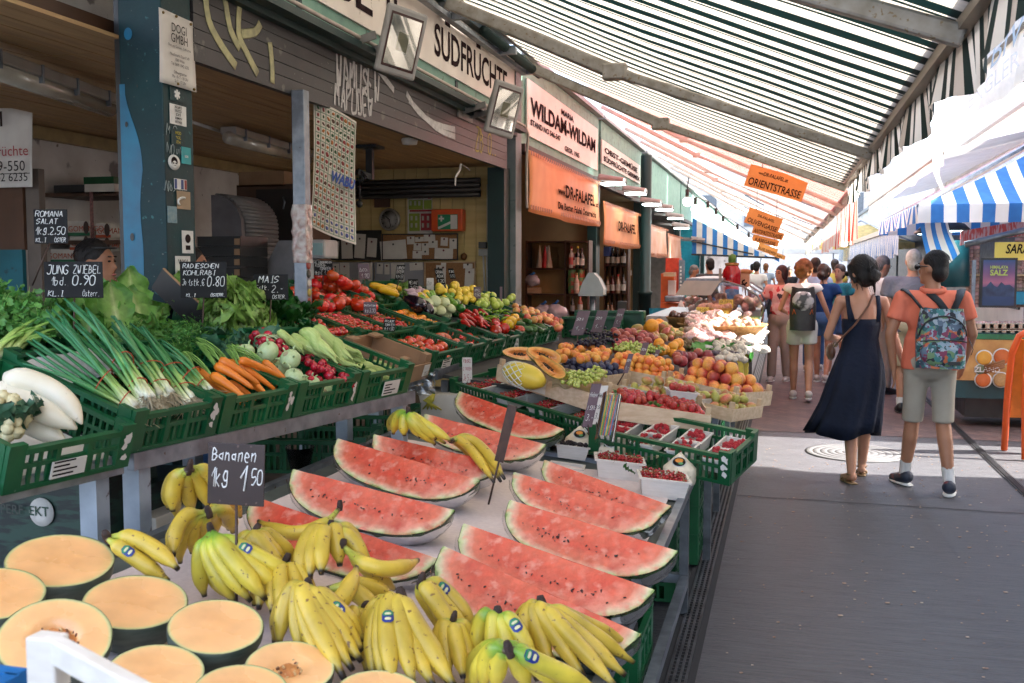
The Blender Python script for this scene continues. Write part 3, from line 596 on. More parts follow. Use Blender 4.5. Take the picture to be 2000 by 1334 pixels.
g=MB();FN=lambda z:mframe((-2.779,(ya+yb)/2,z),(0,1,0),(0,0,1),(1,0,0));H=za-zb;W=yb-ya
for t,f,s in(('DOGI',.26,.058),('GMBH',.40,.058),('Obst und Gemüse - Südfrüchte',.47,.017),('Naschmarkt Stand 549',.59,.02),('1060 Wien',.655,.02),('Tel: 0699 1942 6235',.72,.02),('Öffnungszeiten',.83,.02),('Mo - Fr 7 - 18 Uhr',.89,.02),('Sa 7 - 17 Uhr',.95,.02)):g.txt(t,FN(za-H*f),s,align='CENTER',sx=.85)
g.build('lettering',M_INK,e)
g=MB()
for u,v in((.1,.95),(.45,.97),(.85,.94),(.45,.04),(.9,.03)):g.add(ell((-2.782,ya+W*u,zb+H*v),.007,8,5))
g.build('pin',mat('brass',(.25,.16,.05),metal=.6),e)
def sticker(px0,py0,px1,py1,m,lab,lines=(),ink=None,shape='box',extra=None,flip=False):
 a=P(px0,py0,X=-2.796);b=P(px1,py1,X=-2.796);c=(a+b)/2;hy,hz=(b.y-a.y)/2,(a.z-b.z)/2
 g=MB();MF=mframe((-2.797,c.y,c.z),(0,1,0),(0,0,1),(1,0,0))
 if shape=='box':g.b(box((-hy,-hz,0),(hy,hz,.002)),0,MF)
 else:g.add(lathe([(hz,0),(hz,.002),(0,.0021)],24),0,M=MF@Matrix.Diagonal((hy/hz,1,1,1)))
 n=len(lines)
 for i,t in enumerate(lines):
  s=2*hz/(n+.4);mf=MF@(rot(0,0,PI)if flip else Matrix.Identity(4));
  vs,fs=text2d(t,1);ww=max(v[0]for v in vs)if vs else 1
  g.txt(t,mf@Matrix.Translation((0,hz-(i+1)*s+s*.1-.2*s,.0025)),s*.95,1,align='CENTER',sx=min(1,1.75*hy/(ww*s*.95)),bold=.015)
 if extra:extra(g,MF,hy,hz)
 g.build('sticker',[m,ink or M_INK]+[mat('st_r',(.3,.03,.02)),mat('st_navy',(.02,.05,.2))],label=lab,cat='sticker',group='stickers on the blue post')
M_STW=mat('sticker_white',(.66,.66,.64),(.55,.55,.54),rough=.4,ns=20);M_STY=mat('sticker_yellow',(.5,.42,.03));M_STT=mat('sticker_teal',(.03,.35,.38))
def star(g,M,hy,hz):
 for k in range(3):g.b(box((-.006,-hz*.7,.002),(.006,hz*.7,.004+k*.0004)),1,M@rot(0,0,k*PI/3))
sticker(331,167,359,202,M_TEAL,'white asterisk stencilled sticker under the notice',(),M_STW,extra=star)
sticker(331,201,364,248,M_STW,'white sticker with upside down word list',('SPACER','NAMER','JUICE','COZEK','CAPTEK'),flip=True)
sticker(334,250,361,286,M_TEAL,'yellow block letter sticker on the post',('MOD','*IOL','ITH'),M_STY)
def skull(g,M,hy,hz):
 g.add(ell((0,.004,.003),(hy*.55,hz*.62,.001),14,8),1,M=M);g.add(ell((0,-.01,.0042),(hy*.42,hz*.5,.0008),14,8),0,M=M)
 for s in(-1,1):g.add(ell((s*hy*.2,-.004,.0052),(hy*.13,hz*.12,.0006),10,6),1,M=M)
 g.b(box((-hy*.2,-hz*.42,.005),(hy*.2,-hz*.36,.0056)),1,M)
sticker(328,300,352,334,M_STW,'round white skull face sticker',(),shape='o',extra=skull)
sticker(354,286,373,322,M_STT,'small teal card sticker beside the skull',('','sos',''),M_STW)
def bars(g,M,hy,hz):
 g.b(box((-hy*.95,-hz*.9,.002),(-hy*.6,hz*.9,.003)),3,M);g.b(box((hy*.05,-hz*.9,.002),(hy*.45,hz*.9,.003)),3,M);g.b(box((hy*.6,-hz*.9,.002),(hy*.95,hz*.9,.003)),2,M)
sticker(340,348,365,372,M_STW,'striped blue white and red sticker',(),extra=bars)
def curl(g,M,hy,hz):g.add(tube([(hy*.9*cos(t*.35),hz*.5*sin(t*.35)-.01,.003)for t in range(4,12)],.006,6),1,M=M)
sticker(345,372,372,410,mat('st_tan',(.35,.25,.15)),'peeling tan sticker half torn off the post',(),M_STW,extra=curl)
sticker(327,402,346,436,mat('st_faded',(.1,.2,.25),(.2,.28,.3),ns=60),'faded grey print sticker on the post')
def fig(g,M,hy,hz):g.add(ell((0,hz*.3,.003),(hy*.5,hz*.4,.0008),10,6),1,M=M);g.b(box((-hy*.4,-hz*.7,.002),(hy*.4,-hz*.3,.003)),1,M)
sticker(355,450,378,495,M_STW,'white portrait print sticker low on the post',(),extra=fig)
sticker(342,500,372,535,M_STW,'torn white paper sticker at salad height',('WAV',''))
M_ACR=mat('awning_cream',(.62,.56,.47),(.52,.47,.39),rough=.8,ns=6,transl=.27,stretch=(.6,6,1))
M_VCR=mat('valance_cream_lit',(.82,.77,.7),(.74,.69,.62),rough=.8,ns=6,transl=.55)  # lighter copy of awning_cream, sunlight through the hanging cloth put into its colour
M_VTA=mat('valance_taupe_lit',(.6,.52,.45),(.52,.45,.38),rough=.8,transl=.5)  # taupe stripe likewise, paler than awning_taupe to look backlit
M_AGR=mat('awning_green',(.004,.026,.024),(.003,.018,.018),rough=.8,ns=6,transl=.1)
M_ATA=mat('awning_taupe',(.42,.36,.3),(.36,.3,.25),rough=.8,transl=.35)
M_AWH=mat('awning_white',(.82,.78,.74),(.72,.68,.64),rough=.8,ns=5,transl=.2)
M_ARD=mat('awning_red',(.62,.06,.03),(.5,.04,.02),rough=.8,transl=.2)
M_ABL=mat('awning_blue',(.05,.22,.55),(.035,.17,.47),rough=.8,transl=.4)
M_APK=mat('awning_pink',(.8,.52,.46),(.74,.44,.38),rough=.8,transl=.2)
M_AGY=mat('awning_stone',(.62,.58,.54),(.5,.47,.44),rough=.8,transl=.5)
def stripes(y0,y1,pattern):
 o=[];y=y0;k=0
 while y<y1-1e-4:
  w_,m=pattern[k%len(pattern)];o.append((y,min(y1,y+w_),m));y+=w_;k+=1
 return o
def cloth(cols,fn,nv,g):
 for(a,b,m)in cols:g.add(sheet(lambda u,v:fn(a+(b-a)*u,v),1,nv),m)
 return g
def awning(label,Y0,Y1,pat,mats,XF,ZF,XR,ZR,val=.28,vpat=None,arms=(),sag=.05,wav=.02,bar=True,vm=None,vx=.06):
 e=E('awning',(XR,(Y0+Y1)/2,ZR),label,'awning')
 cloth(stripes(Y0,Y1,pat),lambda y,v:(XR+(XF-XR)*v,y,ZR+(ZF-ZR)*v-sag*sin(v*PI)+wav*noise.noise((y*.8,v*3,0))),9,MB()).build('cloth',mats,e)
 if val:
  s=1 if XF>XR else-1
  cloth(stripes(Y0,Y1,vpat or pat),lambda y,v:(XF+s*vx+.03*v*sin(y*5.5)+.012*v*sin(y*17),y,ZF+.02-val*v-.03*v*sin(y*4)),5,MB()).build('valance',vm or mats,e)
 if bar:
  MB().b(beam((XF+.03,Y0,ZF+.0),(XF+.03,Y1,ZF+.0),.07,.08)).b(beam((XF+.07,Y0,ZF+.05),(XF+.07,Y1,ZF+.05),.03,.04)).build('front_bar',mat('bronze_bar',(.26,.21,.16),(.18,.14,.1),rough=.45,metal=.5,ns=12),e)
 for(ya,yb)in arms:
  a=V((XR,ya,ZR-.12));b=V((XF+.02,yb,ZF-.06));m=a.lerp(b,.42)+V((0,.05,-.06))
  k=1 if ya<10.6 else .6;MB().b(beam(a,m,.085*k,.1*k)).b(obox(m,(.09*k,0,0),(0,.05*k,0),(0,0,.06*k))).b(beam(m,b,.055*k,.075*k)).build('arm',mat('pale_arm',(.72,.62,.58),(.6,.5,.46),rough=.5)if k<1 else mat('weathered_arm',(.34,.33,.31),(.22,.2,.17),rough=.5,metal=.3,ns=12,spots=(40,.62,(.2,.15,.09))),e,bevel=.012)
 return e
e=awning('large dark green and cream striped awning over the nearest fruit stall',.6,10.66,[(.125,0),(.125,1),(.125,0),(.1,1),(.02,0),(.03,1)],[M_ACR,M_AGR,M_ATA],.545,2.43,-2.6,3.78,.24,[(.10,0),(.065,1),(.10,0),(.075,1),(.085,2),(.065,1)],[(3.9,3.7),(7.55,7.45),(10.25,10.5)],sag=.03,vx=.035,vm=[M_VCR,M_AGR,M_VTA])
MB().add(tube([(-2.62,.6,3.84),(-2.62,10.55,3.84)],.06,12)).build('roller',M_GREY,e)
for y in(4.2,6.0,7.8,9.2,10.2):MB().b(box((-2.76,y,3.645),(-2.66,y+.12,3.74))).b(box((-2.655,y+.03,3.6),(-2.5,y+.09,3.66))).build('wall_bracket',M_STEEL,e)
MB().add(tube([(-2.62,8.6,3.68),(-2.6,9.4,3.66),(-2.58,10.5,3.64)],.045,10)).build('rolled_edge',M_AGR,e)
MB().b(box((-2.72,6,3.6),(-2.66,10.3,3.64))).build('arm_rail',M_STEEL,e)
awning('white awning with thin red stripes over the falafel stall',10.665,15.19,[(.07,2),(.035,1),(.04,0),(.035,1),(.04,2),(.035,1)],[M_AWH,M_ARD,M_APK],.62,2.36,-2.62,4.02,.52,[(.12,0),(.05,1),(.09,2),(.07,1),(.16,0),(.025,1)],[(12.6,12.5),(14.4,14.3)],.06,.05)
awning('pinkish white awning with faint stripes',15.195,19.79,[(.14,2),(.02,1),(.1,0),(.016,1)],[M_AWH,M_ARD,M_APK,M_ARD],.6,2.34,-2.62,4.0,.5,[(.2,0),(.1,2)],[(16.6,16.5),(18.4,18.3)],.1,.06)
awning('beige awning in the middle distance',19.8,24.4,[(.2,0),(.03,2)],[M_AWH,M_APK,M_AGY],.55,2.34,-2.62,4.0,.4,None,[(21,21),(23.2,23.2)],.12,.05)
awning('stone coloured awning before the blue striped end',24.5,31,[(.35,0),(.05,2)],[M_AWH,M_APK,M_AGY],.5,2.32,-2.62,4.0,.4,None,[(27,27)],.12,.05)
e=E('side_curtain',(-1.5,27,2.2),'blue and white striped side curtain hanging under the far awning','curtain')
A,B=P(1352,425,Y=27),P(1522,512,Y=27);zb_=P(1352,497,Y=27).z
g=MB()
for(a,b,m)in stripes(A.x,B.x,[(.12,1),(.15,0)]):
 f=lambda x:A.z+(B.z-A.z)*(x-A.x)/(B.x-A.x);g.add(sheet(lambda u,v:(a+(b-a)*u,27+.05*sin((a+(b-a)*u)*7),f(a+(b-a)*u)*(1-v)+(zb_-.12*(a-A.x)/(B.x-A.x))*v),1,4),m)
g.build('cloth',[M_AWH,M_ABL],e)
MB().b(beam((A.x,26.9,zb_),(B.x,26.9,zb_-.1),.05,.05)).b(beam((A.x,26.9,zb_+.35),(A.x+1.6,26.9,zb_),.04,.04)).build('frame_bar',M_BLACK,e)
M_ORG=mat('orange_board',(.76,.34,.08),(.68,.28,.06),rough=.5,ns=4)
def name_board(tl,tr,bl,Y,lines,label,m=M_ORG):
 a,b,c=P(*tl,Y=Y),P(*tr,Y=Y),P(*bl,Y=Y);u=b-a;v=c-a;e=E('name_board',(a+b)/2,label,'sign','orange name boards')
 w_,h_=u.length,(v-u.normalized()*v.dot(u.normalized())).length;ux=u.normalized();nz=V((0,-1,0));uy=nz.cross(ux);M=mframe(c,ux,uy,nz)
 sk=(a-c).dot(ux)/h_
 MB().b(([M@V(q)for q in((0,0,0),(w_,0,0),(w_+sk*h_,h_,0),(sk*h_,h_,0),(0,0,-.012),(w_,0,-.012),(w_+sk*h_,h_,-.012),(sk*h_,h_,-.012))],[(0,1,2,3),(7,6,5,4),(0,4,5,1),(1,5,6,2),(2,6,7,3),(3,7,4,0)])).build('board',m,e)
 g=MB()
 for(t,x,y,s,ww)in lines:fit(g,t,M,x*w_+sk*y*h_,y*h_,ww*w_,s*h_,bold=.012,ext=.004)
 g.build('lettering',M_INK,e)
 g=MB()
 for k in(.2,.8):q=a.lerp(b,k);g.add(tube([q-V((0,0,.01)),q+V((0,.1,.3))],.006,5))
 g.build('hanger',M_STEEL,e)
name_board((1467,320),(1580,352),(1453,362),11.9,[('www.',.17,.66,.09,.09),('DR-FALAFEL.at',.26,.64,.17,.42),('ORIENTSTRASSE',.05,.1,.34,.9)],'orange board reading ORIENTSTRASSE, nearest and largest')
name_board((1465,404),(1530,428),(1453,434),16.0,[('DR-FALAFEL',.3,.6,.16,.5),('OLIVENGASSE',.07,.1,.3,.88)],'orange board reading OLIVENGASSE')
name_board((1472,441),(1532,456),(1468,455),16.6,[('ANTIPASTISTRASSE',.05,.15,.55,.9)],'narrow orange board reading ANTIPASTISTRASSE')
name_board((1472,457),(1523,470),(1468,470),17.2,[('KÄSEGASSE',.12,.15,.55,.76)],'small orange board reading KÄSEGASSE')
name_board((1483,473),(1520,487),(1478,487),21.5,[('FALAFEL SANDWICH',.05,.1,.4,.9)],'far orange board below the beige awning')
name_board((1505,489),(1535,500),(1502,497),24,[('WOHIN',.2,.15,.5,.6)],'farthest orange board close to the vanishing point')
pts=[P(x,y,Y=Y)for x,y,Y in((1345,372,14.0),(1342,394,14.2),(1358,408,15.5),(1382,414,16.5),(1398,426,17.5),(1412,440,19),(1440,455,20),(1462,470,21),(1480,480,23))]
e=E('string_lights',pts[3],'string of round bulbs along the left awnings','string lights')
MB().add(tube([p+V((0,0,.18))for p in pts],.008,5)).build('cable',M_BLACK,e)
M_BULB=mat('bulb',(1,.9,.75),(1,.9,.75),rough=.3,emit=2.2)
for p in pts[1:]:
 b=MB().add(ell(p,.062,12,8)).build('bulb',M_BULB,e);MB().add(tube([p+V((0,0,.05)),p+V((0,0,.17))],.025,8)).build('socket',M_BLACK,b)
e=awning('white awning with thin green stripes and a lettered valance on the right',-3.5,8.75,[(.13,0),(.022,1)],[M_AWH,mat('awning_mint',(.3,.55,.46),transl=.5),M_AWH],1.28,3.0,4.6,4.05,.36,[(.4,0)],[(8.6,8.62)],.04,bar=False,vx=-.02)
g=MB();FV=mframe((1.215,0,0),(0,-1,0),(0,0,1),(-1,0,0))
M_BLT=mat('blue_lettering',(.09,.16,.24));g=MB()
FV2=mframe((1.20,0,0),(0,-1,0),(0,0,1),(-1,0,0))
fit(g,'IL BIVDI',FV2,-7.5,2.82,2.2,.15,0,shear=.3,ext=0);fit(g,'ENGLER G',FV2,-7.6,2.685,2.0,.1,1,ext=0)
g.build('lettering',[M_BLT,mat('grey_lettering',(.4,.4,.42))],e)
MB().b(beam((1.28,-3.5,2.99),(1.28,8.75,2.99),.05,.05)).build('front_bar',M_GREY,e)
c=V((1.26,8.78,2.98));g=MB().add(sheet(lambda u,v:c+V((-.02-.1*u*(1-v)+.05*sin(v*6),.05+.35*u*(1-v*.7)+.06*sin(u*5+v*4),-.75*v+.12*u*(1-v))),8,12));g.build('loose_flap',M_AWH,e)
def hip_canopy(label,x0,y0,w_,d_,z0,rise,pat,mats,val=.16):
 e=E('canopy',(x0+w_/2,y0+d_/2,z0),label,'canopy');cx,cy=x0+w_/2,y0+d_/2
 for(o,u,nrm,L,name)in((V((x0,y0,z0)),V((1,0,0)),V((0,1,0)),w_,'front'),(V((x0,y0+d_,z0)),V((0,-1,0)),V((1,0,0)),d_,'side'),(V((x0+w_,y0+d_,z0)),V((-1,0,0)),V((0,-1,0)),w_,'front'),(V((x0+w_,y0,z0)),V((0,1,0)),V((-1,0,0)),d_,'side')):
  g=MB();gv=MB();half=(d_ if abs(nrm.y)>.5 else w_)/2
  for(a,b,m)in stripes(0,L,pat):
   def fn(s,v):
    run=half*v;lim=min(s,L-s)/(L/2);r=min(v,lim);return o+u*s+nrm*(half*r)+V((0,0,rise*r-.12*sin(r*PI)))
   g.add(sheet(lambda q,v:fn(a+(b-a)*q,v),2,10),m)
   gv.add(sheet(lambda q,v:o+u*(a+(b-a)*q)+V((0,0,-val*v))-nrm*(.01+.03*v*sin((a+(b-a)*q)*6)),1,3),m)
  g.build('roof_panel',mats,e);gv.build('valance',mats,e)
 MB().add(tube([(x0+w_-.3,cy,0),(x0+w_-.3,cy,z0+.3)],.03,10)).build('pole',M_STEEL,e)
 g=MB()
 for(x,y)in((x0,y0),(x0+w_,y0),(x0,y0+d_),(x0+w_,y0+d_)):g.b(beam((x,y,z0-.01),(cx,cy,z0+rise-.05),.03,.03))
 g.build('rib',M_STEEL,e);return e
hip_canopy('blue and white striped canopy over the spice stall',1.17,9.96,4.4,3.9,2.17,1.3,[(.11,0),(.11,1)],[M_AWH,M_ABL],.17)
g=MB()
for(a,b,m)in stripes(0,.24,[(.04,1),(.05,0)]):g.add(sheet(lambda u,v:V((1.22+a+(b-a)*u+.15*v*sin(v*1.5),10.2+.2*v,2.12-.62*v*(1-.4*(a+(b-a)*u)/.24)-.03*sin((a+(b-a)*u)*9))),1,8),m)
g.build('loose_cloth',[M_AWH,M_ABL],label='blue and white cloth gathered at the canopy corner',cat='cloth')
awning('blue and white awning farther along the right row',16.5,34,[(.14,0),(.14,1)],[M_AWH,M_ABL],1.62,2.2,4.5,3.6,.46,[(.1,0),(.04,1),(.07,0),(.025,1)],(),.05,bar=True,vx=-.05)
awning('plain white awning above the blue striped ones',14.2,26,[(.8,0)],[M_AWH],1.9,3.1,4.8,3.9,.2,None,(),.05,vx=-.05)
hip_canopy('pale yellow parasol far down the alley',.75,29,2.6,2.6,2.25,.7,[(1,0)],[mat('parasol_yellow',(.8,.62,.25),transl=.5)],.15)
hip_canopy('white parasol at the end of the alley',-1.3,40,3.4,3,2.3,.8,[(.6,0)],[M_AWH],.2)
hip_canopy('small white parasol deep in the crowd',-2.9,33,2.4,2.4,2.25,.7,[(.6,0)],[M_AWH],.2)
class Fr:
 def __init__(s,A,e,b,n):s.A,s.e,s.b,s.n=V(A),V(e).normalized(),V(b).normalized(),V(n).normalized();s.M=mframe(s.A,s.e,s.b,s.n)
 def loc(s,px,py,h=0.0):
  w=PP(px,py,(s.A,s.n),h)-s.A;return V((w.dot(s.e),w.dot(s.b),h))
 def at(s,px,py,h=0.0):return s.M@s.loc(px,py,h)
 def sub(s,x,y,z=0):return Fr(s.M@V((x,y,z)),s.e,s.b,s.n)
def rack_frame(A,B,tilt):
 A,B=V(A),V(B);e=(B-A).normalized();dh=V((-e.y,e.x,0));b=dh*cos(tilt)+V((0,0,sin(tilt)));return Fr(A,e,b,e.cross(b))
U1=rack_frame((-1.95,2.64,1.02),(-1.67,4.3,1.02),rad(17))
U2=rack_frame((-1.97,5.07,1.0),(-1.86,8.26,1.0),rad(18))
def crate_bm(w,d,h,t=.014,long_holes=True):
 g=MB()
 def wall(o,u,L,nrm):
  o,u,nrm=V(o),V(u),V(nrm);z=V((0,0,1))
  def bar(a,b,z0,z1,k=1.0,off=0.0):g.b(obox(o+u*((a+b)/2)+z*((z0+z1)/2)+nrm*off,u*((b-a)/2),nrm*(t/2*k),z*((z1-z0)/2)))
  c=min(.055,L*.14)
  bar(0,c,0,h,1.25);bar(L-c,L,0,h,1.25)
  bar(c,L-c,h*.84,h*.965,1.5);bar(c,L-c,0,h*.1,1.2);bar(c,L-c,h*.5,h*.6,.8)
  bar(0,c,h,h+.012,1.5);bar(L-c,L,h,h+.012,1.5)
  m=L-2*c
  for f in(1/3,2/3):bar(c+m*f-.008,c+m*f+.008,h*.1,h*.84,1.3)
  k=max(4,int(m/.028))
  for i in range(1,k):
   x=c+m*i/k
   if abs(i/k-1/3)<.03 or abs(i/k-2/3)<.03:continue
   bar(x-.006,x+.006,h*.1,h*.5,.55,-.003)
   if not(1/3<i/k<2/3):bar(x-.005,x+.005,h*.6,h*.84,.55,-.003)
 wall((0,t/2,0),(1,0,0),w,(0,-1,0));wall((0,d-t/2,0),(1,0,0),w,(0,1,0))
 wall((t/2,t,0),(0,1,0),d-2*t,(-1,0,0));wall((w-t/2,t,0),(0,1,0),d-2*t,(1,0,0))
 g.b(box((t,t,.004),(w-t,d-t,.012)))
 return g
_CR={}
def crate(fr,w,d,h,label,group=None,m=None,lab=None,torn=0):
 k=(round(w,2),round(d,2),round(h,2),m.name if m else '')
 if k not in _CR:_CR[k]=crate_bm(k[0],k[1],k[2]).mesh('crate_wall',m or M_GREEN)
 e=E('green_crate',fr.A,label,'crate',group)
 o=inst('crate',_CR[k],fr.M,parent=e);o.matrix_parent_inverse=wm(e).inverted()
 if lab:
  g=MB().b(box((w*lab[0],-.004,h*lab[1]),(w*lab[2],-.0075,h*lab[3])),0,fr.M)
  rr=random.Random(int(w*1000)+int(fr.A.y*100))
  for i in range(4):g.b(box((w*lab[0]+.006,-.0074,h*(lab[1]+.06+.1*i)),(w*lab[0]+.006+(lab[2]-lab[0])*w*rr.uniform(.3,.8),-.0082,h*(lab[1]+.1+.1*i))),1,fr.M)
  g.build('crate_label',[M_PAPER,M_INK],e)
 if torn:
  g=MB();rr=random.Random(torn)
  for i in range(5):
   c=V((w-.028+rr.uniform(-.012,.012),-.0065-.0003*i,h*rr.uniform(.25,.85)));n=7
   g.add(([fr.M@(c+V((.013*rr.uniform(.4,1.2)*cos(a*2*PI/n),0,.016*rr.uniform(.4,1.3)*sin(a*2*PI/n))))for a in range(n)],[tuple(range(n))]))
  g.build('torn_label',M_PAPER,e)
 return e
def leaf(L,W,seed,curl=.25,wav=.02,nu=8,nv=12,tip=.5,base=.25,fold=.2):
 def fn(u,v):
  x=(u-.5)*2;wd=W*(base+(1-base)*sin(min(1,v/.75)*PI/2))*(1-max(0,(v-.72)/.28)**2*(1-.12))
  y=L*v;e=abs(x)
  z=curl*L*v*v+fold*W*e*e+wav*e*(noise.noise((x*2.2+seed,v*7,seed*3.1))*2.2+sin(v*26+seed*5+x*2)*.5)
  return(x*wd*(1-.08*noise.noise((v*9,seed,x))),y+wav*.6*noise.noise((u*6,v*5,seed)),z)
 return sheet(fn,nu,nv,lambda u,v:min(1,abs(u-.5)*2*1.05+.25*max(0,v-.1)))
M_ROM=mat('romaine_leaf',rough=.4,ns=14,ramp=[.25,(0,(.7,.74,.45)),(.14,(.5,.62,.26)),(.35,(.25,.44,.1)),(1,(.12,.32,.05))],transl=.25,bump=.5,bs=50,spec=.45,rnd=.1)
M_LETT=mat('lettuce_leaf',rough=.45,ns=14,ramp=[.25,(0,(.62,.7,.4)),(.25,(.44,.58,.2)),(1,(.24,.44,.08))],transl=.28,bump=.4,bs=45,rnd=.1)
M_HERB=mat('herb_leaf',(.15,.38,.085),(.07,.24,.045),rough=.45,ns=10,transl=.2,rnd=.15)
M_DARKLEAF=mat('spinach_leaf',rough=.4,ns=12,ramp=[.2,(0,(.12,.3,.06)),(.2,(.03,.15,.02)),(1,(.012,.09,.012))],transl=.12,bump=.3,bs=40,rnd=.15)
M_STALK=mat('celery_stalk',rough=.4,ns=9,ramp=[.2,(0,(.62,.66,.4)),(.35,(.4,.56,.15)),(1,(.12,.34,.04))])
M_GREY_LEAF=mat('kohlrabi_leaf',rough=.5,ns=12,ramp=[.2,(0,(.3,.4,.25)),(.3,(.07,.18,.1)),(1,(.045,.14,.075))],transl=.1,rnd=.1)
LEAFR=[MB().add(leaf(.30,.085,s,.12,.03)).mesh('romaine_leaf',M_ROM)for s in(1,2,3,4)]
def head(n,L,W,m,seed,spread=1.0,up=.6):
 g=MB();rr=random.Random(seed)
 for i in range(n):
  a=i*2.4+rr.uniform(-.3,.3);k=i/n;el=up+(1.45-up)*(1-k)+rr.uniform(-.15,.15)
  M=rot(0,0,a)@rot(el*.85,0,0)@rot(0,rr.uniform(-.3,.3),0)
  g.add(leaf(L*rr.uniform(.75,1.05),W*rr.uniform(.8,1.15),seed*7+i,rr.uniform(-.5,.1),.048*spread,10,14,base=.5,fold=rr.uniform(-.1,.5)),0,M=M)
 return g.mesh('lettuce_head',m)
LETH=[head(15,.15,.085,M_LETT,s,1.2,.05)for s in(1,2,3)]
ROMH=[head(12,.26,.06,M_ROM,s,1.0,.8)for s in(4,5)]
def herb_clump(n,L,seed,m=M_HERB,size=.022,spread=.6,drop=0.0,fine=False):
 g=MB();rr=random.Random(seed)
 for i in range(n):
  a=rr.uniform(0,2*PI);el=rr.uniform(.2,1.3)*spread;l=L*rr.uniform(.55,1.1)
  d=V((sin(el)*cos(a),sin(el)*sin(a),cos(el)));p1=d*l;p1.z-=drop*l
  pts=bez((0,0,0),V((d.x*.3,d.y*.3,d.z*.8))*l,p1,5);g.add(tube(pts,[.0022]*5+[.0012],3,False),1,t=.8)
  for q in range(9 if not fine else 16):
   t=rr.uniform(.45,1);c=pts[min(5,int(t*5))]+V((rr.gauss(0,size),rr.gauss(0,size),rr.gauss(0,size*.6)))
   s=size*rr.uniform(.5,1.1)*(.5 if fine else 1);M=TRS(c,rot(rr.uniform(-.9,.9),rr.uniform(-.9,.9),rr.uniform(0,6.3)))
   if fine:
    g.add(([V((0,-s,0)),V((s*.35,0,.2*s)),V((0,s,0)),V((-s*.35,0,.2*s))],[(0,1,2,3)]),0,M=M)
   else:
    g.add(([V((0,-s,0)),V((s*.8,-s*.3,.25*s)),V((s*.55,s*.25,.05*s)),V((s*.8,s*.8,.3*s)),V((0,s*1.1,0)),V((-s*.8,s*.8,.3*s)),V((-s*.55,s*.25,.05*s)),V((-s*.8,-s*.3,.25*s))],[(0,1,2,4),(2,3,4),(0,4,6,7),(4,5,6)]),0,M=M)
 return g.mesh('herb',[m,M_STALK])
HERB=[herb_clump(26,.2,s)for s in(1,2,3)]
FROND=[herb_clump(34,.17,s,mat('carrot_green',(.11,.31,.06),(.05,.18,.03),rough=.5,transl=.15,rnd=.15),.03,1.0,.25,True)for s in(5,6,7)]
def tomato_mesh(seed,lob=.05,flat=.82,calyx=True,c=(.62,.05,.012),nm='tomato'):
 g=MB();vs,fs,ts=ell((0,0,0),1,18,12)
 out=[]
 for v in vs:
  a=math.atan2(v.y,v.x);r=math.hypot(v.x,v.y);k=1-lob*(.5+.5*cos(5*a+seed))*r*(.4+.6*abs(v.z));z=v.z*flat-(.16*math.exp(-(r/.3)**2)if v.z>0 else-.05*math.exp(-(r/.3)**2));out.append(V((v.x*k,v.y*k,z)))
 g.add((out,fs,ts),0)
 if calyx:
  for k in range(5):
   a=k*2*PI/5+seed;g.add(tube([(0,0,flat*.82),(.3*cos(a),.3*sin(a),flat*.93),(.55*cos(a),.55*sin(a),flat*.86)],[.06,.07,.01],4,sq=.4),1)
  g.add(tube([(0,0,flat*.8),(.03,0,flat*1.1),(.1,.02,flat*1.25)],.05,5),1)
 m=mat(nm+'_skin',c,tuple(x*.8 for x in c),rough=.16,ns=2,coat=.35,rnd=.12,hrnd=.012,sss=.1,detail=2)
 return g.mesh(nm,[m,mat('calyx_green',(.05,.16,.02),rough=.6)])
TOM=[tomato_mesh(s)for s in(0,1,2)]
TOMB=[tomato_mesh(s,.12,.68,False,(.55,.07,.03),'beef_tomato')for s in(0,2)]
CHER=[tomato_mesh(s,.0,.95,s==1,(.55,.025,.012),'cherry_tomato')for s in(0,1)]
YTOM=[tomato_mesh(s,.02,.9,False,(.85,.42,.02),'yellow_tomato')for s in(0,1)]
OTOM=[tomato_mesh(s,.05,.8,False,(.8,.26,.015),'orange_tomato')for s in(0,1)]
def fruit(nm,ramp=None,c=None,r=(1,1,1),rough=.35,dimple=.12,bump=0,sss=.05,coat=.1,ns=3,c2=None,spots=None,hrnd=.01,rnd=.1,point=0,nu=16,nv=10,nz=0):
 vs,fs,ts=ell((0,0,0),1,nu,nv);o=[]
 for v in vs:
  q=math.hypot(v.x,v.y);z=v.z-(dimple*math.exp(-(q/.25)**2)if v.z>0 else 0)+(point*math.exp(-(q/.22)**2)if v.z>0 else 0)
  k=1+nz*noise.noise(v*2.3);o.append(V((v.x*r[0]*k,v.y*r[1]*k,z*r[2])))
 m=mat(nm+'_skin',c or(.5,.5,.5),c2,rough=rough,ns=ns,bump=bump,bs=90,coat=coat,rnd=rnd,hrnd=hrnd,ramp=ramp,sss=sss,spots=spots)
 return MB().add((o,fs,[(1+v.x)/2 for v in vs])).mesh(nm,m)
def sweep(nm,pts,rr_,m,n=10,sq=1.0,extra=None,mats=None):
 g=MB().add(tube(pts,rr_,n,True,sq),0)
 if extra:extra(g)
 return g.mesh(nm,mats or m)
_used={}
def put(nm,me,p,r,s,label,cat,group):return inst(nm,me,TRS(V(p),r,s),label,cat,group)
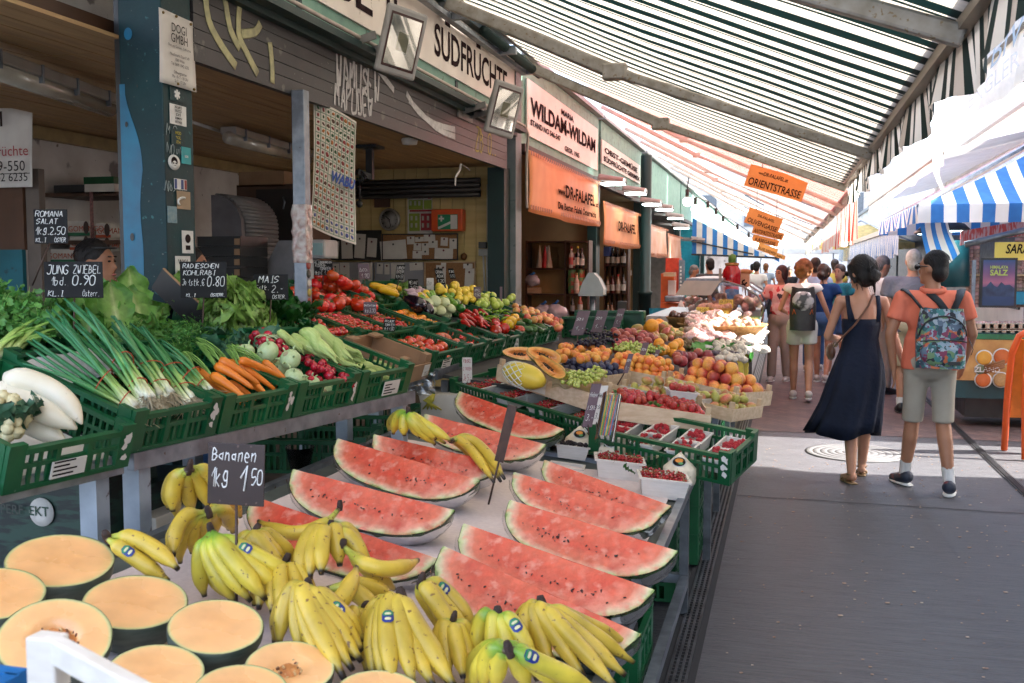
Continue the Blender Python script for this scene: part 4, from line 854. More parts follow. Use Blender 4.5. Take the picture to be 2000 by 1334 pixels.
def pile(nm,protos,fr,x0,x1,y0,y1,r,label,cat,group,layers=2,h0=0.0,jit=.25,sz=.12,mound=.0,tilt=.5,fill=1.0,under=None):
 """loosely hex packed layers inside a rectangle of frame fr"""
 n=0;ug=MB()
 for L in range(layers):
  ins=L*r*.9;z=h0+r*.9+L*r*1.45;j=0
  y=y0+r+ins+(r*.5 if L%2 else 0)
  while y<y1-r*.6-ins:
   x=x0+r+ins+(r if j%2 else 0)+(r*.5 if L%2 else 0)
   while x<x1-r*.6-ins:
    if R.random()<fill-(.25 if L==layers-1 and layers>1 else 0):
     m=mound*sin(PI*(x-x0)/(x1-x0))*sin(PI*(y-y0)/(y1-y0))
     p=fr.M@V((x+R.uniform(-1,1)*r*jit,y+R.uniform(-1,1)*r*jit,z+m+R.uniform(-.1,.1)*r));s=r*R.uniform(1-sz,1+sz)
     if under and L<layers-1:ug.add(ell(p,s,8,6))
     else:put(nm,R.choice(protos),p,rot(R.uniform(-tilt,tilt),R.uniform(-tilt,tilt),R.uniform(0,6.3)),s,label,cat,group);n+=1
    x+=r*2.02
   y+=r*1.78;j+=1
 if ug.v:tag(ug.build(nm+'_bed',under),kind='stuff')
 return n
def rack(fr,s0,s1,t1,legs,label,hh=.055):
 e=E('steel_rack',fr.M@V(((s0+s1)/2,0,-.9)),label,'rack')
 g=MB().b(beam(fr.M@V((s0,.0,-.03)),fr.M@V((s1,.0,-.03)),.03,hh));g.build('front_rail',M_STEEL,e)
 g=MB()
 for t in(t1*.5,t1):g.b(beam(fr.M@V((s0,t,-.03)),fr.M@V((s1,t,-.03)),.04,.04))
 g.build('cross_rail',M_STEEL,e)
 MB().b(obox(fr.M@V(((s0+s1)/2,t1/2,-.02)),fr.e*((s1-s0)/2),fr.b*(t1/2-.02),fr.n*.004)).build('shelf_panel',mat('dark_panel',(.03,.03,.03),rough=.8),e)
 for(s,t)in legs:
  p=fr.M@V((s,t,-.06));MB().b(box((p.x-.03,p.y-.03,.01),(p.x+.03,p.y+.03,p.z))).build('leg',mat('blue_grey_leg',(.35,.4,.46),(.25,.29,.34),rough=.4,metal=.3,ns=10,spots=[(12,.64,(.1,.06,.05))]),e)
rack(U1,-.7,-.04,1.2,[(-.10,.04),(-.6,.04),(-.1,1.15)],'left steel rack carrying radish and cauliflower crates')
rack(U1.sub(0,0,0),0.0,1.72,1.2,[(.06,.03),(1.66,.03),(1.66,.35),(.9,.6),(.06,1.1),(1.6,1.1)],'steel rack with scuffed rail under the onion, carrot and corn crates')
rack(U2,-.3,3.2,1.3,[(-.2,.1),(1.2,.1),(3.1,.05),(3.1,1.2),(.2,1.2)],'farther steel rack carrying the tomato and pepper crates')
def carton(px,py,y,w,d,h,m,name,label,cat='carton',az=0,Z=None):
 c=P(px,py,Y=y);return MB().b(box((-w/2,-d/2,0),(w/2,d/2,h)),M=TRS(V((c.x,y,c.z if Z is None else Z)),rot(0,0,az))).build(name,m,label=label,cat=cat,bevel=.004)
M_DGREEN=mat('palm_print_carton',(.015,.05,.035),(.004,.012,.012),rough=.5,ns=3,stretch=(3,3,14),fac=(.45,.55))
e=E('palm_carton',P(90,1010,Y=2.62),'dark palm printed carton with a round white EKT emblem under the rack','carton')
c0=P(185,1100,Y=2.75);MB().b(box((-2.75,2.72,.55),(c0.x,3.1,.93))).build('carton',M_DGREEN,e)
cc=P(82,1000,Y=2.715);MB().add(lathe([(.048,0),(.048,.003),(0,.0032)],30),M=mframe(cc,(1,0,0),(0,0,1),(0,-1,0))).build('emblem',M_PAPER,e)
MB().txt('EKT',mframe(cc+V((-.045,-.005,-.012)),(1,0,0),(0,0,1),(0,-1,0)),.045,bold=.01).build('lettering',mat('dark_green_ink',(.01,.06,.03)),e)
MB().txt('PERF',mframe(cc+V((-.16,-.005,-.012)),(1,0,0),(0,0,1),(0,-1,0)),.045).build('dim_lettering',mat('dim_print',(.05,.06,.05)),e)
e=E('white_carton',P(275,1000,Y=3.0),'white carton with red square label behind the rack leg','carton')
a,b=P(257,955,Y=2.98),P(284,1002,Y=2.98);MB().b(box((a.x-.3,2.99,.45),(b.x+.02,3.3,a.z+.02))).build('carton',M_DGREEN,e);MB().b(box((a.x,2.98,b.z),(b.x,2.988,a.z))).build('label',M_PAPER,e)
a,b=P(261,966,Y=2.977),P(276,984,Y=2.977);MB().b(box((a.x,2.975,b.z),(b.x,2.979,a.z))).build('red_square',mat('red_print',(.45,.04,.05)),e)
a,b=P(258,1003,Y=2.9),P(306,1050,Y=2.9);MB().b(box((a.x,2.9,b.z-.1),(b.x,3.1,a.z-.01))).build('open_carton',M_MBOX,label='open white carton behind the bananas',cat='carton',bevel=.004)
for k,(x,y,w,lab)in enumerate(((590,905,.5,'dark green crate with a clear cup under the rack'),(690,850,.5,'second dark green crate under the rack near the bananas'))):
 p=P(x,y,Y=4.1+.7*k);f=Fr(V((p.x-.3,p.y-.05,p.z-.05)),(.98,.2,0),(-.2,.98,0),(0,0,1));crate(f,.6,.4,.16,lab)
p=P(586,895,Y=4.0);MB().add(lathe([(.04,0),(.065,.11),(.066,.112),(.06,.11),(.038,.004),(0,.004)],20,p-V((0,0,.06)))).build('plastic_cup',M_FILM,label='clear plastic cup lying in the dark crate',cat='cup')
e=E('banana_carton',P(850,800,Y=5.3),'white banana carton with printed yellow bunch under the counter','carton')
a,b=P(790,768,Y=5.25),P(905,830,Y=5.25);MB().b(box((a.x-.1,5.25,.3),(b.x+.1,5.6,a.z))).build('carton',M_MBOX,e)
g=MB();c=P(845,788,Y=5.245)
for k in range(5):g.add(tube([c+V((.01,0,.055)),c+V((-.03-.012*k+.03,-.004,.02)),c+V((-.06+.028*k,0,-.035))],[.006,.012,.004],6,sq=1))
g.build('banana_print',mat('banana_print',(.6,.5,.05)),e)
c=P(806,790,Y=5.245);MB().add(ell(c,(.045,.004,.09))).build('oval_print',mat('oval_print',(.12,.07,.03)),e)
g=MB().add(sheet(lambda u,v:P(770+80*u,725+45*v,Y=5.1)+V((0,.03*noise.noise((u*5,v*5,0)),.02*noise.noise((u*7,v*6,2)))),16,10));g.build('plastic_bag',glassmat('bag_film',a=.22,rough=.3),label='crumpled clear plastic bag under the counter',cat='bag')
M_STICK=mat('rusty_rod',(.09,.05,.035),(.05,.03,.025),rough=.5,metal=.4,ns=30)
def chalk_sign(px0,py0,px1,py1,base,lines,label,D=None,tint=None,yaw=0.0,lean=0.0,group=None,mb=None,stick=True,ink=None):
 """board between two image corners at the distance of its stick base; lines = (text, x, y, height) in 0..1 board units"""
 dpt=(base-EYE).dot(FW);c0=P(px0,py0,D=dpt);c1=P(px1,py1,D=dpt)
 r=V((RT.x,RT.y,0)).normalized();r=Matrix.Rotation(yaw,3,'Z')@r
 cen=(c0+c1)/2;w=abs((c1-c0).dot(V((RT.x,RT.y,0))))/max(.3,cos(yaw));h=abs(c1.z-c0.z)
 up=(V((0,0,1))+RT*lean).normalized();nn=r.cross(up).normalized()
 e=E('price_sign',base,label,'price sign',group);M=mframe(cen,r,up,nn)
 MB().b(box((-w/2,-h/2,-.003),(w/2,h/2,0)),M=M).build('board',mb or M_BOARD,e,bevel=.0015)
 g=MB();rr=random.Random(len(label)*7+int(px0))
 for(t,x,y,s,*k)in lines:
  vs,wd=stroke(t,s*h,rr=random.Random(1));avail=(k[0]if k else .94-x)*w
  g.chalk(t,M@Matrix.Translation((-w/2+x*w,-h/2+y*h,.0002))@Matrix.Diagonal((min(1.25,avail/wd)if wd else 1,1,1,1)),s*h,max(.0013,s*h*.055),rr=rr,jit=.13)
 if g.v:g.build('chalk_lettering',ink or M_CHALK,e)
 if stick:
  q=M@V((0,-h/2+.02,-.005));MB().add(tube([q,base],.0035,6)).build('stick',M_STICK,e)
 return e
chalk_sign(66,409,132,476,U1.at(96,560,.25)+V((-.25,.2,0)),[('ROMANA',.06,.79,.16),('SALAT',.08,.58,.15),('1kg.2,50',.05,.27,.22),('KL.I',.05,.05,.12,.3),('ÖSTER',.6,.05,.12)],'chalk sign reading ROMANA SALAT 2,50 highest at the left')
chalk_sign(86,511,201,582,U1.at(143,715,.0),[('JUNG',.05,.66,.24,.38),('ZWIEBEL',.5,.68,.21,.48),('1bd.',.12,.36,.22,.27),('0,90',.48,.36,.26,.4),('KL.I',.06,.05,.15,.28),('Österr.',.65,.05,.15)],'chalk sign reading JUNG ZWIEBEL 0,90 above the spring onions')
chalk_sign(354,511,441,582,U1.at(392,700,.0),[('RADIESCHEN',.06,.82,.12,.78),('KOHLRABI',.07,.63,.13,.7),('je',.04,.36,.15,.1),('1stk.€',.17,.34,.18,.36),('0,80',.58,.33,.26,.38),('KL.I',.12,.03,.09,.2),('ÖSTERR.',.65,.04,.08,.3)],'chalk sign reading RADIESCHEN KOHLRABI 0,80 beside the tilted salad carton',yaw=rad(8))
chalk_sign(496,536,562,586,U1.at(524,690,.0),[('MAIS',.15,.68,.26,.6),('5stk.',.06,.4,.17,.4),('2.-',.52,.3,.28,.36),('KL.I',.06,.06,.14,.28),('ÖSTER.',.54,.05,.14,.4)],'chalk sign reading MAIS 5 pieces 2 euro above the sweetcorn',yaw=rad(8))
H=.13
C1,C2,C3,C4,C5=U1.sub(-.47,-.02,-.03),U1.sub(-.02,0),U1.sub(.385,0),U1.sub(.80,0),U1.sub(1.235,0)
crate(C1,.44,.6,H,'green crate of white radishes and cauliflower at the left end',lab=(.33,.15,.6,.55),torn=3)
crate(C2,.39,.6,H,'green crate of spring onions with roots facing the aisle',torn=5)
crate(C3,.40,.6,H,'green crate of bunched carrots',torn=8)
crate(C4,.42,.6,H,'green crate of kohlrabi and red radishes',torn=9)
crate(C5,.42,.6,H,'green crate of sweetcorn in husks at the rack corner',lab=(.45,.1,.75,.6))
MB().add(sheet(lambda u,v:C1.M@V((.03+.38*u,.03+.52*v,.02+.01*noise.noise((u*6,v*6,1)))),14,14)).build('crate_liner',M_PAPER,label='white paper liner under the white radishes',cat='paper')
MB().add(sheet(lambda u,v:C2.M@V((.03+.33*u,.35+.22*v,.1+.03*u+.02*noise.noise((u*6,v*6,4)))),12,10)).build('crate_liner',M_PAPER,label='white paper liner at the back of the onion crate',cat='paper')
M_DAI=mat('daikon_skin',(.78,.72,.58),(.66,.58,.42),rough=.4,ns=5,stretch=(1,1,1),bump=.12,bs=25,spots=[(30,.69,(.42,.34,.22))],sss=.1)
def veg(nm,m,ptsloc,radii,label,cat,group=None,n=12,parent=None,sq=1.0):return MB().add(tube(ptsloc,radii,n,True,sq)).build(nm,m,parent,label,cat,group)
def path(fr,a,b,ha,hb,bow=0.0,n=12,side=0.0):
 A,B=fr.at(a[0],a[1],ha),fr.at(b[0],b[1],hb);m=(A+B)/2+fr.n*bow+fr.e*side;return bez(A,m,B,n)
prof=lambda n,f:[f(i/n)for i in range(n+1)]
dai=lambda s:lambda t:s*(min(1,(t+.03)*6)**.5)*(1-.25*t)*(1 if t<.7 else max(.12,1-((t-.7)/.3)**1.7*.9))
veg('white_radish',M_DAI,path(U1,(8,738),(160,828),.20,.14,.05,side=.05),prof(12,dai(.040)),'white radish lying on top, curved over the other two','white radish',n=14)
veg('white_radish',M_DAI,path(U1,(-20,765),(150,838),.15,.12,.03),prof(12,dai(.046)),'long white radish in the middle of the crate','white radish',n=14)
veg('white_radish',M_DAI,path(U1,(25,812),(128,862),.09,.07,.0),prof(12,dai(.036)),'white radish lowest against the front of the crate','white radish',n=14)
e=E('cauliflower',U1.at(10,850,.06),'pale cauliflower head with green leaves at the left edge','cauliflower')
g=MB();c=U1.at(2,818,.13)
for i in range(90):
 d=V((R.gauss(0,1),R.gauss(0,1),R.gauss(.5,.8))).normalized();g.add(ell(c+d*.062,.017*R.uniform(.7,1.2),8,6,.3,3,seed=i))
g.build('curd',mat('cauliflower_curd',(.72,.64,.38),(.58,.5,.28),rough=.7,ns=40,bump=.4,bs=150),e)
g=MB()
for k in range(6):
 M=Matrix.Translation(c+V((0,0,-.05)))@rot(0,0,-2.6+k*.55)@rot(.55,0,0);g.add(leaf(.14,.05,k,.2,.02),M=M)
g.build('outer_leaf',M_GREY_LEAF,e)
M_ON=mat('onion_stalk',rough=.38,ns=8,ramp=[.12,(0,(.78,.76,.62)),(.1,(.66,.7,.4)),(.24,(.32,.5,.12)),(.42,(.06,.26,.07)),(1,(.03,.17,.07))],rnd=.05)
M_ROOT=mat('onion_roots',(.5,.42,.28),(.36,.29,.18),rough=.8,ns=40)
M_BAND=mat('rubber_band',(.5,.08,.03),rough=.5)
def onion_bunch(rx,ry,h,tips,label,n=13,seed=0):
 rr=random.Random(seed);base=U1.at(rx,ry,h);e=E('spring_onion_bunch',base,label,'spring onions','bunches of spring onions')
 g=MB();gr=MB();mid=None;cen=[]
 for i in range(n):
  k=i/(n-1);j=k*(len(tips)-1);a=tips[int(j)];b=tips[min(len(tips)-1,int(j)+1)];f=j-int(j)
  tp=U1.at(a[0]+(b[0]-a[0])*f+rr.uniform(-14,14),a[1]+(b[1]-a[1])*f+rr.uniform(-14,14),a[2]+(b[2]-a[2])*f+rr.uniform(-.05,.05))
  d=(tp-base);s0=base+U1.e*rr.uniform(-.028,.028)+U1.n*rr.uniform(-.016,.02)+d.normalized()*rr.uniform(-.015,.015)
  m=s0.lerp(tp,.5)+U1.n*rr.uniform(-.02,.05)+U1.e*rr.uniform(-.03,.03)
  pts=bez(s0,m,tp,14);r0=rr.uniform(.0055,.0085)
  g.add(tube(pts,[r0*(1.45 if q==0 else 1.25 if q==1 else 1)*(1 if q<8 else 1-.07*(q-8))for q in range(15)],7,sq=.85));cen.append(pts)
  for q in range(14):
   dd=(-d.normalized()+V((rr.gauss(0,.5),rr.gauss(0,.5),rr.gauss(0,.4)-.3))).normalized();l=rr.uniform(.025,.06)
   gr.add(tube(bez(s0,s0+dd*l*.6,s0+dd*l+V((rr.gauss(0,.012),rr.gauss(0,.012),rr.gauss(-.008,.008))),4),.0011,3,False))
 g.build('stalks',M_ON,e);gr.build('roots',M_ROOT,e)
 for q in(2,5):
  c=sum((p[q]for p in cen),V((0,0,0)))/len(cen);dr=(cen[0][q+1]-cen[0][q-1]).normalized();u=dr.cross(V((0,0,1))).normalized();w2=u.cross(dr)
  ra=max(abs((p[q]-c).dot(u))for p in cen)+.007;rb=max(abs((p[q]-c).dot(w2))for p in cen)+.006
  MB().add(tube([c+u*ra*cos(a)+w2*rb*sin(a)for a in[k*PI/10 for k in range(21)]],.0022,5,False)).build('rubber_band',M_BAND,e)
onion_bunch(268,806,.10,[(55,700,.16),(60,650,.2),(105,605,.26),(140,640,.22)],'nearest spring onion bunch, its green tips reaching left over the crate',15,1)
onion_bunch(292,782,.13,[(95,610,.24),(130,590,.3),(165,610,.28),(215,660,.2)],'second spring onion bunch lying under the JUNG ZWIEBEL sign',15,2)
onion_bunch(325,772,.11,[(210,640,.22),(225,625,.28),(250,690,.2)],'third spring onion bunch with leaves standing up',12,3)
onion_bunch(372,786,.09,[(260,665,.18),(275,625,.24),(300,700,.15)],'spring onion bunch squeezed next to the carrots',11,4)
onion_bunch(404,768,.10,[(300,690,.14),(310,670,.18),(330,700,.14)],'short spring onion bunch touching the carrots',10,5)
M_CAR=mat('carrot_skin',(.8,.24,.02),(.68,.17,.015),rough=.42,ns=9,stretch=(1,1,1),bump=.25,bs=45,rnd=.06,spots=[(40,.7,(.45,.16,.04))])
carp=lambda s:lambda t:s*min(1,(t+.06)*7)**.5*(1-.62*t)if t<.93 else s*.12
def carrot_bunch(items,label,tie):
 e=E('carrot_bunch',U1.at(*items[0][0],.05),label,'carrots','bunches of carrots')
 for(a,b,ha,hb,s)in items:veg('carrot',M_CAR,path(U1,a,b,ha,hb,.012),prof(12,carp(s)),None,None,None,10,e)
 g=MB();rr=random.Random(len(label))
 for(a,b,ha,hb,s)in items:
  p=U1.at(a[0],a[1],ha);q=U1.at(tie[0]+rr.uniform(-14,14),tie[1]+rr.uniform(-12,12),.16)
  for k in range(3):g.add(tube(bez(p,p.lerp(q,.5)+V((0,0,.02*k)),q,6),.003,4),t=.7)
 g.build('stems',M_STALK,e)
 return e
carrot_bunch([((382,724),(468,782),.12,.09,.020),((414,733),(484,784),.14,.10,.021),((374,740),(446,790),.08,.06,.019),((400,752),(478,792),.07,.05,.019)],'left bunch of carrots next to the spring onions',(360,690))
carrot_bunch([((428,703),(508,752),.18,.12,.020),((421,714),(495,760),.16,.12,.019),((448,706),(520,770),.15,.10,.019),((452,728),(525,776),.11,.08,.018),((446,748),(500,782),.08,.06,.018)],'middle bunch of carrots, thickest and highest',(395,672))
carrot_bunch([((468,703),(552,738),.19,.13,.018),((466,714),(540,764),.16,.09,.018),((515,706),(572,758),.16,.10,.016),((495,722),(560,762),.12,.07,.015),((500,738),(545,770),.09,.06,.014),((528,742),(584,772),.09,.06,.014),((540,755),(590,776),.06,.05,.012)],'right bunch of slimmer carrots towards the kohlrabi',(450,675))
for i in range(34):
 px,py=R.uniform(255,470),R.uniform(655,700)
 if(px-255)*.25+628>py+25:continue
 put('carrot_greens',R.choice(FROND),U1.at(px,py,R.uniform(.02,.09)),rot(R.uniform(-.9,.9),R.uniform(-.9,.9),R.uniform(0,6.3)),R.uniform(.45,.7),'feathery carrot greens behind the carrots','carrot greens','tufts of carrot greens')
M_KOH=mat('kohlrabi_skin',(.5,.6,.33),(.4,.52,.25),rough=.4,ns=3,bump=.1,spots=[(25,.7,(.55,.5,.35))])
def kmesh():
 g=MB().add(ell((0,0,0),(1,1,.86),18,12,.06,2))
 for k in range(5):
  a=k*2*PI/5;g.add(tube([(.75*cos(a),.75*sin(a),.45),(.95*cos(a),.95*sin(a),.7),(1.15*cos(a),1.15*sin(a),.75)],[.1,.08,.07],5),0)
 g.add(ell((0,0,.84),(.3,.3,.06),10,6),1);return g.mesh('kohlrabi',[M_KOH,mat('scar',(.45,.38,.22))])
KOH=kmesh()
for(x,y,h,s)in((478,690,.14,.042),(523,688,.17,.047),(567,702,.17,.043),(575,738,.13,.042),(607,752,.09,.040),(512,706,.12,.045),(545,720,.10,.042),(640,758,.06,.042),(585,765,.04,.04),(628,772,.04,.035)):
 put('kohlrabi',KOH,U1.at(x,y,h),rot(R.uniform(-.7,.7),R.uniform(-.7,.7),R.uniform(0,6)),s,'pale green kohlrabi bulb beside the carrots','kohlrabi','kohlrabi bulbs')
LEAFG=[MB().add(leaf(.15,.055,s,.15,.02)).mesh('kohlrabi_leaf',M_GREY_LEAF)for s in(11,12)]
LEAFD=[MB().add(leaf(.13,.045,s,.2,.02)).mesh('dark_leaf',M_DARKLEAF)for s in(21,22,23)]
for i in range(16):put('kohlrabi_leaf',R.choice(LEAFG),U1.at(R.uniform(425,520),R.uniform(655,690),.08+.06*R.random()),rot(R.uniform(-.5,.5),R.uniform(-.6,.6),R.uniform(0,6.3)),R.uniform(.7,1.1),'blue green kohlrabi leaf lying over the crates','leaf','kohlrabi leaves')
M_RAD=mat('radish_skin',rough=.25,ns=6,ramp=[.08,(0,(.75,.55,.5)),(.06,(.5,.015,.04)),(1,(.42,.01,.03))],coat=.2,rnd=.12)
g=MB().add(tube([(0,0,-1.6),(0,0,-1.15),(0,0,-.95),(0,0,-.6),(0,0,0),(0,0,.5),(0,0,.85),(0,0,1.0)],[.02,.05,.3,.78,1,.85,.4,.1],14));RADM=g.mesh('radish',M_RAD)
def radishes(spots,lab,grp,n,stem):
 for i in range(n):
  x,y,h=R.choice(spots);put('radish',RADM,U1.at(x+R.uniform(-12,12),y+R.uniform(-9,9),h+R.uniform(-.02,.02)),rrot(),R.uniform(.015,.02),lab,'radish',grp)
radishes([(505,655,.16),(525,662,.18),(540,675,.17),(500,665,.14),(545,685,.15)],'red radish in the bunch behind the kohlrabi','radishes behind the kohlrabi',22,None)
radishes([(620,715,.13),(640,725,.12),(665,735,.1),(615,735,.1),(600,700,.12),(650,745,.08),(680,748,.07),(655,725,.1)],'red radish in the bunch against the sweetcorn crate','radishes by the sweetcorn',42,None)
for i in range(14):put('radish_leaf',R.choice(LEAFD),U1.at(R.uniform(560,680),R.uniform(690,735),.07),rot(R.uniform(-.5,.5),R.uniform(-.6,.6),R.uniform(0,6.3)),R.uniform(.5,.8),'dark radish leaf between the bulbs','leaf','radish leaves')
g=MB()
for i in range(10):
 a=U1.at(515+R.uniform(-20,20),660,.17);g.add(tube(bez(a,a+V((.04,-.02,.03)),U1.at(555+R.uniform(-25,20),655+R.uniform(0,30),.16),8),.0025,4),t=.1)
g.build('radish_stems',M_STALK,label='pale radish stems looping over the kohlrabi',cat='stems')  # loose stems only, the radish bulbs are separate objects
M_HUSK=mat('corn_husk',(.46,.55,.2),(.32,.45,.11),rough=.5,ns=4,stretch=(30,30,1.5),bump=.3,bs=6,rnd=.1,spots=[(6,.66,(.6,.6,.34))])
def cornmesh(seed):
 rr=random.Random(seed);pf=lambda t:1 if .1<t<.5 else(.55+4.5*t if t<=.1 else max(.14,1-1.05*((t-.5)/.5)**1.2))
 g=MB().add(tube([(.02*sin(i*.5),.012*cos(i),-.12+i*.02)for i in range(14)],[.027*pf(i/13)for i in range(14)],12))
 for k in range(7):
  a=k*.9+rr.uniform(-.2,.2);L=rr.uniform(.17,.27)
  g.add(sheet(lambda u,v:((.0265*pf(min(1,v*L/.27))+.003+.006*max(0,v-.75)*4*rr.random())*cos(a+(u-.5)*1.5*(1-.8*v*v)),(.0265*pf(min(1,v*L/.27))+.003+.006*max(0,v-.75)*4)*sin(a+(u-.5)*1.5*(1-.8*v*v)),-.12+v*L),5,10))
 return g.mesh('sweetcorn',M_HUSK)
CORN=[cornmesh(s)for s in(1,2,3)]
def corn(a,b,ha,hb,lab='sweetcorn cob in its green husk',s=1.0):
 A,B=U1.at(*a,ha),U1.at(*b,hb);d=(B-A).normalized();c=(A+B)/2;k=(B-A).length/.27
 put('sweetcorn',R.choice(CORN),c,d.to_track_quat('Z','Y').to_matrix().to_4x4()@rot(0,0,R.uniform(0,6)),k*s,lab,'sweetcorn','sweetcorn cobs')
for a,b,ha,hb in(((542,643),(595,690),.22,.15),((566,652),(640,702),.20,.14),((588,643),(662,706),.22,.16),((610,637),(700,722),.22,.12),((596,680),(650,715),.12,.09),((650,668),(712,700),.14,.11),((665,690),(720,712),.1,.08),((690,718),(765,728),.07,.05),((700,728),(770,742),.05,.04),((630,665),(690,705),.16,.12),((715,705),(770,720),.06,.05),((575,675),(625,705),.15,.1)):corn(a,b,ha,hb)
for i in range(26):put('celery_leaves',R.choice(HERB),U1.at(R.uniform(-30,95),R.uniform(612,672),R.uniform(.0,.08)),rot(R.uniform(-.9,.9),R.uniform(-.9,.9),R.uniform(0,6.3)),R.uniform(.5,.8),'leafy celery tops filling the left crate','celery leaves','celery tops')
g=MB()
for i in range(12):
 a=U1.at(-30+i*4,700+R.uniform(-6,4),.06+.02*(i%3));b=U1.at(60+R.uniform(-30,60),640+R.uniform(-22,20),.16);g.add(tube(bez(a,a.lerp(b,.5)+V((0,0,.04)),b,8),[.022,.02,.017,.014,.012,.01,.009,.008,.006],8,sq=.6))
g.build('celery_stalks',M_STALK,label='pale fanned celery stalks above the radish crate',cat='celery')
crate(U1.sub(-.45,.62,.0),.42,.5,.12,'green crate of celery behind the white radishes')
crate(U1.sub(.0,.62,-.02),.42,.5,.1,'green crate under the romaine lettuce');crate(U1.sub(.45,.62,-.02),.42,.5,.1,'green crate behind the carrots')
for i,(x,y)in enumerate(((120,560),(150,585),(205,590),(250,598),(180,620),(235,640),(285,640),(300,625),(140,620),(270,610))):
 put('romaine_lettuce',ROMH[i%2],U1.at(x,y+44,-.02),rot(R.uniform(.2,1.0),R.uniform(.3,1.1),R.uniform(-.4,.4)),R.uniform(.6,.78),'romaine lettuce behind the spring onions','romaine lettuce','romaine lettuces')
for i,(x,y,az,tl)in enumerate(((240,672,2.2,1.0),(300,672,2.5,.9),(205,660,2.0,1.1),(320,665,2.8,.8),(175,650,1.9,1.0),(275,655,2.4,1.2))):
 put('romaine_leaf',LEAFR[i%4],U1.at(x,y,.05),rot(tl,0,az-1.2),R.uniform(.8,1.0),'large loose romaine leaf with pale rib','romaine leaf','loose romaine leaves')
e=E('salad_carton',U1.at(390,640,.0),'tilted black carton with tan inside holding green lettuce','carton')
A=U1.at(392,655,.0);u=(U1.at(468,640,0.0)-A).normalized();v=V((-.72,.12,.55)).normalized();n=u.cross(v).normalized();n=-n if n.z<0 else n
g=MB();Wc,Dc,Hc=.33,.36,.11
def wl(o,a,b,mi=0):g.b(obox(o+a/2+b/2,a/2,b/2,a.cross(b).normalized()*.004),mi)
wl(A,v*Dc,n*Hc);wl(A+u*Wc,v*Dc,n*Hc);wl(A+v*Dc,u*Wc,n*Hc);wl(A,u*Wc,n*Hc*.55);wl(A,u*Wc,v*Dc)
g.build('carton',M_BLACK,e)
g=MB()
for k in(0,1):g.b(obox(A+u*(Wc*k+(.006 if k==0 else-.006))+v*(Dc/2)+n*(Hc/2),v*(Dc/2),n*(Hc/2),u*.002))
g.b(obox(A+v*Dc/2+n*(Hc+.003),v*(Dc/2),n*.002,u*.007));g.build('cardboard_lining',M_CARD,e)
for i in range(15):
 q=A+u*R.uniform(.05,.34)+v*R.uniform(.02,.3)+n*R.uniform(.0,.05);put('lettuce_head',R.choice(LETH),q,rot(R.uniform(-.7,.7),R.uniform(-.5,.5),R.uniform(0,6.3)),R.uniform(.55,.75),'crumpled green lettuce in the tilted carton','lettuce','lettuces in the carton')
for(x,y,h)in((450,625,.14),(475,640,.08),(462,605,.17),(442,592,.2),(486,655,.03),(452,655,.06),(425,588,.2),(480,622,.1)):
 put('lettuce_head',R.choice(LETH),U1.at(x,y,h),rot(R.uniform(-.7,.7),R.uniform(-.5,.5),R.uniform(0,6.3)),R.uniform(.75,1),'pale lettuce overflowing to the right of the carton','lettuce','lettuces beside the carton')
crate(U1.sub(1.3,.62,.0),.42,.5,.12,'green crate of spinach behind the sweetcorn')
for i in range(46):put('spinach_leaf',R.choice(LEAFD),U1.at(R.uniform(500,590),R.uniform(585,640),R.uniform(.04,.12)),rot(R.uniform(-.6,.6),R.uniform(-.6,.6),R.uniform(0,6.3)),R.uniform(.8,1.2),'dark green spinach leaf in the rear crate','spinach','spinach leaves')
H=.13
def c2(x,w,lab,y=-.04,d=.36,h=H,lb=None,torn=0):f=U2.sub(x,y,0);crate(f,w,d,h,lab,lab=lb,torn=torn);return f
f=U2.sub(-.27,-.06,.0);e=E('cardboard_tray',f.A,'brown cardboard tray of yellow tomatoes at the front','tray')
g=MB();w_,d_,h_=.38,.38,.13
for a,b in(((0,0,0),(w_,.01,h_*.7)),((0,d_-.01,0),(w_,d_,h_)),((0,.01,0),(.01,d_-.01,h_)),((w_-.01,.01,0),(w_,d_-.01,h_)),((.01,.01,0),(w_-.01,d_-.01,.01)),((.01,.0105,h_*.7),(.08,.05,h_+.01)),((w_-.08,.0105,h_*.7),(w_-.01,.05,h_+.01)),((.0,d_-.06,h_),(.1,d_-.01,h_+.012)),((w_-.1,d_-.06,h_),(w_,d_-.01,h_+.012))):g.b(box(a,b),M=f.M)
g.build('cardboard',M_CARD,e);MB().b(box((w_-.1,-.003,.02),(w_-.02,-.001,.085)),M=f.M).build('label',M_PAPER,e)
pile('yellow_tomato',YTOM,f,.05,.33,.06,.33,.025,'small yellow tomato in the cardboard tray','tomato','yellow tomatoes in the tray',1)
f=c2(.17,.55,'green crate of round tomatoes in the front row',lb=(.3,.2,.55,.6));pile('tomato',TOM,f,.03,.52,.03,.33,.038,'ripe round tomato in the front crate beside the cardboard tray','tomato','round tomatoes in the front crate',2,.0)
f=c2(.74,.38,'green crate of large beef tomatoes',torn=4);pile('beef_tomato',TOMB,f,.03,.36,.03,.34,.052,'large ribbed beef tomato in the second front crate','tomato','beef tomatoes',1,.02)
f=c2(1.13,.37,'green crate with a few vine tomatoes',torn=6);pile('vine_tomato',TOM,f,.03,.35,.03,.33,.034,'vine tomato in the half empty crate','tomato','vine tomatoes in the half empty crate',1,.03,fill=.85)
f=c2(1.52,.37,'green crate of small aubergines')
f=c2(1.90,.38,'green crate of bell peppers',torn=2);f=c2(2.29,.37,'green crate of cucumbers',torn=7);f=c2(2.67,.3,'green crate of nectarines at the far end of the counter')
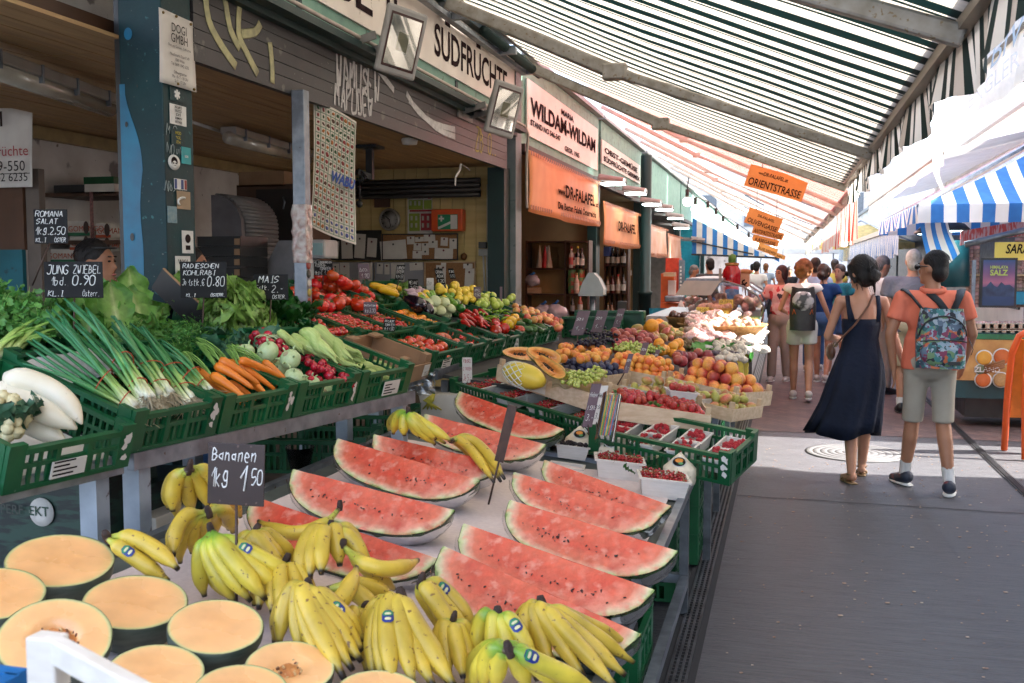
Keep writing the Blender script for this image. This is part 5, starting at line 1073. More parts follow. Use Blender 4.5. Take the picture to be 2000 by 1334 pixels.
f=c2(-.38,.42,'green crate of cherry tomatoes on the vine behind the steel pole',.34,.42);pile('cherry_tomato',CHER,f,.02,.40,.02,.40,.020,'cherry tomato on the vine beside the steel pole','tomato','vine cherry tomatoes',3,.04,under=MATS['cherry_tomato_skin'])
f=c2(.06,.4,'green crate of cherry tomatoes on the vine',.34,.42);pile('cherry_tomato',CHER,f,.02,.38,.02,.40,.0175,'vine cherry tomato left of the loose ones','tomato','cherry tomatoes left of the divider',3,.04,under=MATS['cherry_tomato_skin'])
f=c2(.48,.46,'green crate of loose cherry tomatoes',.34,.42);pile('cherry_tomato',CHER,f,.02,.44,.02,.40,.0165,'loose cherry tomato in the middle crate','tomato','loose cherry tomatoes',2,.05,under=MATS['cherry_tomato_skin'])
def vines(px0,px1,py0,py1,n,h):
 g=MB()
 for i in range(n):
  p=U2.at(R.uniform(px0,px1),R.uniform(py0,py1),h);d=V((R.gauss(0,.03),R.gauss(0,.03),R.gauss(0,.01)));g.add(tube(bez(p-d,p+V((0,0,.02)),p+d,5),.0022,4))
 g.build('tomato_vines',MATS['calyx_green'],label='green vine stems among the tomatoes behind the pole',cat='vines')
vines(612,760,615,660,60,.11)
f=c2(.98,.4,'green crate of orange tomatoes in the second row',.34,.4);pile('orange_tomato',OTOM,f,.03,.37,.03,.36,.034,'orange tomato below the zucchini','tomato','orange tomatoes',1,.05)
f=c2(.55,.5,'green crate of zucchini above the tomatoes',.82,.4,.15)
e=MB().b(obox(U2.at(672,592,.02),U2.e*.33,U2.b*.2,U2.n*.01));e.build('tomato_tray',M_CARD,label='shallow cardboard tray under the heaped vine tomatoes',cat='tray')
for(px,py,h)in[(615+k*16+R.uniform(-4,4),592-R.uniform(0,4)-6*(k%2),.05)for k in range(8)]+[(612+k*15,572+R.uniform(-4,4),.10)for k in range(8)]+[(618+k*15,556+R.uniform(-4,4)+k*1.5,.15)for k in range(7)]+[(628+k*16,541+R.uniform(-3,3)+k*4,.2)for k in range(5)]+[(650,538,.24),(668,548,.22),(640,532,.22),(655,585,.08),(690,575,.1),(705,585,.08),(722,588,.06)]:
 put('vine_tomato',R.choice(TOM),U2.at(px,py,h),rot(R.uniform(-.6,.6),R.uniform(-.6,.6),R.uniform(0,6.3)),R.uniform(.042,.052),'big glossy vine tomato on the heap right of the pole','tomato','heaped vine tomatoes')
for i in range(26):x=R.uniform(612,730);put('vine_tomato',R.choice(TOM),U2.at(x,600-R.uniform(0,22),.1+R.uniform(0,.05)),rot(R.uniform(-.6,.6),R.uniform(-.6,.6),R.uniform(0,6.3)),R.uniform(.042,.052),'big glossy vine tomato on the heap right of the pole','tomato','heaped vine tomatoes')
for i in range(9):put('vine_tomato',R.choice(TOM),U2.at(558+R.uniform(-2,26),566+i*4.5,.1),rrot(),.042,'vine tomato left of the steel pole','tomato','tomatoes left of the pole')
M_ZUC=mat('zucchini_skin',(.022,.1,.012),(.012,.06,.008),rough=.3,ns=30,spots=(60,.66,(.08,.2,.04)),rnd=.2);M_YZUC=mat('yellow_zucchini',(.75,.48,.015),(.65,.36,.01),rough=.3,ns=4)
M_AUB=mat('aubergine_skin',(.008,.004,.01),(.014,.006,.016),rough=.12,coat=.5,ns=3)
zp=lambda s:lambda t:s*(min(1,(t+.05)*5))**.5*(1 if t<.88 else max(.4,1-(t-.88)*4))
for(a,b,h,m,s,lab,nm)in(((722,556),(776,572),.16,M_YZUC,.026,'upper yellow zucchini on the green ones','yellow_zucchini'),((738,564),(778,577),.15,M_YZUC,.026,'lower yellow zucchini on the green ones','yellow_zucchini'),((756,558),(783,566),.14,M_YZUC,.023,'short yellow zucchini at the right','yellow_zucchini'),((730,566),(772,584),.12,M_ZUC,.026,'green zucchini beside the yellow ones','zucchini'),((712,568),(752,582),.10,M_ZUC,.027,'dark green zucchini at the left of the crate','zucchini'),((716,576),(748,590),.08,M_ZUC,.025,'lowest dark green zucchini','zucchini'),((760,580),(785,590),.1,M_ZUC,.024,'short green zucchini near the aubergines','zucchini'),((765,588),(790,594),.08,M_ZUC,.022,'small zucchini end beside the aubergine','zucchini')):
 veg(nm,m,path(U2,a,b,h,h*.9,.01),prof(12,zp(s)),lab,'zucchini')
ap=lambda s:lambda t:s*(.35+.65*min(1,t*1.6))*(1 if t<.8 else max(.1,(1-((t-.8)/.2)**2)**.5))
for(a,b,h,s,lab)in(((790,583),(826,605),.16,.055,'largest glossy black aubergine'),((812,588),(840,612),.14,.045,'second long black aubergine'),((838,600),(862,616),.08,.03,'small aubergine under the fennel'),((940,638),(970,650),.06,.03,'purple aubergine alone in its crate')):
 veg('aubergine',M_AUB,path(U2,a,b,h,h*.9,.03),prof(12,ap(s)),lab,'aubergine')
FEN=MB().add(ell((0,0,0),(1,.7,1.1),14,10,.08),t=.05)
for k in range(5):FEN.add(tube([(.3*cos(k),.2*sin(k),.8),(.5*cos(k*1.3),.2,1.6),(.6*cos(k*1.3),.3,2.3)],[.3,.24,.2],7),t=.55+.05*k)
FENM=FEN.mesh('fennel',M_STALK)
for i,(x,y,h)in enumerate(((835,592,.16),(850,588,.18),(868,590,.17),(880,602,.12),(860,606,.11),(895,600,.1),(842,604,.1),(872,612,.07))):put('fennel',FENM,U2.at(x,y,h),rot(R.uniform(-1.2,-.6),R.uniform(-.5,.5),R.uniform(.4,1.2)),.042,'white fennel bulb with green stalks','fennel','fennel bulbs')
M_GAR=mat('garlic_skin',(.6,.5,.52),(.4,.2,.28),rough=.5,ns=5,stretch=(5,5,1))
GAR=MB().add(tube([(0,0,-1),(0,0,-.7),(0,0,0),(0,0,.6),(0,0,1.1),(0,0,1.7)],[.3,.85,1,.6,.25,.15],12)).mesh('garlic',M_GAR)
for i,(x,y)in enumerate(((815,572),(822,578),(808,578),(818,567),(826,572),(803,570))):put('garlic',GAR,U2.at(x,y,.16),rrot(),.032,'purple skinned garlic bulb by the fennel','garlic','garlic bulbs')
put('lettuce_head',LETH[0],U2.at(795,572,.1),rot(0,.3,1),.6,'small pale lettuce between zucchini and garlic','lettuce',None)
LEM=fruit('lemon',c=(.82,.62,.06),c2=(.74,.5,.04),r=(.8,.8,1.05),dimple=-.0,point=.22,rough=.4,bump=.2)
LIM=fruit('lime',c=(.16,.34,.03),c2=(.09,.24,.02),r=(.85,.85,1),dimple=0,point=.12,rough=.3)
APG=fruit('green_apple',c=(.45,.55,.1),c2=(.36,.48,.06),rough=.28,r=(1,1,.9));PEPG=tomato_mesh(1,.2,1.1,True,(.03,.16,.02),'green_pepper')
crate(U2.sub(1.75,.72,.0),.55,.5,.12,'green crate under the lemons');crate(U2.sub(2.4,.5,.0),.6,.55,.12,'green crate of green apples at the back')
for i in range(46):
 x=R.uniform(815,938);y=555+.3*abs(x-880)*.6+R.uniform(0,34)*(1 if x<900 else .8);put('lemon',LEM,U2.at(x,y,.12+.08*(1-(y-555)/45)),rrot(),.036,'yellow lemon on the heap below the cork board','lemon','lemons')
for i in range(9):put('lime',LIM,U2.at(R.uniform(868,905),R.uniform(576,594),.15),rrot(),.03,'green lime in front of the lemons','lime','limes')
for i in range(5):put('green_pepper',PEPG,U2.at(R.uniform(890,912),R.uniform(585,602),.14),rrot(),.034,'green bell pepper right of the limes','pepper','green peppers')
for i in range(26):put('green_apple',APG,U2.at(R.uniform(930,1005),R.uniform(576,598)+.0,.1+R.uniform(0,.05)),rrot(),.036,'green apple in the rear crate','apple','green apples')
M_RP=mat('red_pepper_skin',(.5,.02,.012),(.36,.012,.01),rough=.15,coat=.4,ns=3,rnd=.15)
pp_=lambda s:lambda t:s*(min(1,(t+.04)*5)**.5)*(1-.75*t)
for i in range(22):
 x,y=R.uniform(895,938),R.uniform(603,632);A=U2.at(x,y,.14+R.uniform(-.04,.04));d=V((R.uniform(.3,.9),-R.uniform(.2,.6),-.25))*R.uniform(.12,.17)
 veg('pointed_pepper',M_RP,bez(A,A+d*.5+V((0,0,.02)),A+d,10),prof(10,pp_(.024)),'red pointed pepper in the crate behind the tomatoes','pepper','red pointed peppers',9)
M_CH=mat('green_chilli_skin',(.28,.42,.03),(.14,.3,.015),rough=.25,ns=4,coat=.3)
for i in range(26):
 x,y=R.uniform(935,985),R.uniform(603,628);A=U2.at(x,y,.1+R.uniform(0,.05));d=V((R.uniform(-.6,.9),R.uniform(-.6,.5),R.uniform(-.2,.1)))*R.uniform(.1,.16)
 veg('green_chilli',M_CH,bez(A,A+d*.5+V((0,0,.03)),A+d,9),prof(9,pp_(.011)),'long green chilli between red and bell peppers','chilli','green chillies',7)
BEL=[tomato_mesh(s,.22,1.1,True,cc,nm)for s,cc,nm in((0,(.5,.02,.012),'red_bell_pepper'),(2,(.75,.42,.01),'yellow_bell_pepper'))]
for i in range(16):put('bell_pepper',BEL[0],U2.at(R.uniform(962,1018),R.uniform(622,648),.1+R.uniform(-.02,.04)),rrot(),R.uniform(.038,.046),'red bell pepper beside the cucumbers','pepper','red bell peppers')
for(x,y)in((998,628),(1005,622),(992,634)):put('bell_pepper',BEL[1],U2.at(x,y,.16),rrot(),.042,'yellow bell pepper among the red ones','pepper','yellow bell peppers')
M_CUC=mat('cucumber_skin',(.05,.13,.03),(.025,.08,.015),rough=.35,ns=20,stretch=(6,6,6),bump=.1,rnd=.2)
for i in range(24):
 x,y=R.uniform(1012,1062),R.uniform(614,648);A=U2.at(x,y,.1+R.uniform(-.02,.05));d=V((R.uniform(.4,1),R.uniform(-.6,.3),-.1))*R.uniform(.13,.17)
 veg('cucumber',M_CUC,bez(A-d/2,A+V((0,0,.01)),A+d/2,9),prof(9,zp(.022)),'short dark cucumber in the far crate','cucumber','cucumbers',9)
NEC=fruit('nectarine',ramp=[.3,(0,(.75,.42,.12)),(.45,(.68,.22,.08)),(1,(.5,.06,.05))],rough=.3)
for i in range(44):x=R.uniform(1005,1096);put('nectarine',NEC,U2.at(x,592+(x-1000)*.36+R.uniform(0,18),.1+R.uniform(0,.05)),rrot(),.032,'red and yellow nectarine at the end of the counter','nectarine','nectarines on the counter')
crate(U2.sub(3.02,.3,-.0),.34,.5,.13,'green crate of nectarines against the end post')
M_BOARDP=mat('faded_board',(.16,.1,.12),(.1,.06,.075),rough=.45,ns=8)
M_SPIKE=mat('cream_clip',(.6,.55,.45))
def small(px0,py0,px1,py1,base,lines,lab,m=None,**k):return chalk_sign(px0,py0,px1,py1,base,lines,lab,mb=m,**k)
small(613,509,650,538,U2.at(630,560,.15),[('KL.I ÖSTERREICH',.05,.82,.12),('RISPEN-',.08,.58,.2,.6),('TOMATEN',.3,.36,.2,.6),('1kg €',.05,.05,.24,.4),('1,90',.55,.05,.28,.38)],'chalk sign reading RISPEN TOMATEN 1,90 on the tomato heap')
small(700,515,722,545,U2.at(712,580,.1),[('Zucch.',.1,.5,.2),('1,90',.2,.1,.25)],'faded brown sign left above the zucchini',M_BOARDP,lean=-.12)
small(773,517,790,547,U2.at(772,575,.1),[('BIRNEN',.08,.7,.18),('ÖSTERR',.08,.45,.18),('1kg 4,50',.06,.12,.22)],'black price sign leaning over the zucchini',lean=.15)
small(797,545,817,570,U2.at(806,585,.1),[('MELANZ',.1,.6,.24),('2,50',.2,.15,.3)],'black price sign above the aubergines')
small(852,524,868,564,U2.at(862,585,.1),[('GRAN',.1,.75,.14),('ADA',.1,.55,.14),('1,20',.1,.3,.16),('STK',.1,.08,.12)],'tall black price sign left among the lemons',lean=-.2)
small(877,524,888,545,U2.at(888,575,.12),[('KIWI',.1,.6,.22),('0,50',.1,.15,.25)],'small black price sign on the right above the lemons',lean=-.25)
small(833,543,847,566,U2.at(840,580,.1),[('Zitr.',.1,.4,.3)],'small white price card on the lemons',M_PAPER,ink=M_INK)
small(925,560,939,583,U2.at(932,600,.1),[('APFEL',.1,.6,.2),('1,50',.1,.2,.26)],'faded mauve sign beside the green apples',M_BOARDP)
small(710,590,735,614,U2.at(722,625,.1),[('Datteltom',.06,.65,.18),('1kg',.08,.15,.25,.3),('3,90',.45,.15,.32)],'mauve sign reading 3,90 on the loose cherry tomatoes',M_BOARDP)
small(749,622,772,648,U2.at(760,655,.1),[('PFLAUM.',.1,.7,.18),('TOMATEN',.1,.42,.2),('1kg 1,80',.08,.1,.24)],'black price sign standing in the cherry tomatoes',lean=.1)
small(997,661,1013,685,U2.at(1004,690,.0),[('PAPAYA',.1,.65,.18),('3,90',.15,.2,.25)],'white price card in front of the aubergine crate',M_PAPER,ink=M_INK,stick=False)
small(976,560,981,592,U2.at(979,600,.1),[],'thin side view of a price sign near the end post',M_BOARDP)
TN=V((.107,0,1)).normalized();TE=V((0,1,0));TB=V((-1,0,.107)).normalized()
T0=Fr((-.40,1.0,.63),TE,TB,TN)
T2=Fr((-.36,4.6,.80),(-.02,1,0),V((-1,-.02,.14)),TN);T2.b=V((-1,-.02,.14)).normalized();T2.n=T2.e.cross(T2.b).normalized();T2.M=mframe(T2.A,T2.e,T2.b,T2.n)
e=E('fruit_table',(-1.1,2.8,0),'low sloping steel table carrying bananas, melons and watermelons','table')
L=3.6
MB().b(obox(T0.M@V((L/2-.4,.72,-.02)),T0.e*(L/2+.4),T0.b*.72,T0.n*.012)).build('table_top',mat('grey_green_board',(.1,.12,.11),(.05,.06,.055),rough=.6,ns=8),e)
g=MB()
for t in(0,1.44):g.b(beam(T0.M@V((-.8,t,-.012)),T0.M@V((L,t,-.012)),.03,.05,T0.n))
g.b(beam(T0.M@V((L,0,-.012)),T0.M@V((L,1.44,-.012)),.03,.05,T0.n))
g.build('rim',M_STEEL,e)
M_DLEG=mat('dark_steel_leg',(.16,.17,.19),(.08,.085,.095),rough=.4,metal=.6,ns=12,bump=.05)
for(y,t)in((4.53,.02),(2.05,.02),(4.53,1.38),(1.2,1.38)):
 p=T0.M@V((y-1.0,t,-.04));MB().b(box((p.x-.02,p.y-.02,.0),(p.x+.02,p.y+.02,p.z))).b(box((p.x-.04,p.y-.04,.0),(p.x+.04,p.y+.04,.008))).build('leg',M_DLEG,e)
g=MB().b(beam((-.42,.3,.17),(-.42,4.5,.17),.04,.04)).b(beam((-.44,4.53,.17),(-1.8,4.53,.17),.04,.04));g.build('stretcher',M_STEEL,e)
M_CLOTH=mat('pink_check_paper',(.78,.67,.65),(.7,.59,.58),rough=.7,ns=60,bump=.08,bs=150,transl=.1)
rr=random.Random(5)
MB().add(sheet(lambda u,v:T0.M@V((-.5+u*3.9,.05+v*1.28,.004+.008*max(0,noise.noise((u*16,v*7,0)))+.004*noise.noise((u*40,v*20,3)))),90,40)).build('table_paper',M_CLOTH,label='crinkled pale pink paper covering the low fruit table',cat='paper')
g=MB()
for i in range(5):
 c=T0.at(1225+12*i,1080-40*i,.003);g.add(sheet(lambda u,v:c+T0.e*(.28*(u-.5))-T0.b*(.05*v)+V((.01,0,-.11*v*v+.012*sin(u*9+i))),10,6))
g.build('film_edge',M_FILM,label='edge of clear film hanging over the front of the table',cat='film')
k=0
for(x,y,n,w,d)in((-.85,4.62,4,.38,.4),(-.82,5.25,3,.4,.4),(-.92,2.0,3,.5,.4),(-.95,2.62,2,.5,.4),(-.96,3.3,2,.5,.4)):
 for j in range(n):
  k+=1;crate(Fr(V((x,y,.02+j*.155)),(1,0,0),(0,1,0),(0,0,1)),w,d,.15,'green crate in the stack under the low table','crates stacked under the low table')
M_RIND=mat('melon_rind',(.04,.085,.02),(.012,.03,.008),rough=.25,ns=8,stretch=(3,14,14),coat=.5,fac=(.42,.58))
M_FLESH=mat('melon_flesh',rough=.2,ns=16,coat=.6,sss=.12,bump=.4,bs=45,amp=(.8,1.12),soft=.16,spots=[(26,.55,(.74,.26,.19)),(9,.56,(.76,.25,.18)),(11,.58,(.48,.035,.025))],ramp=[.2,(0,(.72,.12,.065)),(.5,(.62,.07,.04)),(.78,(.68,.15,.085)),(.87,(.74,.38,.26)),(.93,(.66,.58,.36)),(.975,(.5,.55,.26)),(1,(.16,.26,.07))])
M_SEED=mat('melon_seed',(.012,.008,.008),rough=.35)
def wedge(l,r,lab,dep=.16,ang=42,hl=.15,hr=.13,seed=0,nseed=20):
 A,B=T0.at(*l,hl),T0.at(*r,hr);ax=B-A;Ln=ax.length;ax.normalize();n=T0.n;side=ax.cross(n).normalized()
 if side.y>0:side=-side
 c=(A+B)/2;rr=random.Random(seed);a=rad(ang);e=E('watermelon_wedge',c-n*dep,lab,'watermelon','watermelon wedges')
 d1=-n*cos(a)+side*sin(a);d2=-n*sin(a)-side*cos(a);h=Ln/2
 def prof(t):return dep*(max(0,1-abs(t)**2.6))**.5
 N,K=36,14
 def face(d,nn):
  vs,ts,fs=[],[],[]
  for i in range(N+1):
   t=-1+2*i/N;t=max(-.999,min(.999,t))
   for k in range(K+1):
    q=(k/K);q=1-(1-q)**1.5;x=t*h;y=prof(t)*q;z=.004*noise.noise((x*9,y*9,seed))+.0015*noise.noise((x*60,y*60,seed))
    rr_=max(q if abs(t)<.2 else 0,((abs(t))**2.6+(y/dep)**2)**.5);vs.append(c+ax*x+d*y+nn*z*(1-rr_));ts.append(min(1,rr_**1.15))
  for i in range(N):
   for k in range(K):fs.append((i*(K+1)+k,(i+1)*(K+1)+k,(i+1)*(K+1)+k+1,i*(K+1)+k+1))
  return vs,fs,ts
 n1=-d2;g=MB().add(face(d1,n1));g.add(face(d2,-d1));g.build('flesh',M_FLESH,e)
 g=MB();vs,fs=[],[];K2=10
 for i in range(N+1):
  t=max(-.999,min(.999,-1+2*i/N))
  for k in range(K2+1):p=PI/2*k/K2;vs.append(c+ax*(t*h*1.004)+(d1*cos(p)+d2*sin(p))*(prof(t)*1.01+.001))
 for i in range(N):
  for k in range(K2):fs.append((i*(K2+1)+k,i*(K2+1)+k+1,(i+1)*(K2+1)+k+1,(i+1)*(K2+1)+k))
 g.add((vs,fs)).build('rind',M_RIND,e)
 g=MB()
 for i in range(nseed):
  t=rr.uniform(-.7,.7)if i%3 else rr.gauss(-.3+.6*(seed%2),.15);x=t*h;y=prof(t)*(rr.gauss(.5,.035)if i%4 else rr.gauss(.5,.12))
  if y<.01:continue
  s=rr.uniform(.002,.0042);g.add(ell(c+ax*x+d1*y+n1*.003,(s*.6,s*.6,s*1.2),6,4,M=Matrix.Rotation(rr.uniform(0,6),3,d2)@d1.to_track_quat('Z','Y').to_matrix()))
 g.build('seeds',M_SEED,e)
 g=MB();s0=rr.uniform(0,9)
 g.add(sheet(lambda u,v:(lambda t,p:c+ax*(t*h*(1.02+.03*noise.noise((u*9,v*5,s0))))+(d1*cos(p)+d2*sin(p))*(prof(t)*1.03+.006+.012*max(0,noise.noise((u*14,v*9,s0)))))(max(-.98,min(.98,-1+2*u)),-.02+.7*v),26,8));g.build('cling_film',M_FILM,e)
 return e
W=wedge
W((495,969),(858,1092),'watermelon wedge half hidden behind the bananas, nearest in the left column',.15,52,.12,.10,1)
W((572,916),(888,996),'watermelon wedge with a clean seed row, second in the left column',.155,50,.16,.13,2,26)
W((660,856),(937,938),'watermelon wedge third from the front in the left column',.155,50,.17,.14,3)
W((730,848),(978,905),'watermelon wedge under the two far banana hands',.14,48,.17,.14,4)
W((830,808),(1067,868),'watermelon wedge behind the banana hands and the price rod',.15,50,.18,.15,5)
W((898,764),(1102,838),'farthest watermelon wedge touching the berry crate',.15,52,.19,.15,6,10)
W((1064,898),(1311,988),'watermelon wedge directly below the white currant punnets',.13,46,.14,.10,7)
W((1004,922),(1292,1006),'watermelon wedge second in the right column',.14,50,.15,.12,8)
W((996,976),(1324,1076),'largest watermelon wedge, dark seeds in its middle, right column',.165,52,.16,.14,10,40)
W((906,1022),(1279,1152),'watermelon wedge with a crack near its left end',.16,52,.16,.13,11,30)
W((866,1066),(1252,1238),'film wrapped shiny watermelon wedge closest to the bananas',.165,56,.15,.10,12,18)
M_MEL=mat('melon_peach_flesh',rough=.28,ns=7,coat=.35,sss=.15,amp=(.9,1.08),ramp=[.05,(0,(.84,.42,.16)),(.75,(.86,.46,.19)),(.92,(.83,.5,.2)),(.965,(.6,.55,.24)),(1,(.2,.24,.09))])
M_MSK=mat('melon_dark_skin',(.1,.115,.085),(.035,.05,.035),rough=.45,ns=7,stretch=(2,2,9),spots=[(7,.66,(.2,.18,.12))])
M_PITH=mat('melon_pith',(.7,.3,.08),(.45,.14,.03),rough=.5,ns=30,bump=.6,bs=60,coat=.3)
def half(px,py,r,lab,tilt=.22,hh=.1,cav=0,sq=1.0,tn=None):
 c=T0.at(px,py,hh);nv=(T0.n+(EYE-c).normalized()*tilt).normalized()if tn is None else tn;e=E('melon_half',c-V((0,0,hh)),lab,'melon','melon halves')
 Q=nv.to_track_quat('Z','Y').to_matrix().to_4x4();M=Matrix.Translation(c)@Q@Matrix.Diagonal((r,r*sq,r,1));g=MB();N,K=40,12;vs,ts,fs=[],[],[]
 for k in range(K+1):
  for i in range(N):
   q=1-(1-k/K)**1.6;a=2*PI*i/N;w_=1+.02*noise.noise((cos(a)*2,sin(a)*2,px));z=-.004+.03*noise.noise((q*cos(a)*2,q*sin(a)*2,px))*(1-q)-(cav*.35*max(0,1-(q/.42)**4)if cav else 0);vs.append((q*cos(a)*w_,q*sin(a)*w_,z));ts.append(q if q>.01 else .01)
 for k in range(K):
  for i in range(N):fs.append((k*N+i,(k+1)*N+i,(k+1)*N+(i+1)%N,k*N+(i+1)%N))
 g.add((vs,fs,ts),M=M).build('flesh',M_MEL,e)
 pr=[(1.0,.0),(1.015,-.03),(1.0,-.25),(.9,-.5),(.72,-.75),(.4,-.9),(0,-.94)]
 MB().add(lathe(pr,40,cap=False),M=M).build('skin',M_MSK,e)
 if cav:
  g=MB();rr=random.Random(int(px));g.add(ell((0,0,-.26),(.4,.42,.2),16,10,.3,4),0,M=M)
  for i in range(60):
   a=rr.uniform(0,6.3);q=rr.uniform(.12,.42);g.add(ell((q*cos(a),q*sin(a),-.08-.1*rr.random()),(.03,.03,.05),6,4,M=rot(rr.uniform(-1,1),rr.uniform(-1,1),0).to_3x3()),1 if i%3 else 2,M=M)
  g.build('seed_cavity',[M_PITH,mat('melon_seed_pale',(.7,.45,.2)),mat('melon_seed_brown',(.2,.07,.02))],e)
 return e
def mr(px,w):return w*(T0.at(px,1150,.1)-EYE).length/1944*.97
half(118,1093,.122,'melon half topmost at the back left, large peach disc',.24,.12)
half(-12,1158,.105,'melon half cut by the left photo edge',.24,.11)
half(265,1174,.112,'melon half in the middle of the left group',.22,.11)
half(422,1222,.098,'melon half right of the middle with grey green skin showing',.26,.13)
c=T0.at(105,1250,.13);half(108,1245,.107,'upright melon half showing its seed cavity behind the white bar',.6,.12,1,1.0)
half(303,1312,.092,'melon half at the lower edge behind the white bar',.22,.10)
half(566,1302,.088,'melon half with a small seed hollow in front of the bananas',.24,.11,.35)
half(470,1352,.09,'melon half peeking in at the bottom edge',.2,.1);half(742,1362,.09,'melon half just showing below the middle banana hand',.2,.1)
p1,p2=P(98,1262,D=1.16),P(330,1390,D=1.02)
e=E('wooden_tray',p1,'blurred whitewashed wooden tray corner in the near left corner','tray');M_WWOOD=mat('whitewashed_wood',(.74,.68,.6),(.62,.55,.46),rough=.7,ns=5,stretch=(2,8,8))
MB().b(beam(p1,p2,.018,.03)).build('top_bar',M_WWOOD,e,bevel=.003);MB().b(box((p1.x-.022,p1.y-.015,p1.z-.22),(p1.x+.018,p1.y+.012,p1.z+.014))).build('corner_post',M_WWOOD,e,bevel=.003)
b0=P(52,1318,D=1.22);f=Fr(b0-V((.3,.3,.125)),(1,0,0),(0,1,0),(0,0,1));crate(f,.3,.3,.12,'blue plastic crate in the near left corner',m=mat('blue_crate_plastic',(.01,.15,.42),rough=.4))
M_BAN=mat('banana_peel',rough=.38,ns=5,stretch=(1,1,1),bump=.06,bs=40,rnd=.07,spots=[(70,.64,(.2,.1,.025)),(9,.66,(.42,.27,.05)),(24,.68,(.1,.05,.015))],ramp=[.10,(0,(.06,.035,.02)),(.035,(.1,.06,.025)),(.06,(.38,.42,.06)),(.17,(.46,.46,.06)),(.3,(.62,.44,.05)),(.9,(.62,.42,.045)),(.955,(.45,.33,.05)),(.985,(.03,.018,.01)),(1,(.02,.012,.01))])
M_BANG=mat('banana_peel_green',rough=.4,ns=5,bump=.06,bs=40,rnd=.05,spots=[(60,.65,(.16,.09,.02)),(8,.68,(.3,.2,.04))],ramp=[.10,(0,(.06,.035,.02)),(.04,(.1,.09,.025)),(.07,(.14,.3,.03)),(.22,(.24,.4,.035)),(.42,(.62,.52,.05)),(.9,(.68,.5,.05)),(.95,(.4,.3,.05)),(.98,(.03,.018,.01)),(1,(.02,.012,.01))])
M_CROWN=mat('banana_crown',(.07,.035,.025),(.03,.016,.012),rough=.8,ns=40,bump=.6,bs=80)
M_BST=[mat('sticker_navy',(.01,.03,.22),rough=.3),mat('sticker_green',(.02,.25,.1)),mat('sticker_cream',(.75,.7,.4))]
def banana(A,ctrl,B,r,parent,m,stick=0.0):
 pts=bez(A,ctrl,B,18)
 def rf(t):
  if t<.16:return r*(.30+.12*t/.16)
  if t<.34:return r*(.42+.58*sin((t-.16)/.18*PI/2))
  if t<.78:return r*1.0
  if t<.95:return r*(1-.62*((t-.78)/.17)**1.5)
  return r*.30
 g=MB();v,f,t=tube(pts,[rf(i/18)for i in range(19)],10,True,1.0);v=[q for q in v]
 for i in range(19):
  for k in range(10):
   q=v[i*10+k];c=pts[i];v[i*10+k]=c+(q-c)*(1.05 if k%2==0 else .97)
 o=g.add((v,f,t)).build('banana',m,parent)
 if stick:
  i=int(stick*18);d=(pts[i+1]-pts[i-1]).normalized();no=(EYE-pts[i]).normalized();no=(no-d*no.dot(d)+V((0,0,.3))).normalized();no=(no-d*no.dot(d)).normalized();s=d.cross(no)
  g=MB()
  def patch(a0,a1,b0,b1,off,mi):g.add(sheet(lambda u,w_:(lambda x,y:pts[i]+d*x+(no*cos(y/rf(.5))+s*sin(y/rf(.5)))*(r*1.06+off))(a0+(a1-a0)*u,(b0+(b1-b0)*w_)*(1-.55*max(0,abs(2*u-1)-.6)/.4)),8,6),mi)
  patch(-.016,.016,-.012,.012,.0006,0);patch(-.014,-.001,-.010,.010,.0012,1);patch(-.009,-.003,-.006,.006,.0018,2);patch(.003,.010,-.006,.006,.0012,2)
  g.build('sticker',M_BST,o)
def hand(stem,tips,lab,hs=.17,green=False,r=.0215,crown=True):
 """stem px + height, tips: (px, py, height, bulge up, bulge side px dx, dy[, sticker])"""
 A=T0.at(stem[0],stem[1],hs);e=E('banana_hand',A-V((0,0,hs)),lab,'bananas','hands of bananas');m=M_BANG if green else M_BAN
 full=[]
 for i,tp in enumerate(tips):
  full.append(tp)
  if i+1<len(tips):
   t2=tips[i+1];dist=math.hypot(tp[0]-t2[0],tp[1]-t2[1]);k=min(2,int(dist/42))if len(tips)>2 else 0
   for q in range(k):f=(q+1)/(k+1);full.append(tuple(a+(b-a)*f for a,b in zip(tp[:6],t2[:6])))
 full+=[(t[0]-9,t[1]-7,max(.025,t[2]-.045),t[3]*.7,t[4],t[5])for t in tips[::2]]if len(tips)>2 else[]
 for i,tp in enumerate(full):
  B=T0.at(tp[0],tp[1],tp[2]);o=V((R.uniform(-.006,.006),R.uniform(-.006,.006),R.uniform(-.004,.004)))
  c=(A*.55+B*.45)+T0.n*tp[3]+(T0.at(tp[0]+tp[4],tp[1]+tp[5],tp[2])-B)*R.uniform(.8,1.3)+V((R.uniform(-.008,.008),R.uniform(-.008,.008),R.uniform(-.01,.012)))
  banana(A+o,c,B,r*1.02*R.uniform(.94,1.05),e,m,tp[6]if len(tp)>6 else 0)
 if crown:
  d=V((0,0,.026))+(A-e.location)*.02;d=d*R.uniform(.6,.9)+V((R.uniform(-.012,.012),R.uniform(-.012,.012),0));MB().add(tube([A-d*.6,A,A+d*.6,A+d],[.010,.0125,.0115,.008],9,True,R.uniform(.6,.9))).build('crown',M_CROWN,e)
 return e
hand((370,916),[(338,1000,.13,.04,-22,-6),(345,1010,.08,.03,-30,0),(440,985,.15,.05,12,-10),(420,1000,.1,.03,10,-5)],'banana hand standing at the back left beside the price sign',.26)
hand((408,1003),[(338,1088,.12,.06,-46,-6),(352,1100,.06,.04,-40,0),(398,1060,.10,.03,-12,0),(470,1010,.12,.05,10,-20),(455,1040,.10,.04,10,-10)],'spotted banana hand curving left under the price sign',.2,r=.02)
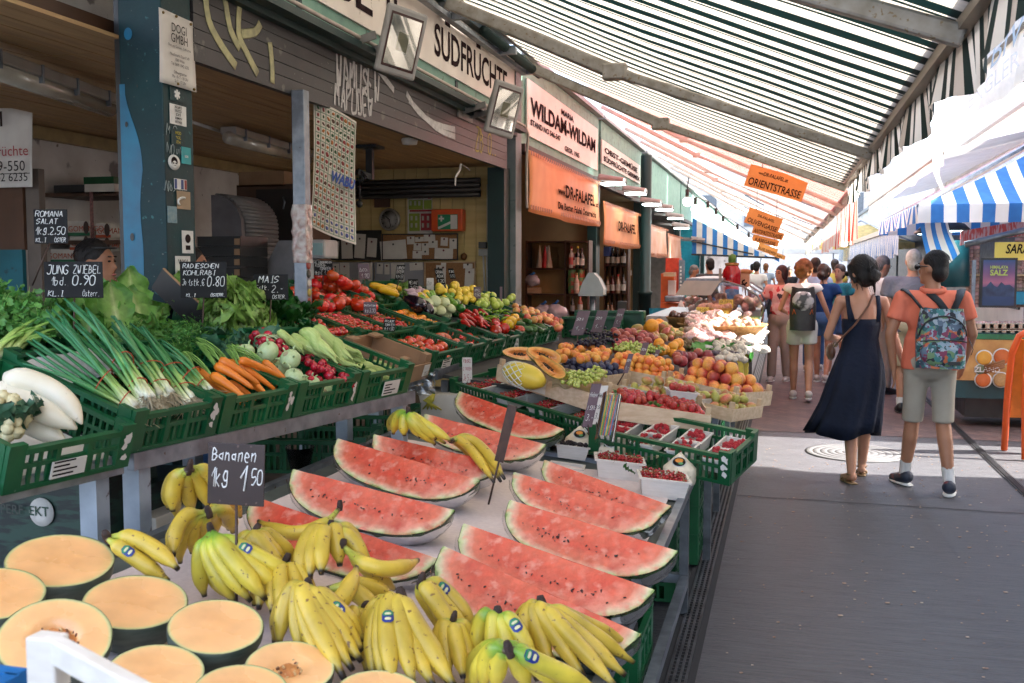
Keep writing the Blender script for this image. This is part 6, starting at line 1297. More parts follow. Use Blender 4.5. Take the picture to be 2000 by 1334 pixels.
hand((413,1040),[(462,1178,.06,.03,-48,8),(520,1172,.10,.05,-26,14),(588,1132,.12,.04,-30,26,.55),(400,1165,.04,.02,-30,0)],'greenish banana hand in front of the rod',.2,True,.0205)
hand((497,1040),[(470,1100,.10,.03,-16,0),(556,1122,.12,.05,-30,12),(580,1098,.11,.04,-10,8),(535,1118,.12,.05,-22,6)],'small banana hand behind the greenish one',.19)
hand((664,990),[(505,1018,.12,-.03,10,62)],'single long banana lying across, stem to the right',.2,r=.02,crown=True)
hand((645,1032),[(583,1140,.12,.06,-22,-12),(628,1122,.15,.06,-16,-4),(700,1090,.14,.05,18,-6),(720,1135,.10,.05,20,0)],'banana hand with dark crown in the middle of the heap',.22)
hand((668,1068),[(816,1094,.15,-.02,20,56),(770,1150,.08,.02,0,16)],'banana pair curling up towards the watermelon',.19,r=.02)
hand((598,1196),[(696,1108,.19,-.01,30,34)],'single banana pointing up to the right on the heap',.13,r=.02,crown=False)
hand((640,1150),[(740,1210,.09,.04,20,-10),(765,1175,.08,.03,20,-8)],'bruised banana pair tucked between the hands',.14,crown=False,r=.021)
hand((604,1146),[(545,1262,.08,.07,-26,-18),(672,1326,.09,.07,-66,-30),(706,1292,.10,.06,-52,-10),(712,1250,.11,.05,-16,10,.62)],'banana hand with a blue sticker in the front middle',.2,r=.0205)
hand((786,1168),[(728,1326,.07,.05,-48,-30),(768,1345,.09,.07,-30,-40,.62),(890,1345,.09,.06,-72,-26)],'banana hand nearest the bottom edge',.2,r=.021)
hand((822,1138),[(922,1290,.09,.05,-50,-28),(926,1258,.10,.05,-34,-20),(932,1232,.10,.05,-14,-20,.45)],'banana hand behind the lower one, sticker in its middle',.2,r=.0195)
hand((973,1204),[(930,1292,.08,.05,-20,-18),(962,1300,.10,.06,-10,-14),(1044,1305,.12,.05,-10,-10,.6)],'greenish banana hand left of the last one',.19,True,r=.0175)
hand((1059,1184),[(1014,1280,.09,.05,-22,-16),(1206,1345,.08,.06,-80,-20),(1238,1294,.07,.05,-52,0),(1226,1256,.07,.02,-44,6)],'rightmost banana hand at the table edge',.18,r=.0195)
hand((995,1272),[(920,1345,.08,.05,-12,-26),(968,1350,.10,.05,-14,-14),(1165,1345,.12,.03,-40,4,.35)],'banana hand cut off by the bottom edge of the photo',.2,True,r=.02)
hand((556,1100),[(505,1190,.07,.04,-24,-10),(560,1210,.08,.05,-16,-6),(610,1185,.08,.04,8,-8)],'banana hand low between the greenish hand and the front one',.15,r=.0195)
hand((884,1215),[(850,1310,.06,.04,-24,-14),(905,1325,.07,.05,-14,-10),(940,1300,.07,.04,4,-10)],'banana hand low behind the two rightmost ones',.15,r=.019)
hand((712,1190),[(690,1290,.05,.04,-24,-14),(735,1270,.06,.04,6,-10),(775,1250,.06,.03,10,-10)],'banana hand deep in the heap below the long bananas',.13,r=.0195)
hand((455,1075),[(430,1150,.05,.03,-14,-8),(480,1165,.06,.04,-6,-8),(512,1150,.06,.03,6,-8)],'banana hand hidden behind the price rod',.14,r=.019)
hand((1010,1215),[(985,1310,.04,.04,-18,-10),(1050,1330,.05,.05,-20,-8),(1100,1335,.05,.05,-30,-6)],'banana hand underneath the rightmost ones',.13,r=.019)
hand((210,1050),[(348,1112,.12,.05,-10,-14),(330,1135,.08,.03,-20,0,.5)],'very spotted banana pair beside the melon halves',.16,r=.021)
hand((798,806),[(768,848,.2,.03,-14,-6),(790,852,.22,.03,-10,-2),(884,862,.23,.03,-22,-2),(870,866,.21,.04,-34,4),(850,868,.2,.03,-30,6)],'greenish banana hand resting on the watermelon',.31,True,r=.019)
hand((880,862),[(985,935,.12,.08,-6,-34),(978,940,.1,.08,-14,-30),(965,942,.1,.06,-20,-24)],'yellow bananas draped over the back of a watermelon wedge',.2,crown=False,r=.019)
base=T0.at(462,1182,.06)
chalk_sign(401,866,520,988,base,[('Bananen',.08,.72,.2,.8),('1kg',.07,.3,.3,.3),('1',.58,.24,.42,.14),('50',.78,.36,.24,.2)],'brown chalk sign reading Bananen 1,50 on a rod',yaw=rad(-14),mb=mat('brown_board',(.035,.018,.015),(.02,.01,.009),rough=.4,ns=9,spots=[(60,.66,(.1,.06,.05))]),lean=.04)
base=T0.at(953,990,.0);tp=P(1001,792,D=(base-EYE).dot(FW)-.05);e=E('price_sign',base,'thin dark price sign seen edge on among the watermelons','price sign')
MB().add(tube([base,base.lerp(tp,.5)],.004,6)).build('stick',M_STICK,e);MB().b(beam(base.lerp(tp,.45),tp,.006,.035)).build('board',M_STICK,e)
M_COCO=mat('coconut_husk',(.76,.68,.55),(.66,.56,.42),rough=.6,ns=5,stretch=(6,6,1),bump=.15,bs=20)
def coconut(px,py,s,lab,face):
 c=T0.at(px,py,0);e=E('young_coconut',c,lab,'coconut','trimmed coconuts');M=TRS(c,rot(0,.08,R.uniform(0,6)),s)
 MB().add(lathe([(.8,0),(.98,.06),(1.02,.3),(1.0,1.0),(.92,1.08),(.5,1.5),(.1,1.9),(0,1.93)],22),M=M).build('husk',M_COCO,e)
 if face is not None:
  d=(EYE-c);az=math.atan2(d.y,d.x)+face;nv=V((cos(az)*.75,sin(az)*.75,.66)).normalized();q=c+V((cos(az),sin(az),0))*(s*.62)+V((0,0,s*1.44));u=V((0,0,1)).cross(nv).normalized();w_=nv.cross(u);ML=mframe(q,u,w_,nv)
  g=MB().add(lathe([(s*.36,0),(s*.36,.0015),(0,.002)],22),0,M=ML@Matrix.Diagonal((1.25,1,1,1))).add(lathe([(s*.31,.002),(0,.0026)],22),1,M=ML@Matrix.Diagonal((1.25,1,1,1)))
  g.add(ell((0,s*.08,.003),(s*.26,s*.15,.001),12,6),2,M=ML);g.add(ell((s*.1,-s*.12,.0036),(s*.16,s*.1,.001),10,6),3,M=ML)
  g.build('sticker',[M_STW,M_BLACK,mat('st_orange',(.7,.25,.03)),mat('st_leafgreen',(.1,.3,.12))],e)
coconut(1130,885,.070,'trimmed white coconut farthest left',.1);coconut(1195,905,.074,'trimmed white coconut second from the left, sticker to the front',-.1);coconut(1258,915,.068,'trimmed white coconut with sticker on its right side',1.2);coconut(1326,944,.073,'trimmed white coconut at the right end',0)
M_PUN=mat('moulded_pulp',(.68,.63,.58),(.6,.55,.5),rough=.75,ns=20,stretch=(1,1,6),bump=.15,bs=60)
def punnet_mesh(l,w_,h):
 g=MB();k=.84;t=.003
 for s in(1,-1):
  o=0 if s==1 else t
  b=[(-l/2*k+o,-w_/2*k+o,o),(l/2*k-o,-w_/2*k+o,o),(l/2*k-o,w_/2*k-o,o),(-l/2*k+o,w_/2*k-o,o)];tp=[(-l/2+o,-w_/2+o,h),(l/2-o,-w_/2+o,h),(l/2-o,w_/2-o,h),(-l/2+o,w_/2-o,h)]
  f=[(0,3,2,1),(0,1,5,4),(1,2,6,5),(2,3,7,6),(3,0,4,7)];g.b((b+tp,f if s==1 else[q[::-1]for q in f]))
 for(a,c)in(((-l/2-.006,-w_/2-.006,h-.006),(l/2+.006,-w_/2+.003,h)),((-l/2-.006,w_/2-.003,h-.006),(l/2+.006,w_/2+.006,h)),((-l/2-.006,-w_/2+.003,h-.006),(-l/2+.003,w_/2-.003,h)),((l/2-.003,-w_/2+.003,h-.006),(l/2+.006,w_/2-.003,h))):g.b(box(a,c))
 return g.mesh('punnet_wall',M_PUN)
PUN=punnet_mesh(.155,.105,.065);PUNL=punnet_mesh(.15,.1,.04)
M_CUR=mat('currant_skin',(.45,.012,.015),(.32,.008,.012),rough=.12,coat=.5,sss=.15,ns=4);M_BLB=mat('blackberry_skin',(.02,.008,.018),(.008,.004,.008),rough=.25,coat=.3);M_RAS=mat('raspberry_skin',(.5,.025,.035),(.38,.015,.025),rough=.4,ns=20)
def berry(n,r,m,seed):
 g=MB();rr=random.Random(seed)
 for i in range(n):
  z=1-2*(i+.5)/n;a=i*2.4;q=(1-z*z)**.5;g.add(ell((q*cos(a)*.75,q*sin(a)*.75,z),(.34,.34,.34),6,4))
 return g.mesh('berry',m)
BLB,RAS=berry(22,1,M_BLB,1),berry(24,1,M_RAS,2)
M_TWIG=mat('currant_stem',(.2,.22,.05),rough=.6)
def currants(fr,l,w_,z,n,parent=None,spread=1.0):
 g=MB();gs=MB()
 for i in range(n):
  p=V((R.uniform(-l/2,l/2)*spread,R.uniform(-w_/2,w_/2)*spread,z+R.uniform(-.008,.014)));g.add(ell(fr@p,R.uniform(.0042,.0056),8,6))
  if i%9==0:gs.add(tube([fr@p,fr@(p+V((R.gauss(0,.015),R.gauss(0,.015),.008))),fr@(p+V((R.gauss(0,.03),R.gauss(0,.03),.006)))],.0009,3,False))
 g.build('currants',M_CUR,parent);gs.build('stems',M_TWIG,parent)
def punnet(fr,lab,fill,me=None,h=.065,label_fruit=None,grp=None):
 e=E('punnet',fr.translation,lab,'punnet',grp);o=inst('punnet_wall',me or PUN,fr,parent=e);o.matrix_parent_inverse=wm(e).inverted()
 if fill=='c':currants(fr,.14,.09,h,190,e);MB().add(sheet(lambda u,v:fr@V(((u-.5)*.14,(v-.5)*.09,h-.008+.006*noise.noise((u*9,v*9,1)))),10,8)).build('bed',M_CUR,e)
 elif fill:
  for i in range(26):
   p=fr@V((R.uniform(-.065,.065),R.uniform(-.042,.042),h-.008+R.uniform(0,.012)));q=inst(label_fruit,fill,TRS(p,rrot(),R.uniform(.0085,.0105)));q.parent=e;q.matrix_parent_inverse=wm(e).inverted()
 return e
def TF(px,py,az,h=0,fr=T0):p=fr.at(px,py,h);return mframe(p,Matrix.Rotation(az,3,fr.n)@V((fr.b)),Matrix.Rotation(az,3,fr.n)@(-fr.e),fr.n)
punnet(TF(1117,893,.15),'white punnet of blackberries in front of the first coconut',BLB,label_fruit='blackberry')
punnet(TF(1112,902,.12,0)@Matrix.Translation((0,.12,-.03)),'flat empty white punnet beside the blackberries',None,PUNL)
punnet(TF(1206,932,.22)@Matrix.Scale(1.35,4),'larger white punnet of red currants in the middle','c');punnet(TF(1292,968,.22)@Matrix.Scale(1.3,4),'white punnet of red currants at the table edge','c')
put('loose_leaf',LEAFD[0],T0.at(1240,925,.08),rot(.4,.2,2),.45,'small green leaf hanging on the currant punnet','leaf',None)
def bcrate(pl,pr,hh,d,lab,ph,punn,grp,tilt=.0):
 A=T0.at(*pl,hh);B=T0.at(*pr,hh);u=(B-A);w_=u.length;u.normalize();n=(V((0,0,1))+V((.1,-.22,0))).normalized();n=(n-u*n.dot(u)).normalized();b=n.cross(u);f=Fr(A-n*ph,u,b,n);crate(f,w_,d,ph,lab,torn=2)
 k=len(punn)
 for i,(fl,nm,l2)in enumerate(punn):
  for row in(0,1):
   M=f.M@TRS(V((w_*(i+.5)/k,d*(.28+.42*row),.035)),rot(0,0,PI/2+R.uniform(-.06,.06)))
   punnet(M,l2+(' in the front row' if row==0 else ' in the rear row'),fl,PUN,.065,nm,grp)
 return f
fb=bcrate((878,742),(1152,822),.17,.34,'long green crate of currant punnets sloping to the right',.13,[('c',None,'currant punnet in the left green crate')]*4,'currant punnets in the left green crate')
fb2=bcrate((1150,832),(1427,891),.17,.34,'long green crate of raspberry punnets at the right',.14,[(RAS,'raspberry','raspberry punnet in the right green crate')]*4,'raspberry punnets in the right green crate')
g=MB();p=P(1180,850,D=4.2);q=P(1196,772,D=4.3)
for i in range(9):a=p+RT*(.006*(i-4));b=q+RT*(.007*(i-4));g.add(tube([a,b],.0028,6),i%4)
e=g.build('paper_straws',[mat('straw_blue',(.05,.15,.4)),mat('straw_yellow',(.6,.45,.03)),mat('straw_green',(.05,.3,.1)),mat('straw_red',(.5,.05,.05))],label='bundle of coloured straws in a clear sleeve',cat='straws')
MB().add(tube([p-V((0,0,.03)),q],.042,12,False)).build('sleeve',M_FILM,e)
for(a,b,bs,lab,mb)in(((1146,748),(1166,836),(1150,850),'faded brown price sign between the two berry crates',M_BOARDP),((1163,752),(1180,830),(1166,850),'white price card behind the straws',M_PAPER)):
 chalk_sign(*a,*b,P(*bs,D=4.4),[('Himbeer',.1,.7,.1),('1 Stk',.1,.4,.1),('3,-',.2,.15,.14)],lab,mb=mb,lean=.22,ink=M_INK if mb is M_PAPER else None)
chalk_sign(903,698,922,748,T0.at(912,770,.1),[('RIBISEL',.1,.8,.12),('2 TASSEN',.08,.5,.12),('je 5,-',.1,.1,.22)],'white price card reading 5 on the left berry crate',mb=M_PAPER,ink=mat('red_ink',(.4,.02,.03)))
e=E('fruit_rack',(-1.0,6.5,0),'sloping steel rack carrying the wooden fruit trays','rack')
g=MB().b(beam(T2.M@V((.75,-.03,-.03)),T2.M@V((5.6,-.03,-.03)),.03,.06,T2.n)).b(beam(T2.M@V((.75,1.55,-.03)),T2.M@V((5.6,1.55,-.03)),.03,.06,T2.n));g.build('rim',M_STEEL,e)
MB().b(obox(T2.M@V((3.2,.76,-.04)),T2.e*2.4,T2.b*.76,T2.n*.01)).build('shelf_panel',MATS['dark_panel'],e)
for(y,t)in((.8,0),(1.9,0),(3.8,0),(5.5,0),(.8,1.5),(5.5,1.5)):p=T2.M@V((y,t,-.06));MB().b(box((p.x-.02,p.y-.02,0),(p.x+.02,p.y+.02,p.z))).build('leg',M_DLEG,e)
for i in range(6):
 for j in range(3):crate(Fr(V((-.88,5.2+i*.66,.02+j*.18)),(1,0,0),(0,1,0),(0,0,1)),.4,.6,.17,'green crate stacked under the fruit trays','crates under the fruit trays')
def tray(pl,pr,hh,d,wh,lab,m=None,liner=None,px_label=0):
 """wooden tray: front top edge through two image points at height hh over T2"""
 A=T2.at(*pl,hh);B=T2.at(*pr,hh);u=B-A;w_=u.length;u.normalize();n=T2.n;n=(n-u*n.dot(u)).normalized();b=n.cross(u);f=Fr(A-n*wh,u,b,n);m=m or M_WOODX
 e=E('wooden_tray',f.A,lab,'tray');t=.006
 for nm,a,c in(('front_board',(.0,0,.004),(w_,t,wh)),('rear_board',(0,d-t,.004),(w_,d,wh)),('side_board',(0,t,.004),(t,d-t,wh)),('side_board',(w_-t,t,.004),(w_,d-t,wh)),('bottom_board',(t,t,0),(w_-t,d-t,.005))):MB().b(box(a,c),M=f.M).build(nm,m,e)
 for(x,y)in((t,t),(w_-t-.024,t),(t,d-t-.024),(w_-t-.024,d-t-.024)):MB().b(box((x,y,.006),(x+.024,y+.024,wh+.035)),M=f.M).build('corner_post',M_WOOD,e)
 if liner:MB().b(box((t,t,wh*.5),(w_-t,d-t,wh*.55)),M=f.M).build('liner',liner,e)
 if px_label:MB().b(box((w_*.3,-.002,.01),(w_*.5,-.0005,wh*.95)),M=f.M).build('paper_label',M_PAPER,e)
 f.w,f.d=w_,d;return f
STR=fruit('strawberry',ramp=[.2,(0,(.42,.012,.012)),(1,(.5,.03,.015))],r=(.85,.85,1.1),dimple=0,point=.0,rough=.25,bump=.5,coat=.3,spots=(120,.68,(.6,.35,.1)))
M_DT=mat('black_tray',(.015,.015,.015),rough=.3)
f=tray((1186,782),(1390,812),.09,.42,.09,'wooden tray of strawberry punnets at the front right',liner=M_DT)
pile('strawberry',[STR],f,.02,f.w-.02,.02,f.d-.02,.021,'ripe strawberry in the front wooden tray','strawberry','strawberries in the tray',2,.05,fill=.95,under=MATS['strawberry_skin'])
for i in range(26):put('strawberry_leaf',HERB[0],f.M@V((R.uniform(.04,f.w-.04),R.uniform(.04,f.d-.04),.08)),rot(R.uniform(-.4,.4),0,R.uniform(0,6)),.13,'green strawberry calyx leaves among the berries','strawberry leaf','strawberry leaves')
M2=f.M@TRS(V((f.w*.75,f.d*.75,.11)),rot(0,0,.2));e2=punnet(M2,'raised punnet of strawberries at the back of the tray',None,PUNL)
for i in range(16):put('strawberry',STR,M2@V((R.uniform(-.06,.06),R.uniform(-.04,.04),.045+R.uniform(0,.015))),rrot(),.02,'strawberry in the raised punnet','strawberry','strawberries in the raised punnet')
f=tray((972,712),(1178,776),.09,.40,.09,'pale wooden tray of papaya halves, a netted melon and grapes',px_label=1)
M_PAP=mat('papaya_flesh',rough=.3,ns=10,coat=.3,ramp=[.1,(0,(.68,.2,.04)),(.6,(.8,.32,.07)),(.9,(.8,.42,.12)),(1,(.5,.4,.08))]);M_PSK=mat('papaya_skin',(.42,.36,.05),(.2,.22,.03),rough=.35,ns=5)
def papaya(a,b,h,w_,lab,up=.3,ang=0.5):
 A,B=T2.at(*a,h),T2.at(*b,h*.8);ax=(B-A);Ln=ax.length;ax.normalize();tocam=(EYE-(A+B)/2).normalized();nn=(T2.n*up+tocam);nn=(nn-ax*nn.dot(ax)).normalized();s=ax.cross(nn);c=(A+B)/2;e=E('papaya_half',c-V((0,0,.05)),lab,'papaya','papaya halves')
 pf=lambda t:w_*max(0,1-abs(t)**2.4)**.5*(.8+.2*t)
 g=MB().add(sheet(lambda u,v:(lambda t,q:c+ax*t*Ln/2+s*q*pf(t)-nn*(.35*w_*max(0,1-(q/.45)**2-(t/.75)**2)))(max(-.995,min(.995,2*u-1)),2*v-1),26,14,lambda u,v:min(1,max(abs(2*v-1),abs(2*u-1)**2))));g.build('flesh',M_PAP,e)
 g=MB().add(sheet(lambda u,v:(lambda t,p:c+ax*t*Ln/2*1.005+(s*cos(p)-nn*sin(p)*.9)*(pf(t)+.001))(max(-.995,min(.995,2*u-1)),PI*v),26,12));g.build('skin',M_PSK,e)
 g=MB()
 for i in range(50):t=R.gauss(0,.25);g.add(ell(c+ax*t*Ln/2+s*R.gauss(0,w_*.13)-nn*w_*.26,.0042,6,4))
 g.build('seeds',M_SEED,e)
papaya((982,688),(1052,692),.12,.055,'papaya half lying flat at the left');papaya((1030,684),(1098,726),.14,.06,'papaya half with its green yellow skin to the front',1.5);papaya((1042,690),(1100,738),.17,.05,'papaya half leaning, seeds to the front');papaya((1030,682),(1096,704),.2,.05,'papaya half at the back')
e=E('netted_melon',T2.at(1020,735,.05),'yellow melon in white foam net','melon');A,B=T2.at(985,722,.11),T2.at(1062,748,.09)
MB().add(tube(bez(A,A.lerp(B,.5)+V((0,0,.01)),B,14),[.064*max(.12,1-abs(2*i/14-1)**2.4)**.5 for i in range(15)],16)).build('fruit',mat('yellow_melon_skin',(.7,.5,.05),(.55,.42,.04),rough=.4),e)
g=MB()
for s in(-1,1):
 for k in range(10):g.add(tube([A.lerp(B,.02+.6*q/14)+(lambda a,rr_:RT*0+V((0,0,1))*cos(a)*rr_+(B-A).normalized().cross(V((0,0,1)))*sin(a)*rr_)(k*PI/5+s*q*.13,.067*max(.12,1-abs(2*(.02+.6*q/14)-1)**2.4)**.5)for q in range(15)],.0032,4))
g.build('foam_net',mat('foam_net_white',(.75,.76,.68),rough=.8),e)
M_GRP=mat('white_grape_skin',(.45,.5,.12),(.34,.42,.07),rough=.15,sss=.25,coat=.3,rnd=.1);M_BGR=mat('dark_grape_skin',(.018,.014,.035),(.008,.006,.016),rough=.35,ns=6)
def grapes(pxa,pxb,pya,pyb,n,h,m,lab,nb=5,fr=T2,rad_=.0105):
 for b in range(nb):
  cx,cy=R.uniform(pxa,pxb),R.uniform(pya,pyb);c=fr.at(cx,cy,h);e=E('grape_bunch',c-fr.n*h,lab,'grapes',lab+' bunches');g=MB()
  for i in range(n):d=V((R.gauss(0,.028),R.gauss(0,.05),abs(R.gauss(0,.016))));g.add(ell(c+d,rad_*R.uniform(.88,1.1),10,7))
  g.build('berries',m,e);MB().add(tube([c-V((.05,0,0)),c+V((0,0,.04)),c+V((.03,.02,.035))],.002,5)).build('stem',M_TWIG,e)
grapes(1100,1170,728,752,42,.11,M_GRP,'pale green grapes in the papaya tray',7)
g=MB().add(sheet(lambda u,v:T2.at(1078+u*85,742+14*u+16*v,.12-.06*v)+V((0,0,.012*sin(u*14))),14,5));g.build('grape_bag',mat('yellow_print_film',(.6,.55,.15),(.5,.48,.3),rough=.3,alpha=.8,ns=8),label='yellow printed grape bag folded over the tray edge',cat='bag')
PRI=fruit('prickly_pear',ramp=[.4,(0,(.42,.4,.08)),(.45,(.48,.38,.1)),(1,(.5,.13,.07))],r=(.72,.72,1.1),dimple=.1,rough=.45,bump=.2,spots=(30,.68,(.25,.15,.05)),rnd=.2)
f=tray((1212,752),(1340,783),.09,.4,.08,'wooden tray of prickly pears with a white cardboard front',m=M_MBOX);pile('prickly_pear',[PRI],f,.02,f.w-.02,.02,f.d-.02,.034,'yellow green prickly pear in the white fronted tray','prickly pear','prickly pears',2,.04,tilt=1.4)
MB().add(ell((f.w*.35,-.004,.045),(.035,.002,.012),14,6),M=f.M).build('hand_hole',M_BLACK,label='dark oval hand hole in the white tray front',cat='hole')
f=tray((1330,776),(1432,800),.07,.38,.07,'wooden tray of small pears at the rack edge');pile('small_pear',[PRI],f,.02,f.w-.02,.02,f.d-.02,.03,'small yellow and pink pear by the rack edge','pear','small pears',2,.03,tilt=1.4)
PEA=fruit('peach',ramp=[.5,(0,(.82,.4,.08)),(.4,(.75,.24,.06)),(.7,(.5,.06,.04)),(1,(.35,.025,.03))],rough=.5,dimple=.18,rnd=.15);APR=fruit('apricot',ramp=[.35,(0,(.85,.42,.08)),(.6,(.8,.3,.05)),(1,(.7,.14,.04))],rough=.5,dimple=.15)
PLU=fruit('plum',c=(.05,.055,.12),c2=(.02,.018,.05),rough=.5,ns=4,r=(.85,.85,1.1));DPE=fruit('dark_peach',ramp=[.35,(0,(.45,.09,.06)),(.6,(.28,.03,.035)),(1,(.14,.015,.025))],rough=.45,dimple=.15);ORA=fruit('orange',c=(.85,.34,.02),c2=(.78,.28,.015),rough=.4,bump=.3);MAN=fruit('mango',ramp=[.3,(0,(.25,.3,.05)),(.5,(.42,.2,.06)),(1,(.4,.05,.05))],r=(.85,.75,1.2),rough=.35);FIG=fruit('fig',c=(.06,.025,.05),c2=(.025,.012,.022),r=(.9,.9,1.1),point=.25,rough=.55);KIW=fruit('kiwi',c=(.16,.1,.04),c2=(.1,.06,.02),r=(.8,.8,1.1),rough=.8,dimple=0)
f=tray((1300,735),(1440,768),.1,.42,.09,'wooden tray of large peaches');pile('peach',[PEA],f,.02,f.w-.02,.02,f.d,.038,'large red and yellow peach in the wooden tray','peach','large peaches',3,.05)
f=tray((1070,712),(1180,735),.1,.38,.09,'wooden tray of blue plums');pile('plum',[PLU],f,.02,f.w-.02,.02,f.d,.024,'blue plum with bloom','plum','plums',2,.06,tilt=1.2)
f=tray((1168,712),(1300,738),.1,.36,.08,'wooden tray of apricots');pile('apricot',[APR],f,.02,f.w-.02,.02,f.d,.025,'orange apricot in front of the green grapes','apricot','apricots in front',3,.05)
for i in range(46):put('apricot',APR,T2.at(R.uniform(1085,1190),R.uniform(676,702),.13+R.uniform(0,.03)),rrot(),.026,'orange apricot in the rear row','apricot','apricots in the rear row')
grapes(1205,1285,676,700,44,.16,M_GRP,'green grapes behind the apricots',8);grapes(1130,1200,652,676,46,.17,M_BGR,'blue black grapes near the tall price sign',9)
def heap(nm,me,pts,r,n,lab,cat,grp,h=(.12,.2)):
 x0,x1,y0,y1=pts
 for i in range(n):v=R.random();put(nm,me,T2.at(R.uniform(x0,x1),y0+(y1-y0)*v,h[1]+(h[0]-h[1])*v),rrot(),r*R.uniform(.9,1.1),lab,cat,grp)
heap('dark_peach',DPE,(1196,1270,648,684),.036,34,'dark red peach behind the grapes','peach','dark peaches');heap('mango',MAN,(1235,1300,636,662),.05,16,'red and green mango at the back','mango','mangoes');heap('orange',ORA,(1258,1300,632,650),.045,12,'bright orange at the back of the rack','orange','oranges');put('orange',ORA,T2.at(1273,636,.3),rrot(),.05,'topmost bright orange on the heap','orange',None)
heap('apricot',ORA,(1284,1330,668,690),.038,12,'orange yellow fruit in the middle of the rack','orange','oranges in the middle');heap('dark_peach',DPE,(1320,1400,690,722),.036,26,'dark peach above the large peaches','peach','dark peaches above the tray');heap('fig',FIG,(1392,1442,690,716),.026,34,'dark fig at the rack edge','fig','figs');heap('kiwi',KIW,(1320,1362,660,684),.028,16,'brown kiwi behind the peaches','kiwi','kiwis');heap('pink_packet',MAN,(1300,1360,640,662),.04,20,'small red fruit packed in film','fruit','red fruit in film')
g=MB()
for i in range(9):M=TRS(T2.at(1372+R.uniform(-12,22),686+R.uniform(-6,10),.14),rot(R.uniform(-.4,.5),0,R.uniform(0,6)));g.add(leaf(.17,.05,i,.1,.01),M=M)
g.build('green_leaf',M_HERB,label='fresh green leaves lying beside the figs',cat='leaves')
for(a,b,bs,lab)in(((1122,606),(1146,656),(1126,700),'tall slanted brown price sign, leftmost on the fruit rack'),((1160,606),(1182,650),(1162,696),'slanted brown price sign second on the fruit rack'),((1202,602),(1216,640),(1196,680),'narrow slanted price sign third on the fruit rack'),((1250,668),(1262,710),(1250,735),'dark edge-on price sign by the apricots'),((1222,690),(1232,730),(1200,762),'thin price sign above the prickly pears'),((1276,682),(1285,716),(1278,735),'white narrow price card beside the peaches')):
 chalk_sign(*a,*b,T2.at(*bs,.05),[('Stk',.1,.6,.12),('1,-',.2,.2,.18)],lab,mb=M_BOARDP,lean=.3)
M_TAN=mat('tan_wall',(.42,.3,.16),(.34,.23,.12),rough=.8,ns=3)
def stall(name,Y0,Y1,label,wall,X=-2.8,depth=2.6):
 e=E('market_stall',(X,Y0,0),label,'stall')
 MB().b(box((X-.08,Y0+.1,2.93),(X,Y1-.05,3.85))).build('upper_wall',M_MINT,e);MB().b(box((X-depth,Y0+.05,0),(X-depth+.1,Y1,3.85))).build('back_wall',wall,e)
 MB().b(box((X-depth+.1,Y1-.12,0),(X-.15,Y1-.04,2.92))).build('side_wall',wall,e);MB().b(box((X-depth-.1,Y0+.05,3.86),(X+.08,Y1,3.92))).build('roof',M_GREY,e)
 MB().b(box((X-depth+.1,Y0+.05,2.86),(X-.1,Y1-.12,2.92))).build('ceiling',wall,e)
 MB().b(box((X-.12,Y1-.3,0),(X+.02,Y1-.0,2.93))).build('post',M_TEALD,e);MB().b(box((X-.05,Y0+.1,2.84),(X+.05,Y1,2.925))).build('lintel',mat('brown_rail',(.07,.04,.035),rough=.6),e)
 return e
stall('s',10.45,15.25,'falafel stall with cream enamel sign and orange banner',M_TAN);stall('s',15.3,20.0,'fruit stall with open wall of bottles behind an orange banner',M_TAN);stall('s',20.1,27.5,'stall with a faded pink banner and red cabinet',mat('dim_grey_wall',(.28,.26,.24),rough=.8))
stall('s',27.6,36,'turquoise stall beyond the blue striped curtain',mat('turquoise_wall',(.02,.3,.36),rough=.6));stall('s',36.1,60,'far pale stall at the end of the left row',M_PLAST)
FX=lambda y,z,x=-2.77:mframe((x,y,z),(0,1,0),(0,0,1),(1,0,0))
def xsign(name,pts,X,m,lines,label,cat='sign',ink=M_LET,ext=.02,mb=None):
 (x0,y0),(x1,y1)=pts;a=P(x0,y0,X=X);b=P(x1,y1,X=X);e=E(name,(X,(a.y+b.y)/2,b.z),label,cat);w_,h_=b.y-a.y,a.z-b.z
 MB().b(box((X-ext,a.y,b.z),(X,b.y,a.z))).build('panel',m,e)
 g=MB();M=mframe((X,a.y,b.z),(0,1,0),(0,0,1),(1,0,0))
 for(t,x,y,s,ww)in lines:fit(g,t,M,x*w_,y*h_,ww*w_,s*h_,bold=.032,ext=.006)
 g.build('lettering',ink,e);return e
xsign('shop_sign',((1030,152),(1167,333)),-2.77,M_CREAM,[('WILDAM-WILDAM',.03,.38,.32,.92),('MARIA',.4,.76,.12,.18),('STAND NO 546-547',.03,.2,.11,.36),('GEGR. 1965',.45,.06,.11,.22)],'cream enamel sign reading WILDAM-WILDAM')
xsign('shop_sign',((1176,272),(1250,360)),-2.77,M_CREAM,[('OBST-GEMÜSE',.05,.5,.3,.85),('SÜDFRÜCHTE GERIMEX',.03,.12,.28,.95)],'cream enamel sign reading OBST-GEMÜSE')
M_BNR=mat('orange_banner',(.8,.36,.16),(.72,.29,.11),rough=.6,ns=4,transl=.15);M_BNP=mat('faded_pink_banner',(.7,.42,.32),(.62,.26,.14),rough=.6,ns=2.5,transl=.15);M_BRT=mat('banner_edge',(.45,.14,.05))
